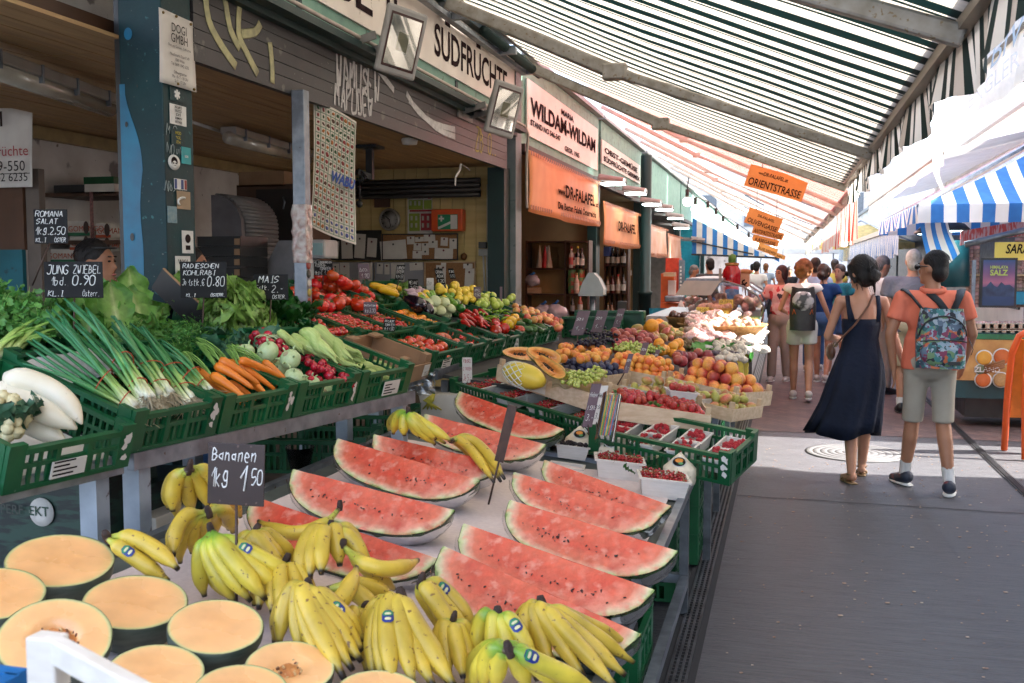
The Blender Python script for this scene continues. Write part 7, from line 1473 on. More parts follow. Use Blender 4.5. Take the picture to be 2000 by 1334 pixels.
def banner(x0,x1,yt,yb,lines,label,m):
 a=P(x0,yt,X=-2.7);b=P(x1,yt+1,X=-2.7);h=.66;e=E('banner',(-2.7,(a.y+b.y)/2,a.z-h),label,'banner','orange banners')
 MB().add(sheet(lambda u,v:(-2.7+.03*sin(u*6)*v+.02*sin(u*17+v*3),a.y+(b.y-a.y)*u,a.z-h*v-.03*sin(u*PI)),24,6)).build('cloth',m,e,solid=.004)
 g=MB();M=mframe((-2.655,a.y,a.z-h-.02),(0,1,0),(0,0,1),(1,0,0));w_=b.y-a.y
 for(t,x,y,s,ww)in lines:fit(g,t,M,x*w_,y*h,ww*w_,s*h,bold=.035)
 if lines:g.build('lettering',mat('banner_ink',(.05,.025,.02),spec=0,rough=.9),e)
 g=MB()
 for i in range(40):
  for z in(.02,.9):g.b(box((w_*i/40,h*z+.03,-.012),(w_*(i+.5)/40,h*(z+.07)+.03,-.009)),M=M)
 g.build('printed_edge',M_BRT,e);return e
banner(1031,1171,292,0,[('www.',.30,.44,.1,.1),('DR-FALAFEL',.4,.42,.24,.46),('.at',.87,.42,.1,.05),('Die Besten Falafel Österreichs',.3,.18,.16,.58)],'nearest orange banner reading DR-FALAFEL',M_BNR)
banner(1178,1249,392,0,[('DR-FALAFEL',.3,.4,.25,.5)],'second orange banner, wrinkled and partly folded',M_BNR)
banner(1266,1303,436,0,[],'faded pink banner left of the cord',M_BNP);banner(1304,1331,455,0,[],'faded pink banner right of the cord',M_BNP)
pz=P(1262,350,X=-2.6);MB().add(tube([(-2.6,pz.y,0),(-2.6,pz.y,1.05),(-2.6,pz.y,1.06),(-2.6,pz.y,1.12),(-2.6,pz.y,1.13),(-2.6,pz.y,3.7)],[.12,.12,.14,.14,.105,.105],14)).build('downpipe',M_TEALD,label='dark green downpipe between the orange and pink banners',cat='pipe')
M_HOOD=mat('lamp_hood',(.34,.26,.24),rough=.5);M_GLOW=mat('lamp_glow',(.75,1,1),(.75,1,1),rough=.4,emit=2.5)
for i,(x,y,Y)in enumerate(((1196,361,14.6),(1240,380,16.5),(1272,401,18.5),(1296,411,20),(1318,428,22),(1330,447,23),(1364,473,27),(1384,477,28))):
 c=P(x,y,Y=Y);s=.6;e=E('hooded_lamp',c,'hooded fluorescent lamp on an arm, number %s from the left'%('one two three four five six seven eight'.split()[i]),'lamp','hooded lamps over the left stalls')
 MB().add(sheet(lambda u,v:(c.x+(v-.5)*s*.62,c.y+(u-.5)*.4,c.z+.06+.10*(1-abs(2*u-1)**2)**.5*(1-.35*v)-.03*v),8,8)).build('hood',M_HOOD,e,solid=.01)
 MB().b(box((c.x-s*.24,c.y-.15,c.z-.0),(c.x+s*.28,c.y+.15,c.z+.02))).build('glowing_tube',M_GLOW if i<6 else M_GREY,e);MB().b(beam((-2.8,c.y,c.z+.12),(c.x-s*.25,c.y,c.z+.09),.04,.05)).build('arm',M_GREY,e)
def shelf_unit(x0,x1,yt,yb,Y,rows,label,cols=()):
 a,b=P(x0,yt,Y=Y),P(x1,yb,Y=Y);e=E('shelf_unit',((a.x+b.x)/2,Y,b.z),label,'shelf');m=M_DARKWOOD
 MB().b(box((a.x,Y+.28,b.z),(b.x,Y+.3,a.z))).build('back_panel',mat('warm_pine',(.42,.24,.09),(.34,.18,.06),rough=.5,ns=4,stretch=(1,1,.3)),e)
 for y in rows:z=P(x0,y,Y=Y).z;MB().b(box((a.x,Y,z-.02),(b.x,Y+.28,z))).build('shelf',m,e)
 for x in[x0,x1]+list(cols):q=P(x,yt,Y=Y).x;MB().b(box((q-.012,Y-.002,b.z),(q+.012,Y+.28,a.z))).build('upright',m,e)
 return e
def bottle(px,py,Y,h,c,label,grp,cap=(.3,.02,.02),lab=(.6,.55,.4)):
 p=P(px,py,Y=Y);r=h*.135;e=E('bottle',p,label,'bottle',grp);nm='glass_%.2f_%.2f_%.2f'%c
 MB().add(lathe([(r*.9,0),(r,.01),(r,h*.6),(r*.4,h*.75),(r*.36,h*.93)],12,p)).build('glass',mat(nm,c,rough=.08,coat=.5),e)
 MB().add(lathe([(r*.42,h*.9),(r*.42,h),(0,h*1.005)],10,p)).build('cap',mat('cap_%.2f'%cap[0],cap,rough=.4),e);MB().add(lathe([(r*1.02,h*.15),(r*1.03,h*.16),(r*1.03,h*.48),(r*1.02,h*.49)],12,p)).build('paper_band',mat('label_%.2f'%lab[0],lab),e)
shelf_unit(1028,1149,470,632,14.4,(471,524,574,605),'brown shelf unit with bottles and jars in the falafel stall',(1104,))
GB='bottles on the falafel stall shelf'
for(x,y,h,c,cap,lb,t)in((1116,523,.31,(.5,.45,.4),(.35,.03,.03),(.55,.1,.08),'clear bottle with red label on the upper shelf'),(1122,524,.24,(.2,.05,.04),(.4,.3,.1),(.6,.5,.4),'small bottle half hidden on the upper shelf'),(1128,524,.32,(.012,.015,.01),(.6,.5,.05),(.6,.45,.05),'black bottle with yellow cap on the upper shelf'),(1136,524,.29,(.015,.015,.012),(.05,.02,.02),(.5,.5,.45),'dark wine bottle on the upper shelf'),(1126,573,.3,(.55,.4,.3),(.4,.05,.03),(.6,.08,.05),'tall red labelled bottle on the lower shelf'),(1118,613,.26,(.01,.01,.015),(.05,.05,.05),(.3,.3,.3),'dark bottle low on the shelf'),(1133,612,.27,(.3,.05,.02),(.35,.02,.02),(.5,.2,.1),'amber bottle low on the shelf')):bottle(x,y,14.32,h,c,t,GB,cap,lb)
M_CAN=mat('printed_can',(.45,.08,.05),(.1,.25,.08),rough=.35,ns=14,fac=(.45,.55))
for i in range(3):
 for j in range(2):p=P(1117+j*17,573-15.5*i,Y=14.45);MB().add(lathe([(.06,0),(.062,.004),(.062,.112),(.06,.118),(0,.118)],14,p)).build('tin_can',M_CAN,label='red and green printed tin in the stacks on the shelf',cat='tin',group='tins stacked on the shelf')
for(x,c,t)in((1054,(.6,.5,.38),'cream cone left of the red cone on the shelf'),(1064.5,(.6,.03,.03),'red cone standing on the shelf'),(1072,(.6,.5,.38),'cream cone right of the red cone on the shelf')):p=P(x,523,Y=14.45);MB().add(lathe([(.055,0),(.055,.01),(.006,.33),(0,.335)],14,p)).build('decorative_cone',mat('cone_%.2f_%.2f'%(c[0],c[1]),c),label=t,cat='cone')
for(x0,y0,x1,y1,m,t)in((1030,486,1040,523,M_FILM,'tall clear jar at the left of the shelf'),(1064,482,1086,495,M_FILM,'upper clear plastic box on the shelf'),(1050,497,1088,523,M_FILM,'lower clear plastic box on the shelf')):xbox('clear_box',x0,y0,x1,y1,14.5,.15,m,t,'box')
xbox('small_box',1028,562,1052,573,14.42,.2,M_WOOD,'small wooden drawer box on the shelf','box')
for i,(x,y,r,t)in enumerate(((1040,548,.11,'clear wrapped bag on the wooden drawer'),(1062,612,.16,'blue tied clear bag, left on the counter'),(1086,612,.17,'blue tied clear bag, right on the counter'))):
 p=P(x,y,Y=14.0-.6*(i>0));e=E('tied_bag',p-V((0,0,r)),t,'bag');MB().add(ell(p,(r,r,r*.75),14,10,.25,3,seed=i)).build('bag',mat('milky_bag',(.45,.42,.45),(.3,.28,.32),rough=.25,coat=.4,ns=9),e);MB().add(tube([p+V((-.05,0,r*.7)),p+V((0,0,r*.85)),p+V((.03,0,r*1.05))],.018,6)).build('tie',M_ABL,e)
shelf_unit(1181,1226,480,640,19.0,(519,573,620),'tall bottle shelf behind the second orange banner',(1192,1202,1213))
for i in range(12):bottle(1186+10.5*(i%4)+R.uniform(-1.5,1.5),519+54*(i//4),18.9,R.uniform(.3,.38),R.choice([(.02,.02,.02),(.3,.2,.12),(.1,.02,.02),(.4,.3,.2)]),'spirit bottle on the tall shelf behind the second banner','spirit bottles on the tall shelf',R.choice([(.5,.05,.03),(.3,.2,.05),(.03,.03,.03)]),R.choice([(.6,.5,.3),(.5,.1,.05),(.5,.5,.5)]))
xbox('blue_carton',1179,482,1190,500,18.8,.2,mat('carton_blue',(.08,.14,.45)),'blue carton on top of the bottle shelf','carton');xbox('white_switch',1226,528,1233,538,19.6,.05,M_WHITE,'white light switch beside the bottle shelf','switch')
e=E('counter_scale',P(1160,640,Y=9.6),'grey counter scale head on a steel column','scale');p=P(1157,576,Y=9.6)
vs=[(-.115,0,0),(.115,0,0),(.118,0,.06),(.07,0,.16),(.02,0,.21),(-.02,0,.21),(-.075,0,.12)];n=7
MB().b(([p+V(v)+V((0,-.09,0))for v in vs]+[p+V(v)+V((0,.09,0))for v in vs],[tuple(range(n)),tuple(range(2*n-1,n-1,-1))]+[(i,n+i,n+(i+1)%n,(i+1)%n)[::-1]for i in range(n)])).build('head',mat('pale_scale',(.42,.43,.43),(.36,.37,.37),rough=.4),e,bevel=.008)
MB().add(tube([p+V((0,0,.003)),p-V((0,0,.55))],.028,12)).build('column',M_STEEL,e)
xbox('tablet',1205,588,1224,628,12.0,.03,M_BLACK,'black tablet standing behind the fruit rack','tablet',bevel=.01)
p=P(1104,700,Y=8.7);crate(Fr(V((p.x,8.7,p.z)),(1,0,0),(0,0,1),(0,-1,0)),.52,.38,.14,'green crate standing upright between the counter and the fruit rack');p=P(1108,690,Y=8.95);crate(Fr(V((p.x+.1,8.95,p.z)),(1,0,0),(0,0,1),(0,-1,0)),.62,.4,.14,'second upright green crate behind the first')
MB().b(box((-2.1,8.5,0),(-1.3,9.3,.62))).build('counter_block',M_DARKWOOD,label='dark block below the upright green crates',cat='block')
e=E('waste_bin',P(1293,640,Y=16),'teal bin with a blue bag','bin');a,b=P(1272,604,Y=16),P(1302,660,Y=16);MB().b(box((a.x,16,.1),(b.x,16.5,a.z))).build('body',mat('bin_teal',(.02,.12,.16),rough=.5),e,bevel=.02);MB().add(sheet(lambda u,v:(a.x-.03+(b.x-a.x+.06)*u,15.97-.03*sin(u*9),a.z+.02-.14*v*(1+.5*sin(u*7))),10,4)).build('bag',mat('bag_blue',(.02,.3,.45),rough=.4),e)
e=E('red_cabinet',P(1310,620,Y=21),'red cabinet beside the pink banner','cabinet');xbox('body',1300,504,1325,640,21.4,.6,mat('fridge_red',(.65,.05,.015),rough=.4),parent=e);xbox('glass_door',1326,508,1336,620,21.3,.03,mat('fridge_glass',(.2,.24,.28),rough=.1),parent=e)
g=MB()
for i in range(9):a,b=P(1328,520+i*7,Y=21.28),P(1331,524+i*7,Y=21.28);g.b(box((a.x,21.27,b.z),(b.x,21.29,a.z)))
g.build('white_print',M_WHITE,e)
e=E('orange_counter',P(1320,640,Y=17),'orange counter with slicer and paper cones','counter');xbox('body',1290,592,1345,700,17.5,.7,mat('counter_orange',(.7,.12,.015),rough=.5),parent=e);xbox('shelf_box',1291,534,1316,592,18,.4,MATS['counter_orange'],parent=e)
xbox('slicer',1298,578,1334,590,17.4,.4,M_STEEL,'steel slicer on the orange counter','slicer',bevel=.02);xbox('paper_roll',1305,548,1318,576,17.8,.2,M_PAPER,'white paper stack on the orange counter','paper');xbox('basket',1296,532,1317,540,17.6,.3,M_WOOD,'small pale basket on the orange shelf','basket')
for i,(x,y)in enumerate(((1314,628),(1330,610))):a=P(x,y,Y=17.4);MB().add(lathe([(.14,-.14),(.10,0),(.02,.2),(0,.21)],6,a,1,.25)).build('paper_cone',M_PAPER,label='white paper hung on the orange counter, %s'%('lower left one' if i==0 else 'upper right one'),cat='paper')
DY=10.6;M_LIME=mat('lime_cover',(.1,.55,.08),(.07,.45,.05),rough=.5);M_YEL=mat('yellow_board',(.8,.62,.1),rough=.6)
e=E('deli_table',(-.7,11.5,0),'delicatessen table with lime green cover and yellow board leg','table')
MB().b(box((-2.0,DY-.2,.78),(-.36,15.5,.86))).build('table_top',M_YEL,e)
a=P(1470,690,Y=10.5);MB().add(sheet(lambda u,v:(-1.2+.86*u+.0,DY-.22-.02*sin(u*20)*v,.88-.32*v*(.6+.4*sin(u*5+1))),18,5)).add(sheet(lambda u,v:(-.34+.02*sin(u*25)*v,DY-.22+2.4*u,.88-.3*v*(.7+.3*sin(u*8))),24,5)).build('cover',M_LIME,e)
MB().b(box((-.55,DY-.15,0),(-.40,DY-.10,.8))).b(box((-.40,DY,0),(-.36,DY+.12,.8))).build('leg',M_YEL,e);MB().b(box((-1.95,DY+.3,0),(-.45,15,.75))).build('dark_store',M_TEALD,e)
TD=Fr(V((-.4,DY,.9)),(0,1,0),V((-1,0,.16)),V((.16,0,1)))
MUS=MB().add(ell((0,0,.4),(1,1,.75),12,8)).add(tube([(0,0,-.7),(0,0,.3)],.4,8)).mesh('mushroom',mat('mushroom_white',(.75,.66,.55),(.62,.52,.42),rough=.7,rnd=.1))
for i in range(120):put('mushroom',MUS,TD.at(R.uniform(1395,1455),R.uniform(668,702),R.uniform(.02,.12)),rrot(),R.uniform(.02,.028),'small white mushroom in the sunlit heap','mushroom','white mushrooms')
M_CLING=mat('wrapped_food',(.62,.44,.4),(.42,.16,.12),rough=.15,coat=.6,ns=5,rnd=.25,hrnd=.03,fac=(.3,.6));M_WRAPW=mat('wrapped_white',(.78,.74,.7),(.6,.52,.46),rough=.25,coat=.5,ns=9,rnd=.1)
PK=[MB().add(ell((0,0,0),(1,.75,.45),12,8,.35,2,seed=s)).mesh('food_packet',m)for s,m in((1,M_CLING),(2,M_CLING),(3,M_WRAPW))]
for i in range(90):v=R.random();put('food_packet',PK[i%2],TD.at(R.uniform(1345,1462),612+50*v,.04+.16*(1-v)),rot(R.uniform(-.5,.5),R.uniform(-.5,.5),R.uniform(0,6)),R.uniform(.05,.085),'film wrapped antipasti packet on the delicatessen table','packet','wrapped food packets')
for i in range(46):v=R.random();put('food_packet',PK[2],TD.at(R.uniform(1452,1492),632+52*v,.03+.1*(1-v)),rot(R.uniform(-.5,.5),R.uniform(-.5,.5),R.uniform(0,6)),R.uniform(.045,.07),'white wrapped packet glaring in the sun at the table corner','packet','sunlit white packets')
M_BSK=mat('wicker',(.45,.26,.09),(.28,.14,.04),rough=.7,ns=40)
for(x,y,r,c,t)in((1410,655,.42,(.5,.3,.2),'wide wicker basket with wrapped sausages'),(1352,640,.26,(.08,.03,.02),'wicker basket of dark dried fruit'),(1395,618,.22,(.5,.2,.05),'wicker basket of orange dried fruit')):
 p=TD.at(x,y,.03);e=E('wicker_basket',p,t,'basket','wicker baskets');MB().add(lathe([(r*.7,0),(r*.95,.09),(r,.11),(r*.92,.1),(r*.6,.03),(0,.03)],26,p)).build('basket',M_BSK,e);g=MB()
 for i in range(40):a=R.uniform(0,6.3);q=r*.8*R.random()**.5;g.add(ell(p+V((q*cos(a),q*sin(a),.09+R.uniform(0,.03))),R.uniform(.03,.05),8,5,.3,2,seed=i))
 g.build('contents',mat('basket_fill_%.2f'%c[0],c,rough=.3,ns=20,coat=.3),e)
for(x0,y0,x1,y1,Y,ln,t)in((1404,585,1432,602,12.3,['OLIVEN','MANDELN'],'large yellow price card before the glass case'),(1406,607,1423,624,12.0,['GEF.','2,50'],'pale yellow card below the large one'),(1360,600,1385,622,11.8,['WASABI','NÜSSE'],'yellow card over the baskets'),(1372,592,1384,602,12.4,[],'small yellow card behind the baskets'),(1378,622,1402,645,11.4,['FETA'],'crumpled yellow card on the wrapped packets'),(1340,622,1348,650,11.2,[],'narrow pale card beside the dark basket')):
 b=P((x0+x1)/2,y1+6,Y=Y);chalk_sign(x0,y0,x1,y1,b,[(q,.08,.6-.45*i,.28)for i,q in enumerate(ln)],t,mb=mat('yellow_card',(.78,.62,.16),(.7,.54,.12),rough=.6),ink=M_INK)
e=E('glass_case',(-.9,14.2,.9),'curved glass display case on the delicatessen table','display case')
gp=[(-.28,.98),(-.25,1.1),(-.33,1.24),(-.5,1.35),(-.75,1.42)]
MB().add(sheet(lambda u,v:(lambda q:(gp[int(q)][0]+(gp[min(4,int(q)+1)][0]-gp[int(q)][0])*(q-int(q)),12.6+3.0*u,gp[int(q)][1]+(gp[min(4,int(q)+1)][1]-gp[int(q)][1])*(q-int(q))))(min(3.999,v*4)),6,16)).build('curved_glass',glassmat('case_glass',a=.16,rough=.03),e)
MB().b(([(x,12.6,z)for x,z in gp]+[(-1.2,12.6,1.42),(-1.2,12.6,.95),(-.28,12.6,.95)],[tuple(range(8))])).build('end_glass',MATS['case_glass'],e)
g=MB()
for y in(12.6,14.1,15.6):g.add(tube([(x,y,z)for x,z in gp],.015,6))
g.b(box((-1.2,12.58,1.42),(-.75,15.6,1.45))).b(box((-1.7,12.62,.9),(-.3,15.6,.97))).build('frame',M_STEEL,e)
MB().b(obox((-1.05,12.55,1.33),(.22,0,.0),(0,.02,.0),(.06,0,.09))).build('display_back',MATS['pale_scale'],e)
for i in range(40):put('food_packet',PK[i%3],V((R.uniform(-1.3,-.4),R.uniform(12.8,15.4),1.02+R.uniform(0,.15))),rrot(),R.uniform(.06,.1),'food packet inside the glass display case','packet','packets in the glass case')
e=E('preserve_jar',P(1429,560,Y=13.2),'big red preserve jar with green topping on the glass case','jar');p=P(1429,559,Y=13.2);MB().add(lathe([(.1,0),(.115,.02),(.115,.2),(.085,.25),(.085,.27)],18,p)).build('jar',mat('red_preserve',(.4,.01,.02),rough=.1,coat=.6),e);MB().add(lathe([(.09,.27),(.09,.3),(0,.305)],16,p)).build('lid',M_BSK,e);MB().add(ell(p+V((0,0,.35)),(.05,.05,.07),10,7,.4,4)).build('topping',M_HERB,e)
e=E('card_box',P(1455,560,Y=13.6),'tan box with a drawn cup and bread on top','box');xbox('box',1446,534,1463,560,13.6,.2,mat('tan_box',(.55,.36,.22)),parent=e);MB().add(tube([P(1451+4*cos(t*.5)+3,551+4*sin(t*.5),Y=13.59)for t in range(11)],.01,5)).build('cup_drawing',M_INK,e);p=P(1455,531,Y=13.65);MB().add(ell(p,(.1,.06,.04))).build('bread',mat('crust',(.4,.2,.07)),e)
xbox('hanging_scoop',1404,524,1409,552,12.55,.02,M_GREY,'grey scoop standing up behind the case','scoop')
p=P(1469,572,Y=14.5);MB().add(ell(p,(.06,.06,.07))).build('red_lantern',mat('fridge_red',(.65,.05,.015)),label='small red lantern at the end of the glass case',cat='lantern')
def rstall(Y0,Y1,label,m,X=4.7):
 e=E('market_stall',(X,Y0,0),label,'stall');MB().b(box((X,Y0,0),(X+2.6,Y1,4.0))).build('body',m,e);MB().b(box((X-.1,Y0-.05,4.0),(X+2.8,Y1+.05,4.12))).build('roof',M_GREY,e);MB().b(box((X-.03,Y0+.2,.95),(X-.002,Y1-.2,2.6))).build('opening',M_BLACK,e);return e
rstall(-5,8.6,'mostly unseen stall on the right, added to block sun, cream to bounce light',M_CREAM);rstall(10.3,16,'dark spice stall body behind the salt poster',mat('night_teal',(.01,.03,.04),rough=.5),3.6);rstall(16.2,24,'right row stall with cream beams',M_CREAM,3.4);rstall(24.2,60,'far right row of stalls',M_PLAST,3.4)  # first stall is an added, mostly unseen sun block; pale body bounces fill light
e=E('spice_counter',(2.6,11.2,0),'spice counter with printed spice bowls on its front','counter')
a,b=P(1898,745,Y=10.6),P(2010,658,Y=10.6);MB().b(box((a.x-.2,10.62,.3),(4.2,11.6,b.z+.03))).build('body',mat('deep_teal',(.01,.06,.07),rough=.5),e);MB().b(box((a.x-.2,10.6,b.z-.03),(4.2,10.615,b.z+.02))).build('green_strip',mat('strip_green',(.03,.2,.09)),e)
MB().b(box((a.x-.15,10.604,a.z+.01),(4.1,10.618,b.z-.035))).build('printed_front',mat('spice_print',(.6,.35,.12),(.42,.2,.06),ns=7),e)
g=MB()
for(x,y,r,mi)in((1922,699,13,0),(1957,697,14,1),(1915,722,9,2),(1920,742,13,1),(1955,742,13,3),(1985,700,13,0),(1988,742,13,2)):
 p=P(x,y,Y=10.6);rr_=r/1944*10.4*1.0;M=mframe(p,(1,0,0),(0,0,1),(0,-1,0));g.add(lathe([(rr_*1.15,0),(rr_*1.15,.004),(0,.005)],22),4,M=M).add(lathe([(rr_,.005),(rr_*.9,.008),(0,.009)],22),mi,M=M)
for i in range(4):a2=P(1922,728-4*i,Y=10.595);b2=P(1962,716-4*i,Y=10.595);g.add(tube([a2,b2],.014,6),5)
g.build('printed_bowl',[mat('turmeric',(.75,.35,.04)),mat('paprika',(.6,.13,.02)),mat('oregano',(.15,.17,.08)),mat('mustard_seed',(.5,.28,.1),ns=80),M_WHITE,mat('cinnamon',(.3,.12,.04))],e)
MB().txt('ZLAND',FW_(1902,726,10.585),.07,bold=.03).build('lettering',M_WHITE,e);MB().b(box((1.75,10.7,.1),(4.1,11.4,.3))).build('base',M_BLACK,e)
e=E('salt_poster',P(1924,500,Y=9.9),'dark blue poster reading HIMALAYA SALZ above mountains','poster');a,b=P(1921,508,Y=9.9),P(1980,597,Y=9.9)
mp=mat('poster_sky',rough=.3,ns=2,ramp=[.05,(0,(.01,.035,.1)),(.35,(.02,.04,.13)),(.5,(.3,.1,.16)),(.75,(.12,.06,.15)),(1,(.02,.05,.14))])
MB().b(box((a.x-.02,9.905,b.z-.02),(b.x+.02,9.95,a.z+.02))).build('frame',M_BLACK,e);MB().add(sheet(lambda u,v:(a.x+(b.x-a.x)*u,9.9,b.z+(a.z-b.z)*v),4,20,lambda u,v:v)).build('print',mp,e)
hs=[(0,.4),(.12,.42),(.25,.53),(.36,.44),(.46,.4),(.58,.52),(.7,.45),(.85,.46),(1,.38)];M=mframe((a.x,9.898,b.z),(b.x-a.x,0,0),(0,0,a.z-b.z),(0,-1,0))
MB().b(([M@V((x,y,0))for x,y in hs]+[M@V((1,.2,0)),M@V((0,.2,0))],[tuple(range(11))])).build('mountains',mat('mountain_blue',(.03,.06,.13),(.01,.02,.05),ns=12),e)
g=MB();fit(g,'HIMALAYA',M,.22,.81,.56,.07,bold=.02,ext=.002);fit(g,'SALZ',M,.22,.66,.56,.13,bold=.03,ext=.002);g.build('lettering',mat('lime_letter',(.4,.5,.1)),e);MB().b(box((a.x-.08,9.96,.9),(a.x-.05,10.0,a.z))).build('stand',M_STEEL,e)
e=E('shop_sign',P(1975,490,Y=10.2),'yellow sign reading SARAHS above the spice jars','sign');a,b=P(1944,473,Y=10.2),P(2040,508,Y=10.2);MB().b(box((a.x,10.2,b.z),(b.x,10.23,a.z))).build('panel',mat('sign_yellow',(.75,.6,.12),(.68,.52,.1),rough=.5),e);g=MB();fit(g,'SARAHS F',mframe((a.x,10.199,b.z),(1,0,.0),(0,0,1),(0,-1,0)),.09,.06,.37,.09,bold=.02,shear=.25);g.build('lettering',M_INK,e)
MB().add(tube([P(1884,478,Y=10.3),P(2040,440,Y=10.3)],.03,8)).build('lamp_bar',M_STEEL,label='steel lamp bar over the yellow sign',cat='bar');a,b=P(1876,448,Y=10.5),P(2030,478,Y=10.5);MB().b(obox((a+b)/2+V((0,0,.05)),((b.x-a.x)/2,0,.06),(0,.01,0),(0,0,.07))).build('packet_row',mat('pink_packets',(.5,.3,.3),(.5,.06,.05),ns=9,stretch=(6,1,1),fac=(.45,.55)),label='row of pink and red packets above the lamp bar',cat='packets')
for(x,y,t)in((1818,455,'left black lamp shade under the canopy'),(1862,449,'right black lamp shade under the canopy')):
 p=P(x,y,Y=10.6);e=E('canopy_lamp',p,t,'lamp');MB().add(lathe([(.15,-.01),(.16,.0),(.1,.06),(.03,.08),(.02,.14),(0,.14)],20,p)).build('shade',M_BLACK,e);MB().add(lathe([(.12,-.014),(.12,-.011),(0,-.011)],16,p)).build('bulb',M_GLOW,e)
MB().add(tube([P(1860,470,Y=10.9),P(1860,560,Y=10.9)],.16,16)).build('round_column',mat('column_teal',(.01,.08,.1),rough=.4),label='round dark teal column behind the man',cat='column')
e=E('jar_rack',P(1900,600,Y=11.0),'rack of stacked spice jars behind the salt poster','rack');a,b=P(1885,535,Y=11.1),P(2030,533,Y=11.1)
for q in(0,.53):MB().b(box((a.x,11.0,a.z-.02-q),(b.x,11.25,a.z-q))).build('shelf',M_WOOD,e)
M_JAR=mat('spice_jar',(.4,.26,.22),(.24,.15,.12),rough=.25,rnd=.3,hrnd=.03)
JAR=MB().add(lathe([(.04,0),(.042,.005),(.042,.03),(.037,.034),(.037,.038),(0,.038)],12)).mesh('spice_jar',M_JAR)
for i,x in enumerate((1893,1904,1988,1999)):
 for k in range(11):put('spice_jar',JAR,P(x,533,Y=11.1)+V((0,0,.04*k)),rot(),1,'round spice jar in the stacks on the rack','jar','stacked spice jars');put('spice_jar',JAR,P(x,600,Y=11.1)+V((0,0,.04*k)),rot(),1,'round spice jar in the lower stacks','jar','lower stacked spice jars')if k<9 else None
for i in range(9):put('spice_bag',PK[i%2],P(1893+14*(i%8),640,Y=10.8),rot(PI/2,0,0),.09,'red spice bag on the spice counter','bag','red spice bags')
for j in range(2):
 for i in range(8):p=P(1895+16*i,655-13*j,Y=10.75);MB().b(box((p.x-.06,10.7,p.z),(p.x+.06,10.85,p.z+.055))).build('clear_tub',mat('tub_cream',(.55,.48,.4),(.4,.32,.24),rough=.2,coat=.4,ns=12),label='shallow spice tub in the row on the counter',cat='tub',group='spice tubs on the counter',bevel=.006)
xbox('blue_box',1979,570,2020,595,10.9,.3,mat('cyan_box',(.01,.3,.5),rough=.4),'bright blue box beside the salt poster','box')
e=E('folding_board',(1.9,9.2,0),'orange folding chalkboard stand at the right edge','board');M_OF=mat('orange_frame',(.8,.11,.012),(.72,.09,.01),rough=.4)
def leg_frame(p0,lean,depth):
 q=lambda s,z:p0+V((.0,0,0))+V((s*.62,lean*z/1.06,z));pts=[q(0,0),q(0,.5),q(.02,.85),q(.1,1.0),q(.25,1.06),q(.75,1.06),q(.9,1.0),q(.98,.85),q(1,.5),q(1,0)];return tube(pts,.028,10)
g=MB().add(leg_frame(V((1.86,9.38,.01)),-.12,0)).build('rear_frame',M_OF,e);MB().add(leg_frame(V((1.93,8.93,.01)),.16,0)).build('front_frame',M_OF,e)
MB().b(([(1.89,9.35,.3),(2.45,9.35,.3),(2.45,9.28,.98),(1.89,9.28,.98)],[(0,1,2,3)])).build('rear_panel',mat('orange_panel',(.8,.2,.02),rough=.4),e,solid=.01);MB().b(([(1.97,8.97,.3),(2.5,8.97,.3),(2.5,9.07,.8),(1.97,9.07,.8)],[(0,1,2,3)])).build('chalk_panel',M_BOARD,e,solid=.01);MB().b(([(1.97,9.072,.81),(2.5,9.072,.81),(2.5,9.1,.98),(1.97,9.1,.98)],[(0,1,2,3)])).build('top_panel',mat('panel_crimson',(.55,.04,.05)),e,solid=.01)
g=MB()
for k,t in enumerate(('t','P','t','1')):g.chalk(t,mframe((2.0,9.05-.02*k,.72-.1*k),(1,0,0),(0,.2,.98),(0,-1,0)),.07,.004)
g.build('chalk_lettering',M_CHALK,e)
e=E('far_building',(0,75,0),'pale building closing the far end of the market','building');MB().b(box((-25,75,0),(25,80,9))).build('facade',mat('far_facade',(.6,.58,.55)),e)
for i in range(12):MB().b(box((-20+i*3.4,74.9,4.5),(-18.6+i*3.4,75,6.8))).build('window',mat('far_window',(.12,.14,.16),rough=.2),e)
M_SK=mat('skin_light',(.52,.27,.17),(.44,.21,.13),rough=.5,ns=8,sss=.15,spec=.35);M_SKT=mat('skin_tan',(.4,.19,.11),(.33,.15,.085),rough=.5,ns=8,sss=.12,spec=.35)
def voro(name,cols,scale=9,rough=.7):
 m=mat(name,cols[0],rough=rough);nt=m.node_tree;b=nt.nodes['Principled BSDF'];tc=nt.nodes.new('ShaderNodeTexCoord');v=nt.nodes.new('ShaderNodeTexVoronoi');v.inputs['Scale'].default_value=scale;v.inputs['Randomness'].default_value=1
 n=nt.nodes.new('ShaderNodeTexNoise');n.inputs['Scale'].default_value=scale*.6;mx=nt.nodes.new('ShaderNodeMix');mx.data_type='RGBA';mx.inputs[0].default_value=.12;nt.links.new(tc.outputs['Object'],mx.inputs[6]);nt.links.new(n.outputs['Color'],mx.inputs[7]);nt.links.new(tc.outputs['Object'],n.inputs[0]);nt.links.new(mx.outputs[2],v.inputs['Vector'])
 cr=nt.nodes.new('ShaderNodeValToRGB');cr.color_ramp.interpolation='CONSTANT';e=cr.color_ramp.elements
 while len(e)<len(cols):e.new(.5)
 for i,c in enumerate(cols):e[i].position=i/len(cols);e[i].color=col(c)
 sp=nt.nodes.new('ShaderNodeSeparateColor');nt.links.new(v.outputs['Color'],sp.inputs[0]);nt.links.new(sp.outputs[0],cr.inputs[0]);nt.links.new(cr.outputs[0],b.inputs['Base Color']);return m
def clothm(name,c,c2=None,rough=.85,bs=10,bump=1.0):return mat(name,c,c2 or tuple(x*.8 for x in c),rough=rough,ns=4,bump=bump,bs=bs,spec=.2)
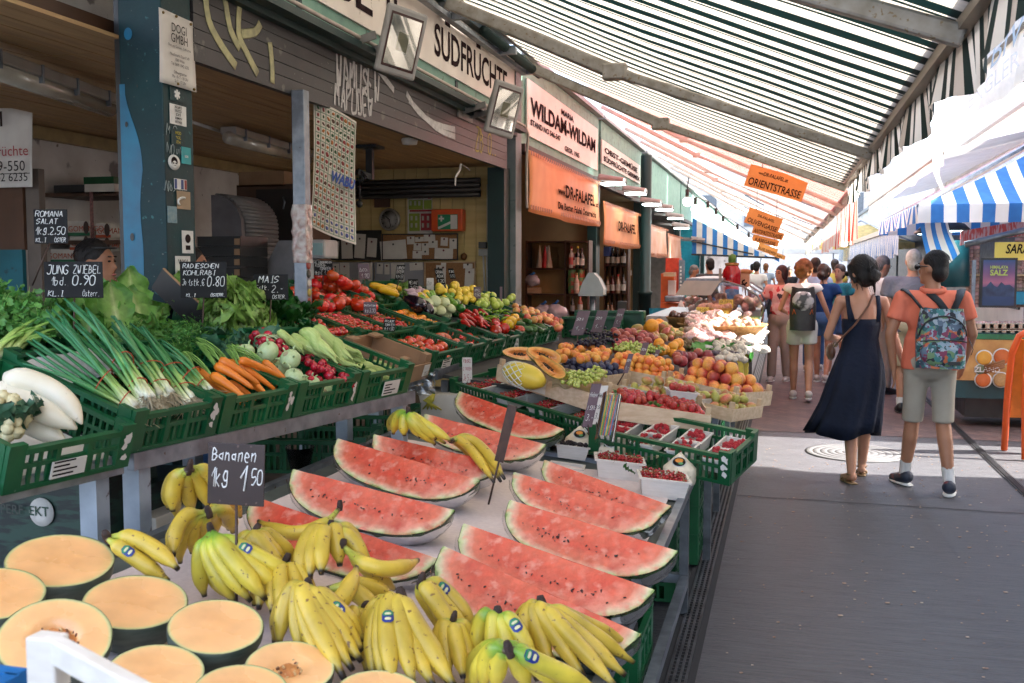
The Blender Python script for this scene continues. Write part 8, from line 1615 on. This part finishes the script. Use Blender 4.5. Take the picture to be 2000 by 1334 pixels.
def remesh(o,vox,it=5):
 r_=o.modifiers.new('Remesh','REMESH');r_.mode='VOXEL';r_.voxel_size=vox;r_.use_smooth_shade=True
 s=o.modifiers.new('Smooth','SMOOTH');s.factor=.5;s.iterations=it
def limb(g,pts,rs,n=10):
 for i in range(len(pts)-1):
  k=4;a,b=V(pts[i]),V(pts[i+1]);g.add(tube([a.lerp(b,j/k)for j in range(k+1)],[rs[i]+(rs[i+1]-rs[i])*j/k for j in range(k+1)],n))
 for p,r in zip(pts,rs):g.add(ell(p,r*.99,10,7))
def finger_hand(g,w_,d,side,palm=1.0,curl=.6):
 """hand at wrist w_, pointing along d, thumb towards side"""
 w_,d,s=V(w_),V(d).normalized(),V(side);s=(s-d*s.dot(d)).normalized();n=d.cross(s);k=palm
 g.add(ell(w_+d*.05*k,(.016*k,.04*k,.05*k),12,8,M=Matrix((n,s,d)).transposed()))
 for i,(o,L)in enumerate(((.03,.072),(.01,.08),(-.01,.074),(-.028,.058))):
  b=w_+d*.088*k+s*o*k;q=b+d*L*.5*k-n*L*.15*curl;e=q+(d*cos(curl)-n*sin(curl))*L*.5*k;limb(g,[b-d*.02,b,q,e],[.009*k,.009*k,.0085*k,.0075*k],8)
 b=w_+d*.025*k+s*.03*k;limb(g,[w_+d*.02*k,b,b+(d*.6+s*.7)*.035*k,b+(d*.9+s*.4)*.065*k-n*.01],[.012*k,.011*k,.01*k,.0085*k],8)
def person(p,head,H,label,skin=None,vox=.014,legs=None,arms=None,wide=1.0,hair=None,clothes=(),yaw=0.0,tiltd=0.0,face=False,shoes=None,bare=True,group=None,fem=False):
 """p feet position, head heading angle (0 = walking along +Y), local frame x right, y forward"""
 s=H/1.75;M=Matrix.Translation(V(p))@rot(0,0,head)@Matrix.Scale(s,4);e=E('person',V(p),label,'person',group);skin=skin or M_SK
 lg=legs or(((-.09,.03,.5),(-.10,-.06,.09)),((.09,.08,.5),(.10,.08,.09)))
 ar=arms or(((-.27,-.03,1.16),(-.28,.05,.93)),((.27,-.03,1.16),(.28,.05,.93)))
 sw=.185*wide if not fem else .165*wide
 HM=Matrix.Translation((0,0,1.5))@rot(tiltd,0,yaw)@Matrix.Translation((0,0,-1.5));H3=HM.to_3x3()
 g=MB()
 hp=lambda x,y,z:HM@V((x,y,z))
 g.add(ell(hp(0,0,1.645),(.074,.094,.105),16,12,M=H3));g.add(ell(hp(0,.03,1.575),(.057,.062,.07),14,10,M=H3));limb(g,[hp(0,.088,1.64),hp(0,.108,1.605)],[.01,.015]);g.add(ell(hp(0,.092,1.57),(.024,.012,.012),M=H3));g.add(ell(hp(0,.08,1.535),(.026,.02,.02),M=H3));g.add(ell(hp(0,.082,1.665),(.05,.014,.012),M=H3))
 for q in(-1,1):g.add(ell(hp(q*.078,-.005,1.625),(.012,.022,.034),8,6,M=H3))
 limb(g,[(0,-.01,1.42),(0,.0,1.52),hp(0,.005,1.58)],[.075,.053 if not fem else .046,.05])
 ch=.15*wide if not fem else .135;g.add(ell((0,0,1.28),(ch,.105*wide,.2)));g.add(ell((0,.01,1.1),(ch*.95 if not fem else ch*.85,.1*wide,.17)));g.add(ell((0,-.01,.95),(.16*(wide+1)/2,.115*wide,.13)))
 sh=[]
 for i,q in enumerate((-1,1)):
  S=V((q*sw,0,1.415));sh.append(S);el,wr=ar[i];limb(g,[(q*.06,0,1.4),S,el,wr],[.06,.052 if not fem else .042,.04 if not fem else .034,.027])
  d=(V(wr)-V(el)).normalized();finger_hand(g,V(wr),d,V((-q*.3,1,0)),1.0 if not fem else .9,.5)
 for i,q in enumerate((-1,1)):
  k,a=V(lg[i][0]),V(lg[i][1]);mid=k.lerp(a,.3);hpj=V((q*.09,0,.93));mid+=V((0,-.012,0));limb(g,[hpj,k,mid,a],[.088 if not fem else .08,.055,.056,.036])
  f=lg[i][2]if len(lg[i])>2 else(0,1,0);f=V(f).normalized();limb(g,[a+V((0,0,-.035))-f*.03,a+f*.06+V((0,0,-.052)),a+f*.15+V((0,0,-.066))],[.034,.034,.024])
 G=MB();G.v=[M@v for v in g.v];G.f,G.m,G.t,G.s=g.f,g.m,[0]*len(g.v),g.s
 o=G.build('body',skin,e);remesh(o,vox)
 def part(name,m,bld,vx=None,it=5,rm=True):
  g=MB();bld(g);g.v=[M@v for v in g.v];o=g.build(name,m,e)
  if rm:remesh(o,vx or vox*1.1,it)
  return o
 ctx=dict(part=part,sh=sh,ar=ar,lg=lg,hp=hp,H3=H3,wide=wide,ch=ch,M=M,e=e,fem=fem,vox=vox)
 if hair:hair(ctx)
 for c in clothes:c(ctx)
 if face:
  for q in(-1,1):
   part('eye',M_INK,lambda g:g.add(ell(hp(q*.031,.088,1.642),(.012,.008,.006),8,6,M=H3)),rm=False);part('eyebrow',mat('brow',(.03,.018,.012)),lambda g:g.add(ell(hp(q*.033,.091,1.668),(.02,.008,.005),8,6,M=H3)),rm=False)
  part('lips',mat('lips',(.42,.12,.1)),lambda g:g.add(ell(hp(0,.1,1.568),(.022,.009,.007),8,6,M=H3)),rm=False)
 return e,M
def hair_(m,kind='short',vol=1.0):
 def f(c):
  hp,H3=c['hp'],c['H3']
  def b(g):
   g.add(ell(hp(0,-.018,1.672),(.083*vol,.097*vol,.098*vol),20,14,.06 if kind=='curly' else .015,7,M=H3))
   if kind in('short','bun','bob','curly'):g.add(ell(hp(0,-.05,1.61),(.074*vol,.062*vol,.085*vol),16,10,M=H3))
   if kind=='bun':
    g.add(ell(hp(.015,-.12,1.60),(.058,.05,.055),14,10,.25,6,M=H3))
    for q in(-1,1):limb(g,[hp(q*.075,.04,1.69),hp(q*.085,.02,1.62),hp(q*.075,-.02,1.53)],[.022,.016,.005])
    limb(g,[hp(.03,-.1,1.56),hp(.045,-.09,1.47),hp(.05,-.085,1.42)],[.016,.01,.004])
   if kind=='bob':
    for q in(-1,1):g.add(ell(hp(q*.062,-.01,1.62),(.03,.07,.085),M=H3))
   if kind=='curly':
    rr=random.Random(4)
    for i in range(60):d=V((rr.gauss(0,1),rr.gauss(-.35,.8),rr.gauss(.25,.7))).normalized();g.add(ell(hp(0,-.02,1.655)+H3@V((d.x*.09*vol,d.y*.105*vol,d.z*.105*vol)),.026,8,6))
   if kind=='long':g.add(ell(hp(0,-.06,1.55),(.085,.06,.17),14,10,.1,5,M=H3))
  c['part']('hair',m,b,.009 if c['vox']<.013 else .013,2)
  if c['vox']<.013:
   rr=random.Random(9)
   def sb(g):
    for i in range(150 if kind=='bun' else 220):
     a=rr.uniform(0,6.3);k=rr.uniform(.2,1);q=hp(.088*vol*cos(a)*k,-.02+.1*vol*sin(a)*k*.9,1.672+.1*vol*(1-k*k)**.5)
     if kind=='bun':t=hp(.015+rr.gauss(0,.03),-.125+rr.gauss(0,.02),1.6+rr.gauss(0,.03));mid=(q+t)/2+(H3@V((cos(a)*.03,-.035,.03)))
     else:d=H3@V((rr.gauss(0,.012),-.03,-.035));t=q+d;mid=q+d*.5+H3@V((cos(a)*.006,-.004,.006))
     g.add(tube(bez(q,mid,t,6),.0017,3,False))
    if kind=='bun':
     for i in range(26):q=hp(rr.choice((-1,1))*rr.uniform(.05,.085),rr.uniform(-.06,.05),1.64);g.add(tube(bez(q,q+V((rr.gauss(0,.015),rr.gauss(0,.015),-.06)),q+V((rr.gauss(0,.03),rr.gauss(0,.03),rr.uniform(-.16,-.09))),6),.0015,3,False))
   c['part']('hair_strands',m,sb,rm=False)
 return f
def shirt(m,hem=.93,slv=.45,infl=.016,tank=False,name='shirt'):
 def f(c):
  k=c['wide'];ch=c['ch']
  def b(g):
   g.add(ell((0,0,1.29),(ch+infl,.105*k+infl,.19)));g.add(ell((0,.01,1.1),(ch*.98+infl,.1*k+infl,.18)))
   g.add(tube([(0,0,hem),(0,0,hem+.03),(0,0,1.12)],[(ch+infl)*1.1,(ch+infl)*1.1,ch+infl],18,True,.68,(0,1,0)))
   for i,q in enumerate((-1,1)):
    S=c['sh'][i];el=V(c['ar'][i][0])
    if tank:limb(g,[(q*.085,0,1.28),(q*.095,-.0,1.445)],[.075,.055])
    else:
     limb(g,[(q*.05,-.005,1.40),S],[.078,.064]);E_=S.lerp(el,min(1,slv));g.add(ell(S,.064));g.add(tube([S,S.lerp(E_,.5),S.lerp(E_,.95),E_],[.064,.066,.067,.067],14))
     if slv>1:wr=V(c['ar'][i][1]);limb(g,[el,el.lerp(wr,slv-1)],[.05,.043])
   if not tank:g.add(tube([(0,-.005,1.43),(0,0,1.475)],[.085,.066],14))
  c['part'](name,m,b,None,4)
 return f
def trousers(m,to=.2,infl=.014,flare=0.0,name='shorts'):
 """to: 0..1 down the thigh, above 1 along the shin"""
 def f(c):
  k=c['wide']
  def b(g):
   g.add(ell((0,-.01,.95),(.163*(k+1)/2+infl+.012,.117*k+infl+.014,.146)))
   for i,q in enumerate((-1,1)):
    h=V((q*.088,0,.93));kn=V(c['lg'][i][0]);an=V(c['lg'][i][1])
    if to<=1:q2_=h.lerp(kn,to);g.add(ell(h,.092+infl));g.add(tube([h,h.lerp(kn,to*.5),h.lerp(kn,to*.95),q2_],[.093+infl,.086-.01*to+infl+flare*.5,.082-.012*to+infl+flare,.082-.012*to+infl+flare],16))
    else:limb(g,[h,kn,kn.lerp(an,to-1)],[.092+infl,.063+infl,.052+infl+flare])
  c['part'](name,m,b,None,4)
 return f
def shoes(m,sole=None,ankle=0):
 def f(c):
  for i in(0,1):
   a=V(c['lg'][i][1]);d=V(c['lg'][i][2]if len(c['lg'][i])>2 else(0,1,0)).normalized()
   c['part']('shoe',m,lambda g:limb(g,[a+V((0,0,-.02))-d*.035,a+d*.05+V((0,0,-.045)),a+d*.15+V((0,0,-.06))],[.05,.046,.034]),.009)
   c['part']('sole',sole or M_WHITE,lambda g:g.add(tube([a-d*.075+V((0,0,-.078)),a-d*.02+V((0,0,-.078)),a+d*.1+V((0,0,-.08)),a+d*.18+V((0,0,-.076))],[.03,.044,.045,.02],12,True,.32,(0,0,1))),rm=False)
   if ankle:c['part']('sock',M_SOCK,lambda g:limb(g,[a+V((0,0,-.01)),a+(V(c['lg'][i][0])-a)*ankle],[.042,.047]),.009)
 return f
M_SOCK=mat('sock_white',(.72,.7,.68),rough=.9,bump=.3,bs=80,stretch=(4,4,1))
H_BLK=mat('hair_black',(.006,.005,.005),(.016,.012,.011),rough=.5,spec=.3,ns=20,stretch=(9,9,1.5),bump=.5,bs=40);H_WHT=mat('hair_white',(.5,.46,.4),(.3,.27,.24),rough=.6,ns=20,bump=.5,bs=40);H_GRY=mat('hair_grey',(.16,.15,.14),(.08,.07,.07),rough=.6,ns=20,bump=.5);H_RED=mat('hair_copper',(.3,.12,.04),(.16,.06,.02),rough=.6,ns=20,bump=.6,bs=40);H_BRN=mat('hair_brown',(.06,.03,.018),(.03,.016,.01),rough=.5,ns=20,bump=.5);H_MAR=mat('hair_maroon',(.035,.01,.012),(.02,.008,.008),rough=.5,ns=20,bump=.5)
M_POLO=clothm('coral_polo',(.74,.2,.12),(.64,.15,.085));M_SHO=clothm('khaki_shorts',(.42,.37,.3),(.36,.31,.25),bump=.7,bs=10)
def glasses(c):
 hp=c['hp']
 def b(g):
  for q in(-1,1):g.add(tube([hp(q*.08,-.01,1.645),hp(q*.082,.06,1.65),hp(q*.06,.105,1.648)],.004,5)).add(ell(hp(q*.036,.108,1.642),(.03,.008,.022),10,7,M=c['H3']))
 c['part']('sunglasses',M_BLACK,b,rm=False)
def collar(c):
 c['part']('collar',M_POLO,lambda g:g.add(tube([(.075*sin(t*.4),-.01+.075*cos(t*.4),1.475+.012*cos(t*.4))for t in range(17)],.018,8,False,1.3)),rm=False)
M_RUN=mat('running_shoe',(.02,.025,.045),(.3,.03,.03),rough=.6,ns=9,fac=(.3,.42))
man,MM=person((1.0,7.55,0),rad(2),1.70,'man in coral polo shirt and khaki shorts walking away, head turned left',M_SKT,.0105,(((-.10,.08,.5),(-.13,.17,.09),(-.45,1,0)),((.10,.0,.5),(.13,-.14,.09),(.25,1,0))),(((-.285,-.02,1.15),(-.25,.02,.90)),((.275,.0,1.16),(.25,.12,.95))),1.1,hair_(H_BLK,'short',.97),[shirt(M_POLO,.90,.6,.02),trousers(M_SHO,.98,.004,.002),shoes(M_RUN,None,.26),glasses,collar],rad(50),face=True)
M_PACK=voro('splash_print',[(.03,.05,.08),(.25,.33,.4),(.02,.09,.1),(.5,.13,.05),(.1,.14,.2),(.05,.2,.2),(.2,.03,.08),(.35,.4,.45),(.02,.02,.03),(.15,.25,.12)],30,.6)
bp=E('backpack',MM@V((.03,-.2,.93)),'colourful splash print backpack on the back of the man in coral','backpack');BM=MM@Matrix.Translation((.03,-.205,.93))
def pack(parent,BM,m,w_=.17,h_=.42,d_=.085):
 g=MB();g.add(sheet(lambda u,v:(lambda a,z:(w_*(1.02-.55*max(0,z-.55)**1.3-.06*(1-z))*((abs(cos(a))**.75)*(1 if cos(a)>0 else-1)),d_*(1.05-.35*max(0,z-.5))*((abs(sin(a))**.8)*(1 if sin(a)>0 else-1)),h_*z+.008*noise.noise((a*2,z*5,1))))(2*PI*u,.5-.5*cos(PI*v)),36,20));g.v=[BM@v for v in g.v]
 vs=g.v;o=g.build('pack_body',m,parent);return o
pack(bp,BM,M_PACK);g=MB();g.add(ell((0,-.075,.11),(.15,.045,.105),20,12));g.v=[BM@v for v in g.v];g.build('front_pocket',M_PACK,bp)
g=MB();g.add(tube([(.150*cos(t*PI/14),-.095-.02*sin(t*PI/14),.19+.012*sin(t*PI/14))for t in range(15)],.005,6));g.add(tube([(.155*cos(t*PI/14),-.06-.03*sin(t*PI/14),.23+.14*sin(t*PI/14))for t in range(15)],.006,6));g.v=[BM@v for v in g.v];g.build('zip',M_BLACK,bp)
def strapgeo(pts,w_,th,M,up=(0,-1,0)):g=MB();g.add(tube(pts,w_,8,True,th,up));g.v=[M@v for v in g.v];return g
M_STR=mat('black_webbing',(.012,.018,.022),rough=.7,bump=.3,bs=90)
strapgeo([(-.20,.06,1.40),(-.19,-.03,1.475),(-.155,-.11,1.43),(-.06,-.165,1.30)],.034,.3,MM).build('strap',M_STR,bp);strapgeo([(.19,.06,1.40),(.185,-.03,1.475),(.16,-.11,1.42),(.10,-.165,1.30)],.034,.3,MM).build('strap',M_STR,bp);strapgeo([(-.04,-.075,1.46),(.02,-.125,1.40),(.08,-.165,1.31)],.024,.3,MM).build('strap',M_STR,bp)
g=MB().b(box((.03,-.128,.03),(.11,-.120,.055)));g.v=[BM@v for v in g.v];g.build('brand_patch',M_BLACK,bp);g=MB();g.add(tube([(.17,-.05,.22),(.2,-.07,.14),(.185,-.08,.1)],.003,5));g.v=[BM@v for v in g.v];g.build('cord',M_BLACK,bp)
M_DRS=clothm('navy_linen',(.012,.017,.035),(.007,.01,.022),rough=.75,bs=26,bump=.6)
def dress(c):
 prof=[(1.27,.145,.115),(1.22,.148,.118),(1.12,.135,.108),(1.04,.15,.118),(.9,.19,.15),(.75,.215,.175),(.6,.222,.19),(.48,.238,.2),(.37,.25,.215)]
 def b(g):
  N=64;vs,fs=[],[];rings=prof+[(z+.005,a-.012,b_-.012)for z,a,b_ in prof[::-1]]
  for k,(z,a,b_)in enumerate(rings):
   f=max(0,(1.1-z)/.72)
   for i in range(N):
    t=2*PI*i/N;fo=1+f*(.1*sin(t*11+2*sin(t*2))+.04*sin(t*5+1));dz=-.03*f*sin(t*3+.5);sx=-.13*f*f;vs.append((a*cos(t)*fo+sx*(1-.2*cos(t)),b_*sin(t)*fo-.02*f,z+dz))
  for k in range(len(rings)-1):
   for i in range(N):fs.append((k*N+i,(k+1)*N+i,(k+1)*N+(i+1)%N,k*N+(i+1)%N))
  k=len(rings)-1
  for i in range(N):fs.append((k*N+i,i,(i+1)%N,k*N+(i+1)%N))
  g.add((vs,[f[::-1]for f in fs]))
 c['part']('dress',M_DRS,b,rm=False)
 def st(g):
  for q in(-1,1):g.add(tube([(q*.105,-.118,1.255),(q*.115,-.088,1.36),(q*.115,-.03,1.455),(q*.11,.05,1.43),(q*.09,.115,1.27)],.017,8,True,.35,(0,-1,0)))
  g.add(tube([(-.075,-.12,1.255),(-.105,-.085,1.37),(-.112,-.03,1.452)],.009,6,True,.4,(0,-1,0)))
 c['part']('shoulder_strap',M_DRS,st,rm=False)
def sandals(c):
 for i in(0,1):
  a=V(c['lg'][i][1]);d=V(c['lg'][i][2]).normalized();s_=V((d.y,-d.x,0));m=mat('gold_sandal',(.3,.2,.1),(.2,.12,.06),rough=.4,metal=.3)
  c['part']('sandal',m,lambda g:(g.add(tube([a-d*.06+V((0,0,-.083)),a-d*.02+V((0,0,-.083)),a+d*.1+V((0,0,-.083)),a+d*.165+V((0,0,-.083))],[.03,.038,.043,.02],12,True,.2,(0,0,1))),[g.add(tube([a+d*q-s_*.045+V((0,0,-.075)),a+d*q+V((0,0,-.04+.03*(q<0))),a+d*q+s_*.045+V((0,0,-.075))],.007,6))for q in(.03,.09)],g.add(tube([a+V((.038*cos(t*.5),.038*sin(t*.5),-.015))for t in range(14)],.006,5))),rm=False)
woman,WM=person((.55,7.86,0),rad(8),1.66,'woman in navy sleeveless midi dress walking hand in hand, dark hair in a loose bun',M_SK,.0105,(((-.075,-.06,.5),(-.085,-.2,.09),(-.25,1,0)),((.07,.08,.5),(.06,.12,.09),(.2,1,0))),(((-.245,.04,1.13),(-.13,.18,1.10)),((.25,-.02,1.14),(.30,-.12,.94))),1,hair_(H_BLK,'bun',1.13),[dress,sandals,glasses],rad(32),tiltd=-.12,face=True,fem=True)
e=E('shoulder_bag',WM@V((-.2,.15,1.05)),'brown leather bag strap worn across the woman\'s back','bag');strapgeo([(.09,.06,1.43),(.08,-.03,1.465),(.03,-.105,1.38),(-.07,-.135,1.24),(-.16,-.10,1.13),(-.2,.02,1.05)],.015,.35,WM).build('strap',mat('tan_leather',(.14,.055,.03),rough=.5),e)
g=MB().add(ell((-.2,.14,1.0),(.035,.09,.07),12,8));g.v=[WM@v for v in g.v];g.build('pouch',MATS['tan_leather'],e);g=MB().add(tube([(-.19+.016*cos(t*.7),.0,1.07+.02*sin(t*.7))for t in range(10)],.004,5));g.v=[WM@v for v in g.v];g.build('buckle',MATS['brass'],e)
AW=(((-.09,.1,.5),(-.09,.16,.09)),((.09,.02,.5),(.09,-.2,.13)))
M_GTEE=clothm('grey_marl_tee',(.22,.21,.24),(.15,.145,.17),bs=40);M_BEI=clothm('beige_shorts',(.52,.42,.28));M_WTOP=clothm('white_top',(.8,.78,.75));M_WSH=clothm('white_shorts',(.78,.75,.66));M_NAV=clothm('navy_top',(.015,.05,.16));M_JEA=clothm('jean_shorts',(.06,.13,.28));M_KHA=clothm('taupe_trousers',(.4,.31,.26));M_BLU=clothm('pale_blue_shirt',(.4,.48,.62));M_SNK=mat('white_sneaker',(.65,.6,.55),rough=.7);M_BLKS=mat('dark_shoe',(.02,.02,.025),rough=.6)
person((1.33,11.6,0),rad(5),1.77,'broad white haired man in grey marl shirt and beige shorts seen from behind',M_SK,.016,None,(((-.29,0,1.15),(-.26,.14,.98)),((.3,0,1.15),(.26,.14,.98))),1.32,hair_(H_WHT,'short',.98),[shirt(M_GTEE,.88,.6,.025),trousers(M_BEI,.97,.02,.02),shoes(M_BLKS,M_BLKS,.15)])
bw,BWM=person((.2,12.3,0),rad(0),1.66,'woman with curly copper hair, white shorts and a black rucksack walking away',M_SK,.015,AW,(((-.27,.02,1.15),(-.2,.2,1.1)),((.28,0,1.15),(.34,.12,1.0))),1.05,hair_(H_RED,'curly',1.1),[shirt(M_WTOP,.93,.12,.014),trousers(M_WSH,.5,.014,.01),shoes(M_SNK)],fem=True)
b2=E('rucksack',BWM@V((0,-.2,.93)),'black and silver rucksack worn by the woman in white shorts','backpack');BM2=BWM@Matrix.Translation((0,-.2,.90));pack(b2,BM2,mat('black_nylon',(.012,.012,.014),(.03,.03,.032),rough=.5,bump=.3),.16,.52,.1)
g=MB().add(ell((0,-.095,.36),(.13,.03,.12),16,10,.12,3));g.v=[BM2@v for v in g.v];g.build('silver_panel',mat('silver_nylon',(.4,.4,.42),(.03,.03,.03),rough=.35,ns=9,fac=(.45,.52)),b2);g=MB()
for q in(-.12,.12):g.add(tube([(q,-.09,.2),(q*.9,-.105,.26),(q*.7,-.1,.2)],.006,5))
g.v=[BM2@v for v in g.v];g.build('orange_cord',mat('cord_orange',(.7,.16,.03)),b2)
for q in(-1,1):strapgeo([(q*.11,.08,1.36),(q*.12,-.01,1.46),(q*.1,-.1,1.4)],.03,.3,BWM).build('strap',M_STR,b2)
M_FLO=voro('floral_blouse',[(.75,.35,.3),(.78,.5,.44),(.6,.05,.06),(.75,.4,.36),(.05,.03,.04),(.78,.55,.5)],16,.8)
person((-.06,14.3,0),rad(165),1.60,'woman in pink floral blouse and taupe trousers walking towards the camera',M_SK,.015,None,(((-.27,0,1.15),(-.27,.05,.92)),((.27,0,1.15),(.25,.1,.95))),1.12,hair_(H_MAR,'bob',1.05),[shirt(M_FLO,.88,.55,.02),trousers(M_KHA,1.93,.012,.01,'trousers'),shoes(M_SNK)],rad(-25),face=True,fem=True)
person((.5,14.2,0),rad(-10),1.62,'girl in navy top and jean shorts with brown hair pinned up',M_SK,.016,AW,None,1.05,hair_(H_BRN,'bun',1.05),[shirt(M_NAV,.9,.4,.016),trousers(M_JEA,.5,.016,.01),shoes(M_SNK)],rad(-20),fem=True)
person((.43,15.8,0),0,1.72,'man in pale blue shirt wearing a dark cap and backpack straps',M_SK,.02,None,None,1.05,hair_(H_BRN),[shirt(M_BLU,.9,.5),trousers(M_JEA,1.9,.012,0,'trousers'),shoes(M_SNK)])
person((.74,15.0,0),rad(150),1.62,'young woman facing back between the girl in navy and the woman in the dress',M_SK,.018,None,None,1,hair_(H_BRN,'short',1.04),[shirt(clothm('teal_top',(.03,.2,.24)),.9,.5),trousers(M_JEA,.6,.014,.01),shoes(M_SNK)],face=True,fem=True)
person((1.12,13.2,0),rad(-60),1.73,'grey haired man in white shirt bending his head to the right',M_SK,.018,None,None,1.05,hair_(H_GRY,'short',.98),[shirt(M_WTOP,.9,.5),trousers(M_KHA,1.9,.012,0,'trousers'),shoes(M_BLKS,M_BLKS)],rad(0),tiltd=-.4,face=True)
person((2.02,5.15,0),rad(20),1.66,'passer-by mostly outside the right edge with one hand in view',M_SKT,.014,AW,(((-.28,-.02,1.15),(-.24,.09,.93)),((.28,0,1.15),(.28,.1,.95))),1,hair_(H_BRN),[shirt(M_GTEE,.9,.5),trousers(M_JEA,1.9,.012,0,'trousers'),shoes(M_BLKS)])
M_VST=clothm('plum_grey_shirt',(.07,.055,.065));M_APR=clothm('green_apron',(.03,.32,.17))
v1=P(188,497,D=5.3)
person((v1.x,v1.y,.05),rad(-78),1.68,'smiling dark haired vendor in profile inside the stall, sunglasses on his head',M_SKT,.012,None,None,1.1,hair_(H_BLK,'short',1.0),[shirt(M_VST,.9,.5),trousers(M_JEA,1.9,.012,0,'trousers'),lambda c:c['part']('sunglasses',M_BLACK,lambda g:g.add(tube([c['hp'](.075*cos(t*.4-.2),.02+.09*sin(t*.4-.1),1.715)for t in range(9)],.007,6)),rm=False)],face=True)
v2=P(374,490,D=6.0);person((v2.x,v2.y,.05),rad(-75),1.66,'second vendor almost hidden behind the blue post',M_SKT,.016,None,None,1.05,hair_(H_BLK),[shirt(M_BLKS,.9,.5),trousers(M_JEA,1.9,.012,0,'trousers')],face=True)
a=P(1352,540,Y=19.3);person((a.x,19.3,0),rad(-80),1.62,'vendor in mint shirt and green apron looking down at the counter',M_SKT,.018,None,None,1.1,hair_(H_GRY,'short',.96),[shirt(clothm('mint_shirt',(.45,.58,.5)),.9,.5),trousers(M_BLKS,1.9,.012,0,'trousers'),lambda c:c['part']('apron',M_APR,lambda g:g.add(sheet(lambda u,v:((u-.5)*.3*(1+v*.5),.135+.02*sin(v*3),1.36-.8*v),8,10)),rm=False)],tiltd=-.3,face=True)
a=P(1386,532,Y=18.6);person((a.x,18.6,0),rad(30),1.74,'vendor in black shirt with his back to the camera',M_SKT,.018,None,None,1.2,hair_(H_BLK,'short',.97),[shirt(M_BLKS,.9,.6),trousers(M_JEA,1.9,.012,0,'trousers')])
CROWD=[('red',(.55,.05,.05)),('white',(.75,.72,.7)),('pale blue',(.4,.5,.65)),('black',(.02,.02,.025)),('yellow',(.7,.5,.1)),('green',(.08,.25,.12)),('pink',(.7,.35,.35)),('grey',(.3,.3,.32)),('orange',(.7,.25,.06)),('navy',(.02,.05,.16))]
hs=[(H_BRN,'dark hair'),(H_BLK,'black hair'),(H_RED,'copper hair'),(H_GRY,'grey hair')]
for i,(px,Y)in enumerate(((1430,27),(1478,24),(1496,30),(1542,28),(1630,22),(1470,34))):
 q=P(px,530,Y=Y);cn,cc=CROWD[i%10];hm,hn=hs[i%4];walk=i%3==0
 person((q.x,Y,0),rad(180 if walk else R.uniform(-20,20)),R.uniform(1.58,1.78),'far shopper with %s and %s top, %s, %s in the crowd'%(hn,cn,'coming closer' if walk else 'walking away','nearer' if Y<24 else 'middle rows' if Y<28 else 'far back'),M_SK,.03,AW if i%2 else None,None,1.05,hair_(hm,'short',1.05),[shirt(clothm('top_'+cn.replace(' ','_'),cc),.9,.5),trousers((M_JEA,M_KHA,M_BLKS)[i%3],(1.9,.9)[i%2],.014,0,('trousers','shorts')[i%2])],group='far shoppers')
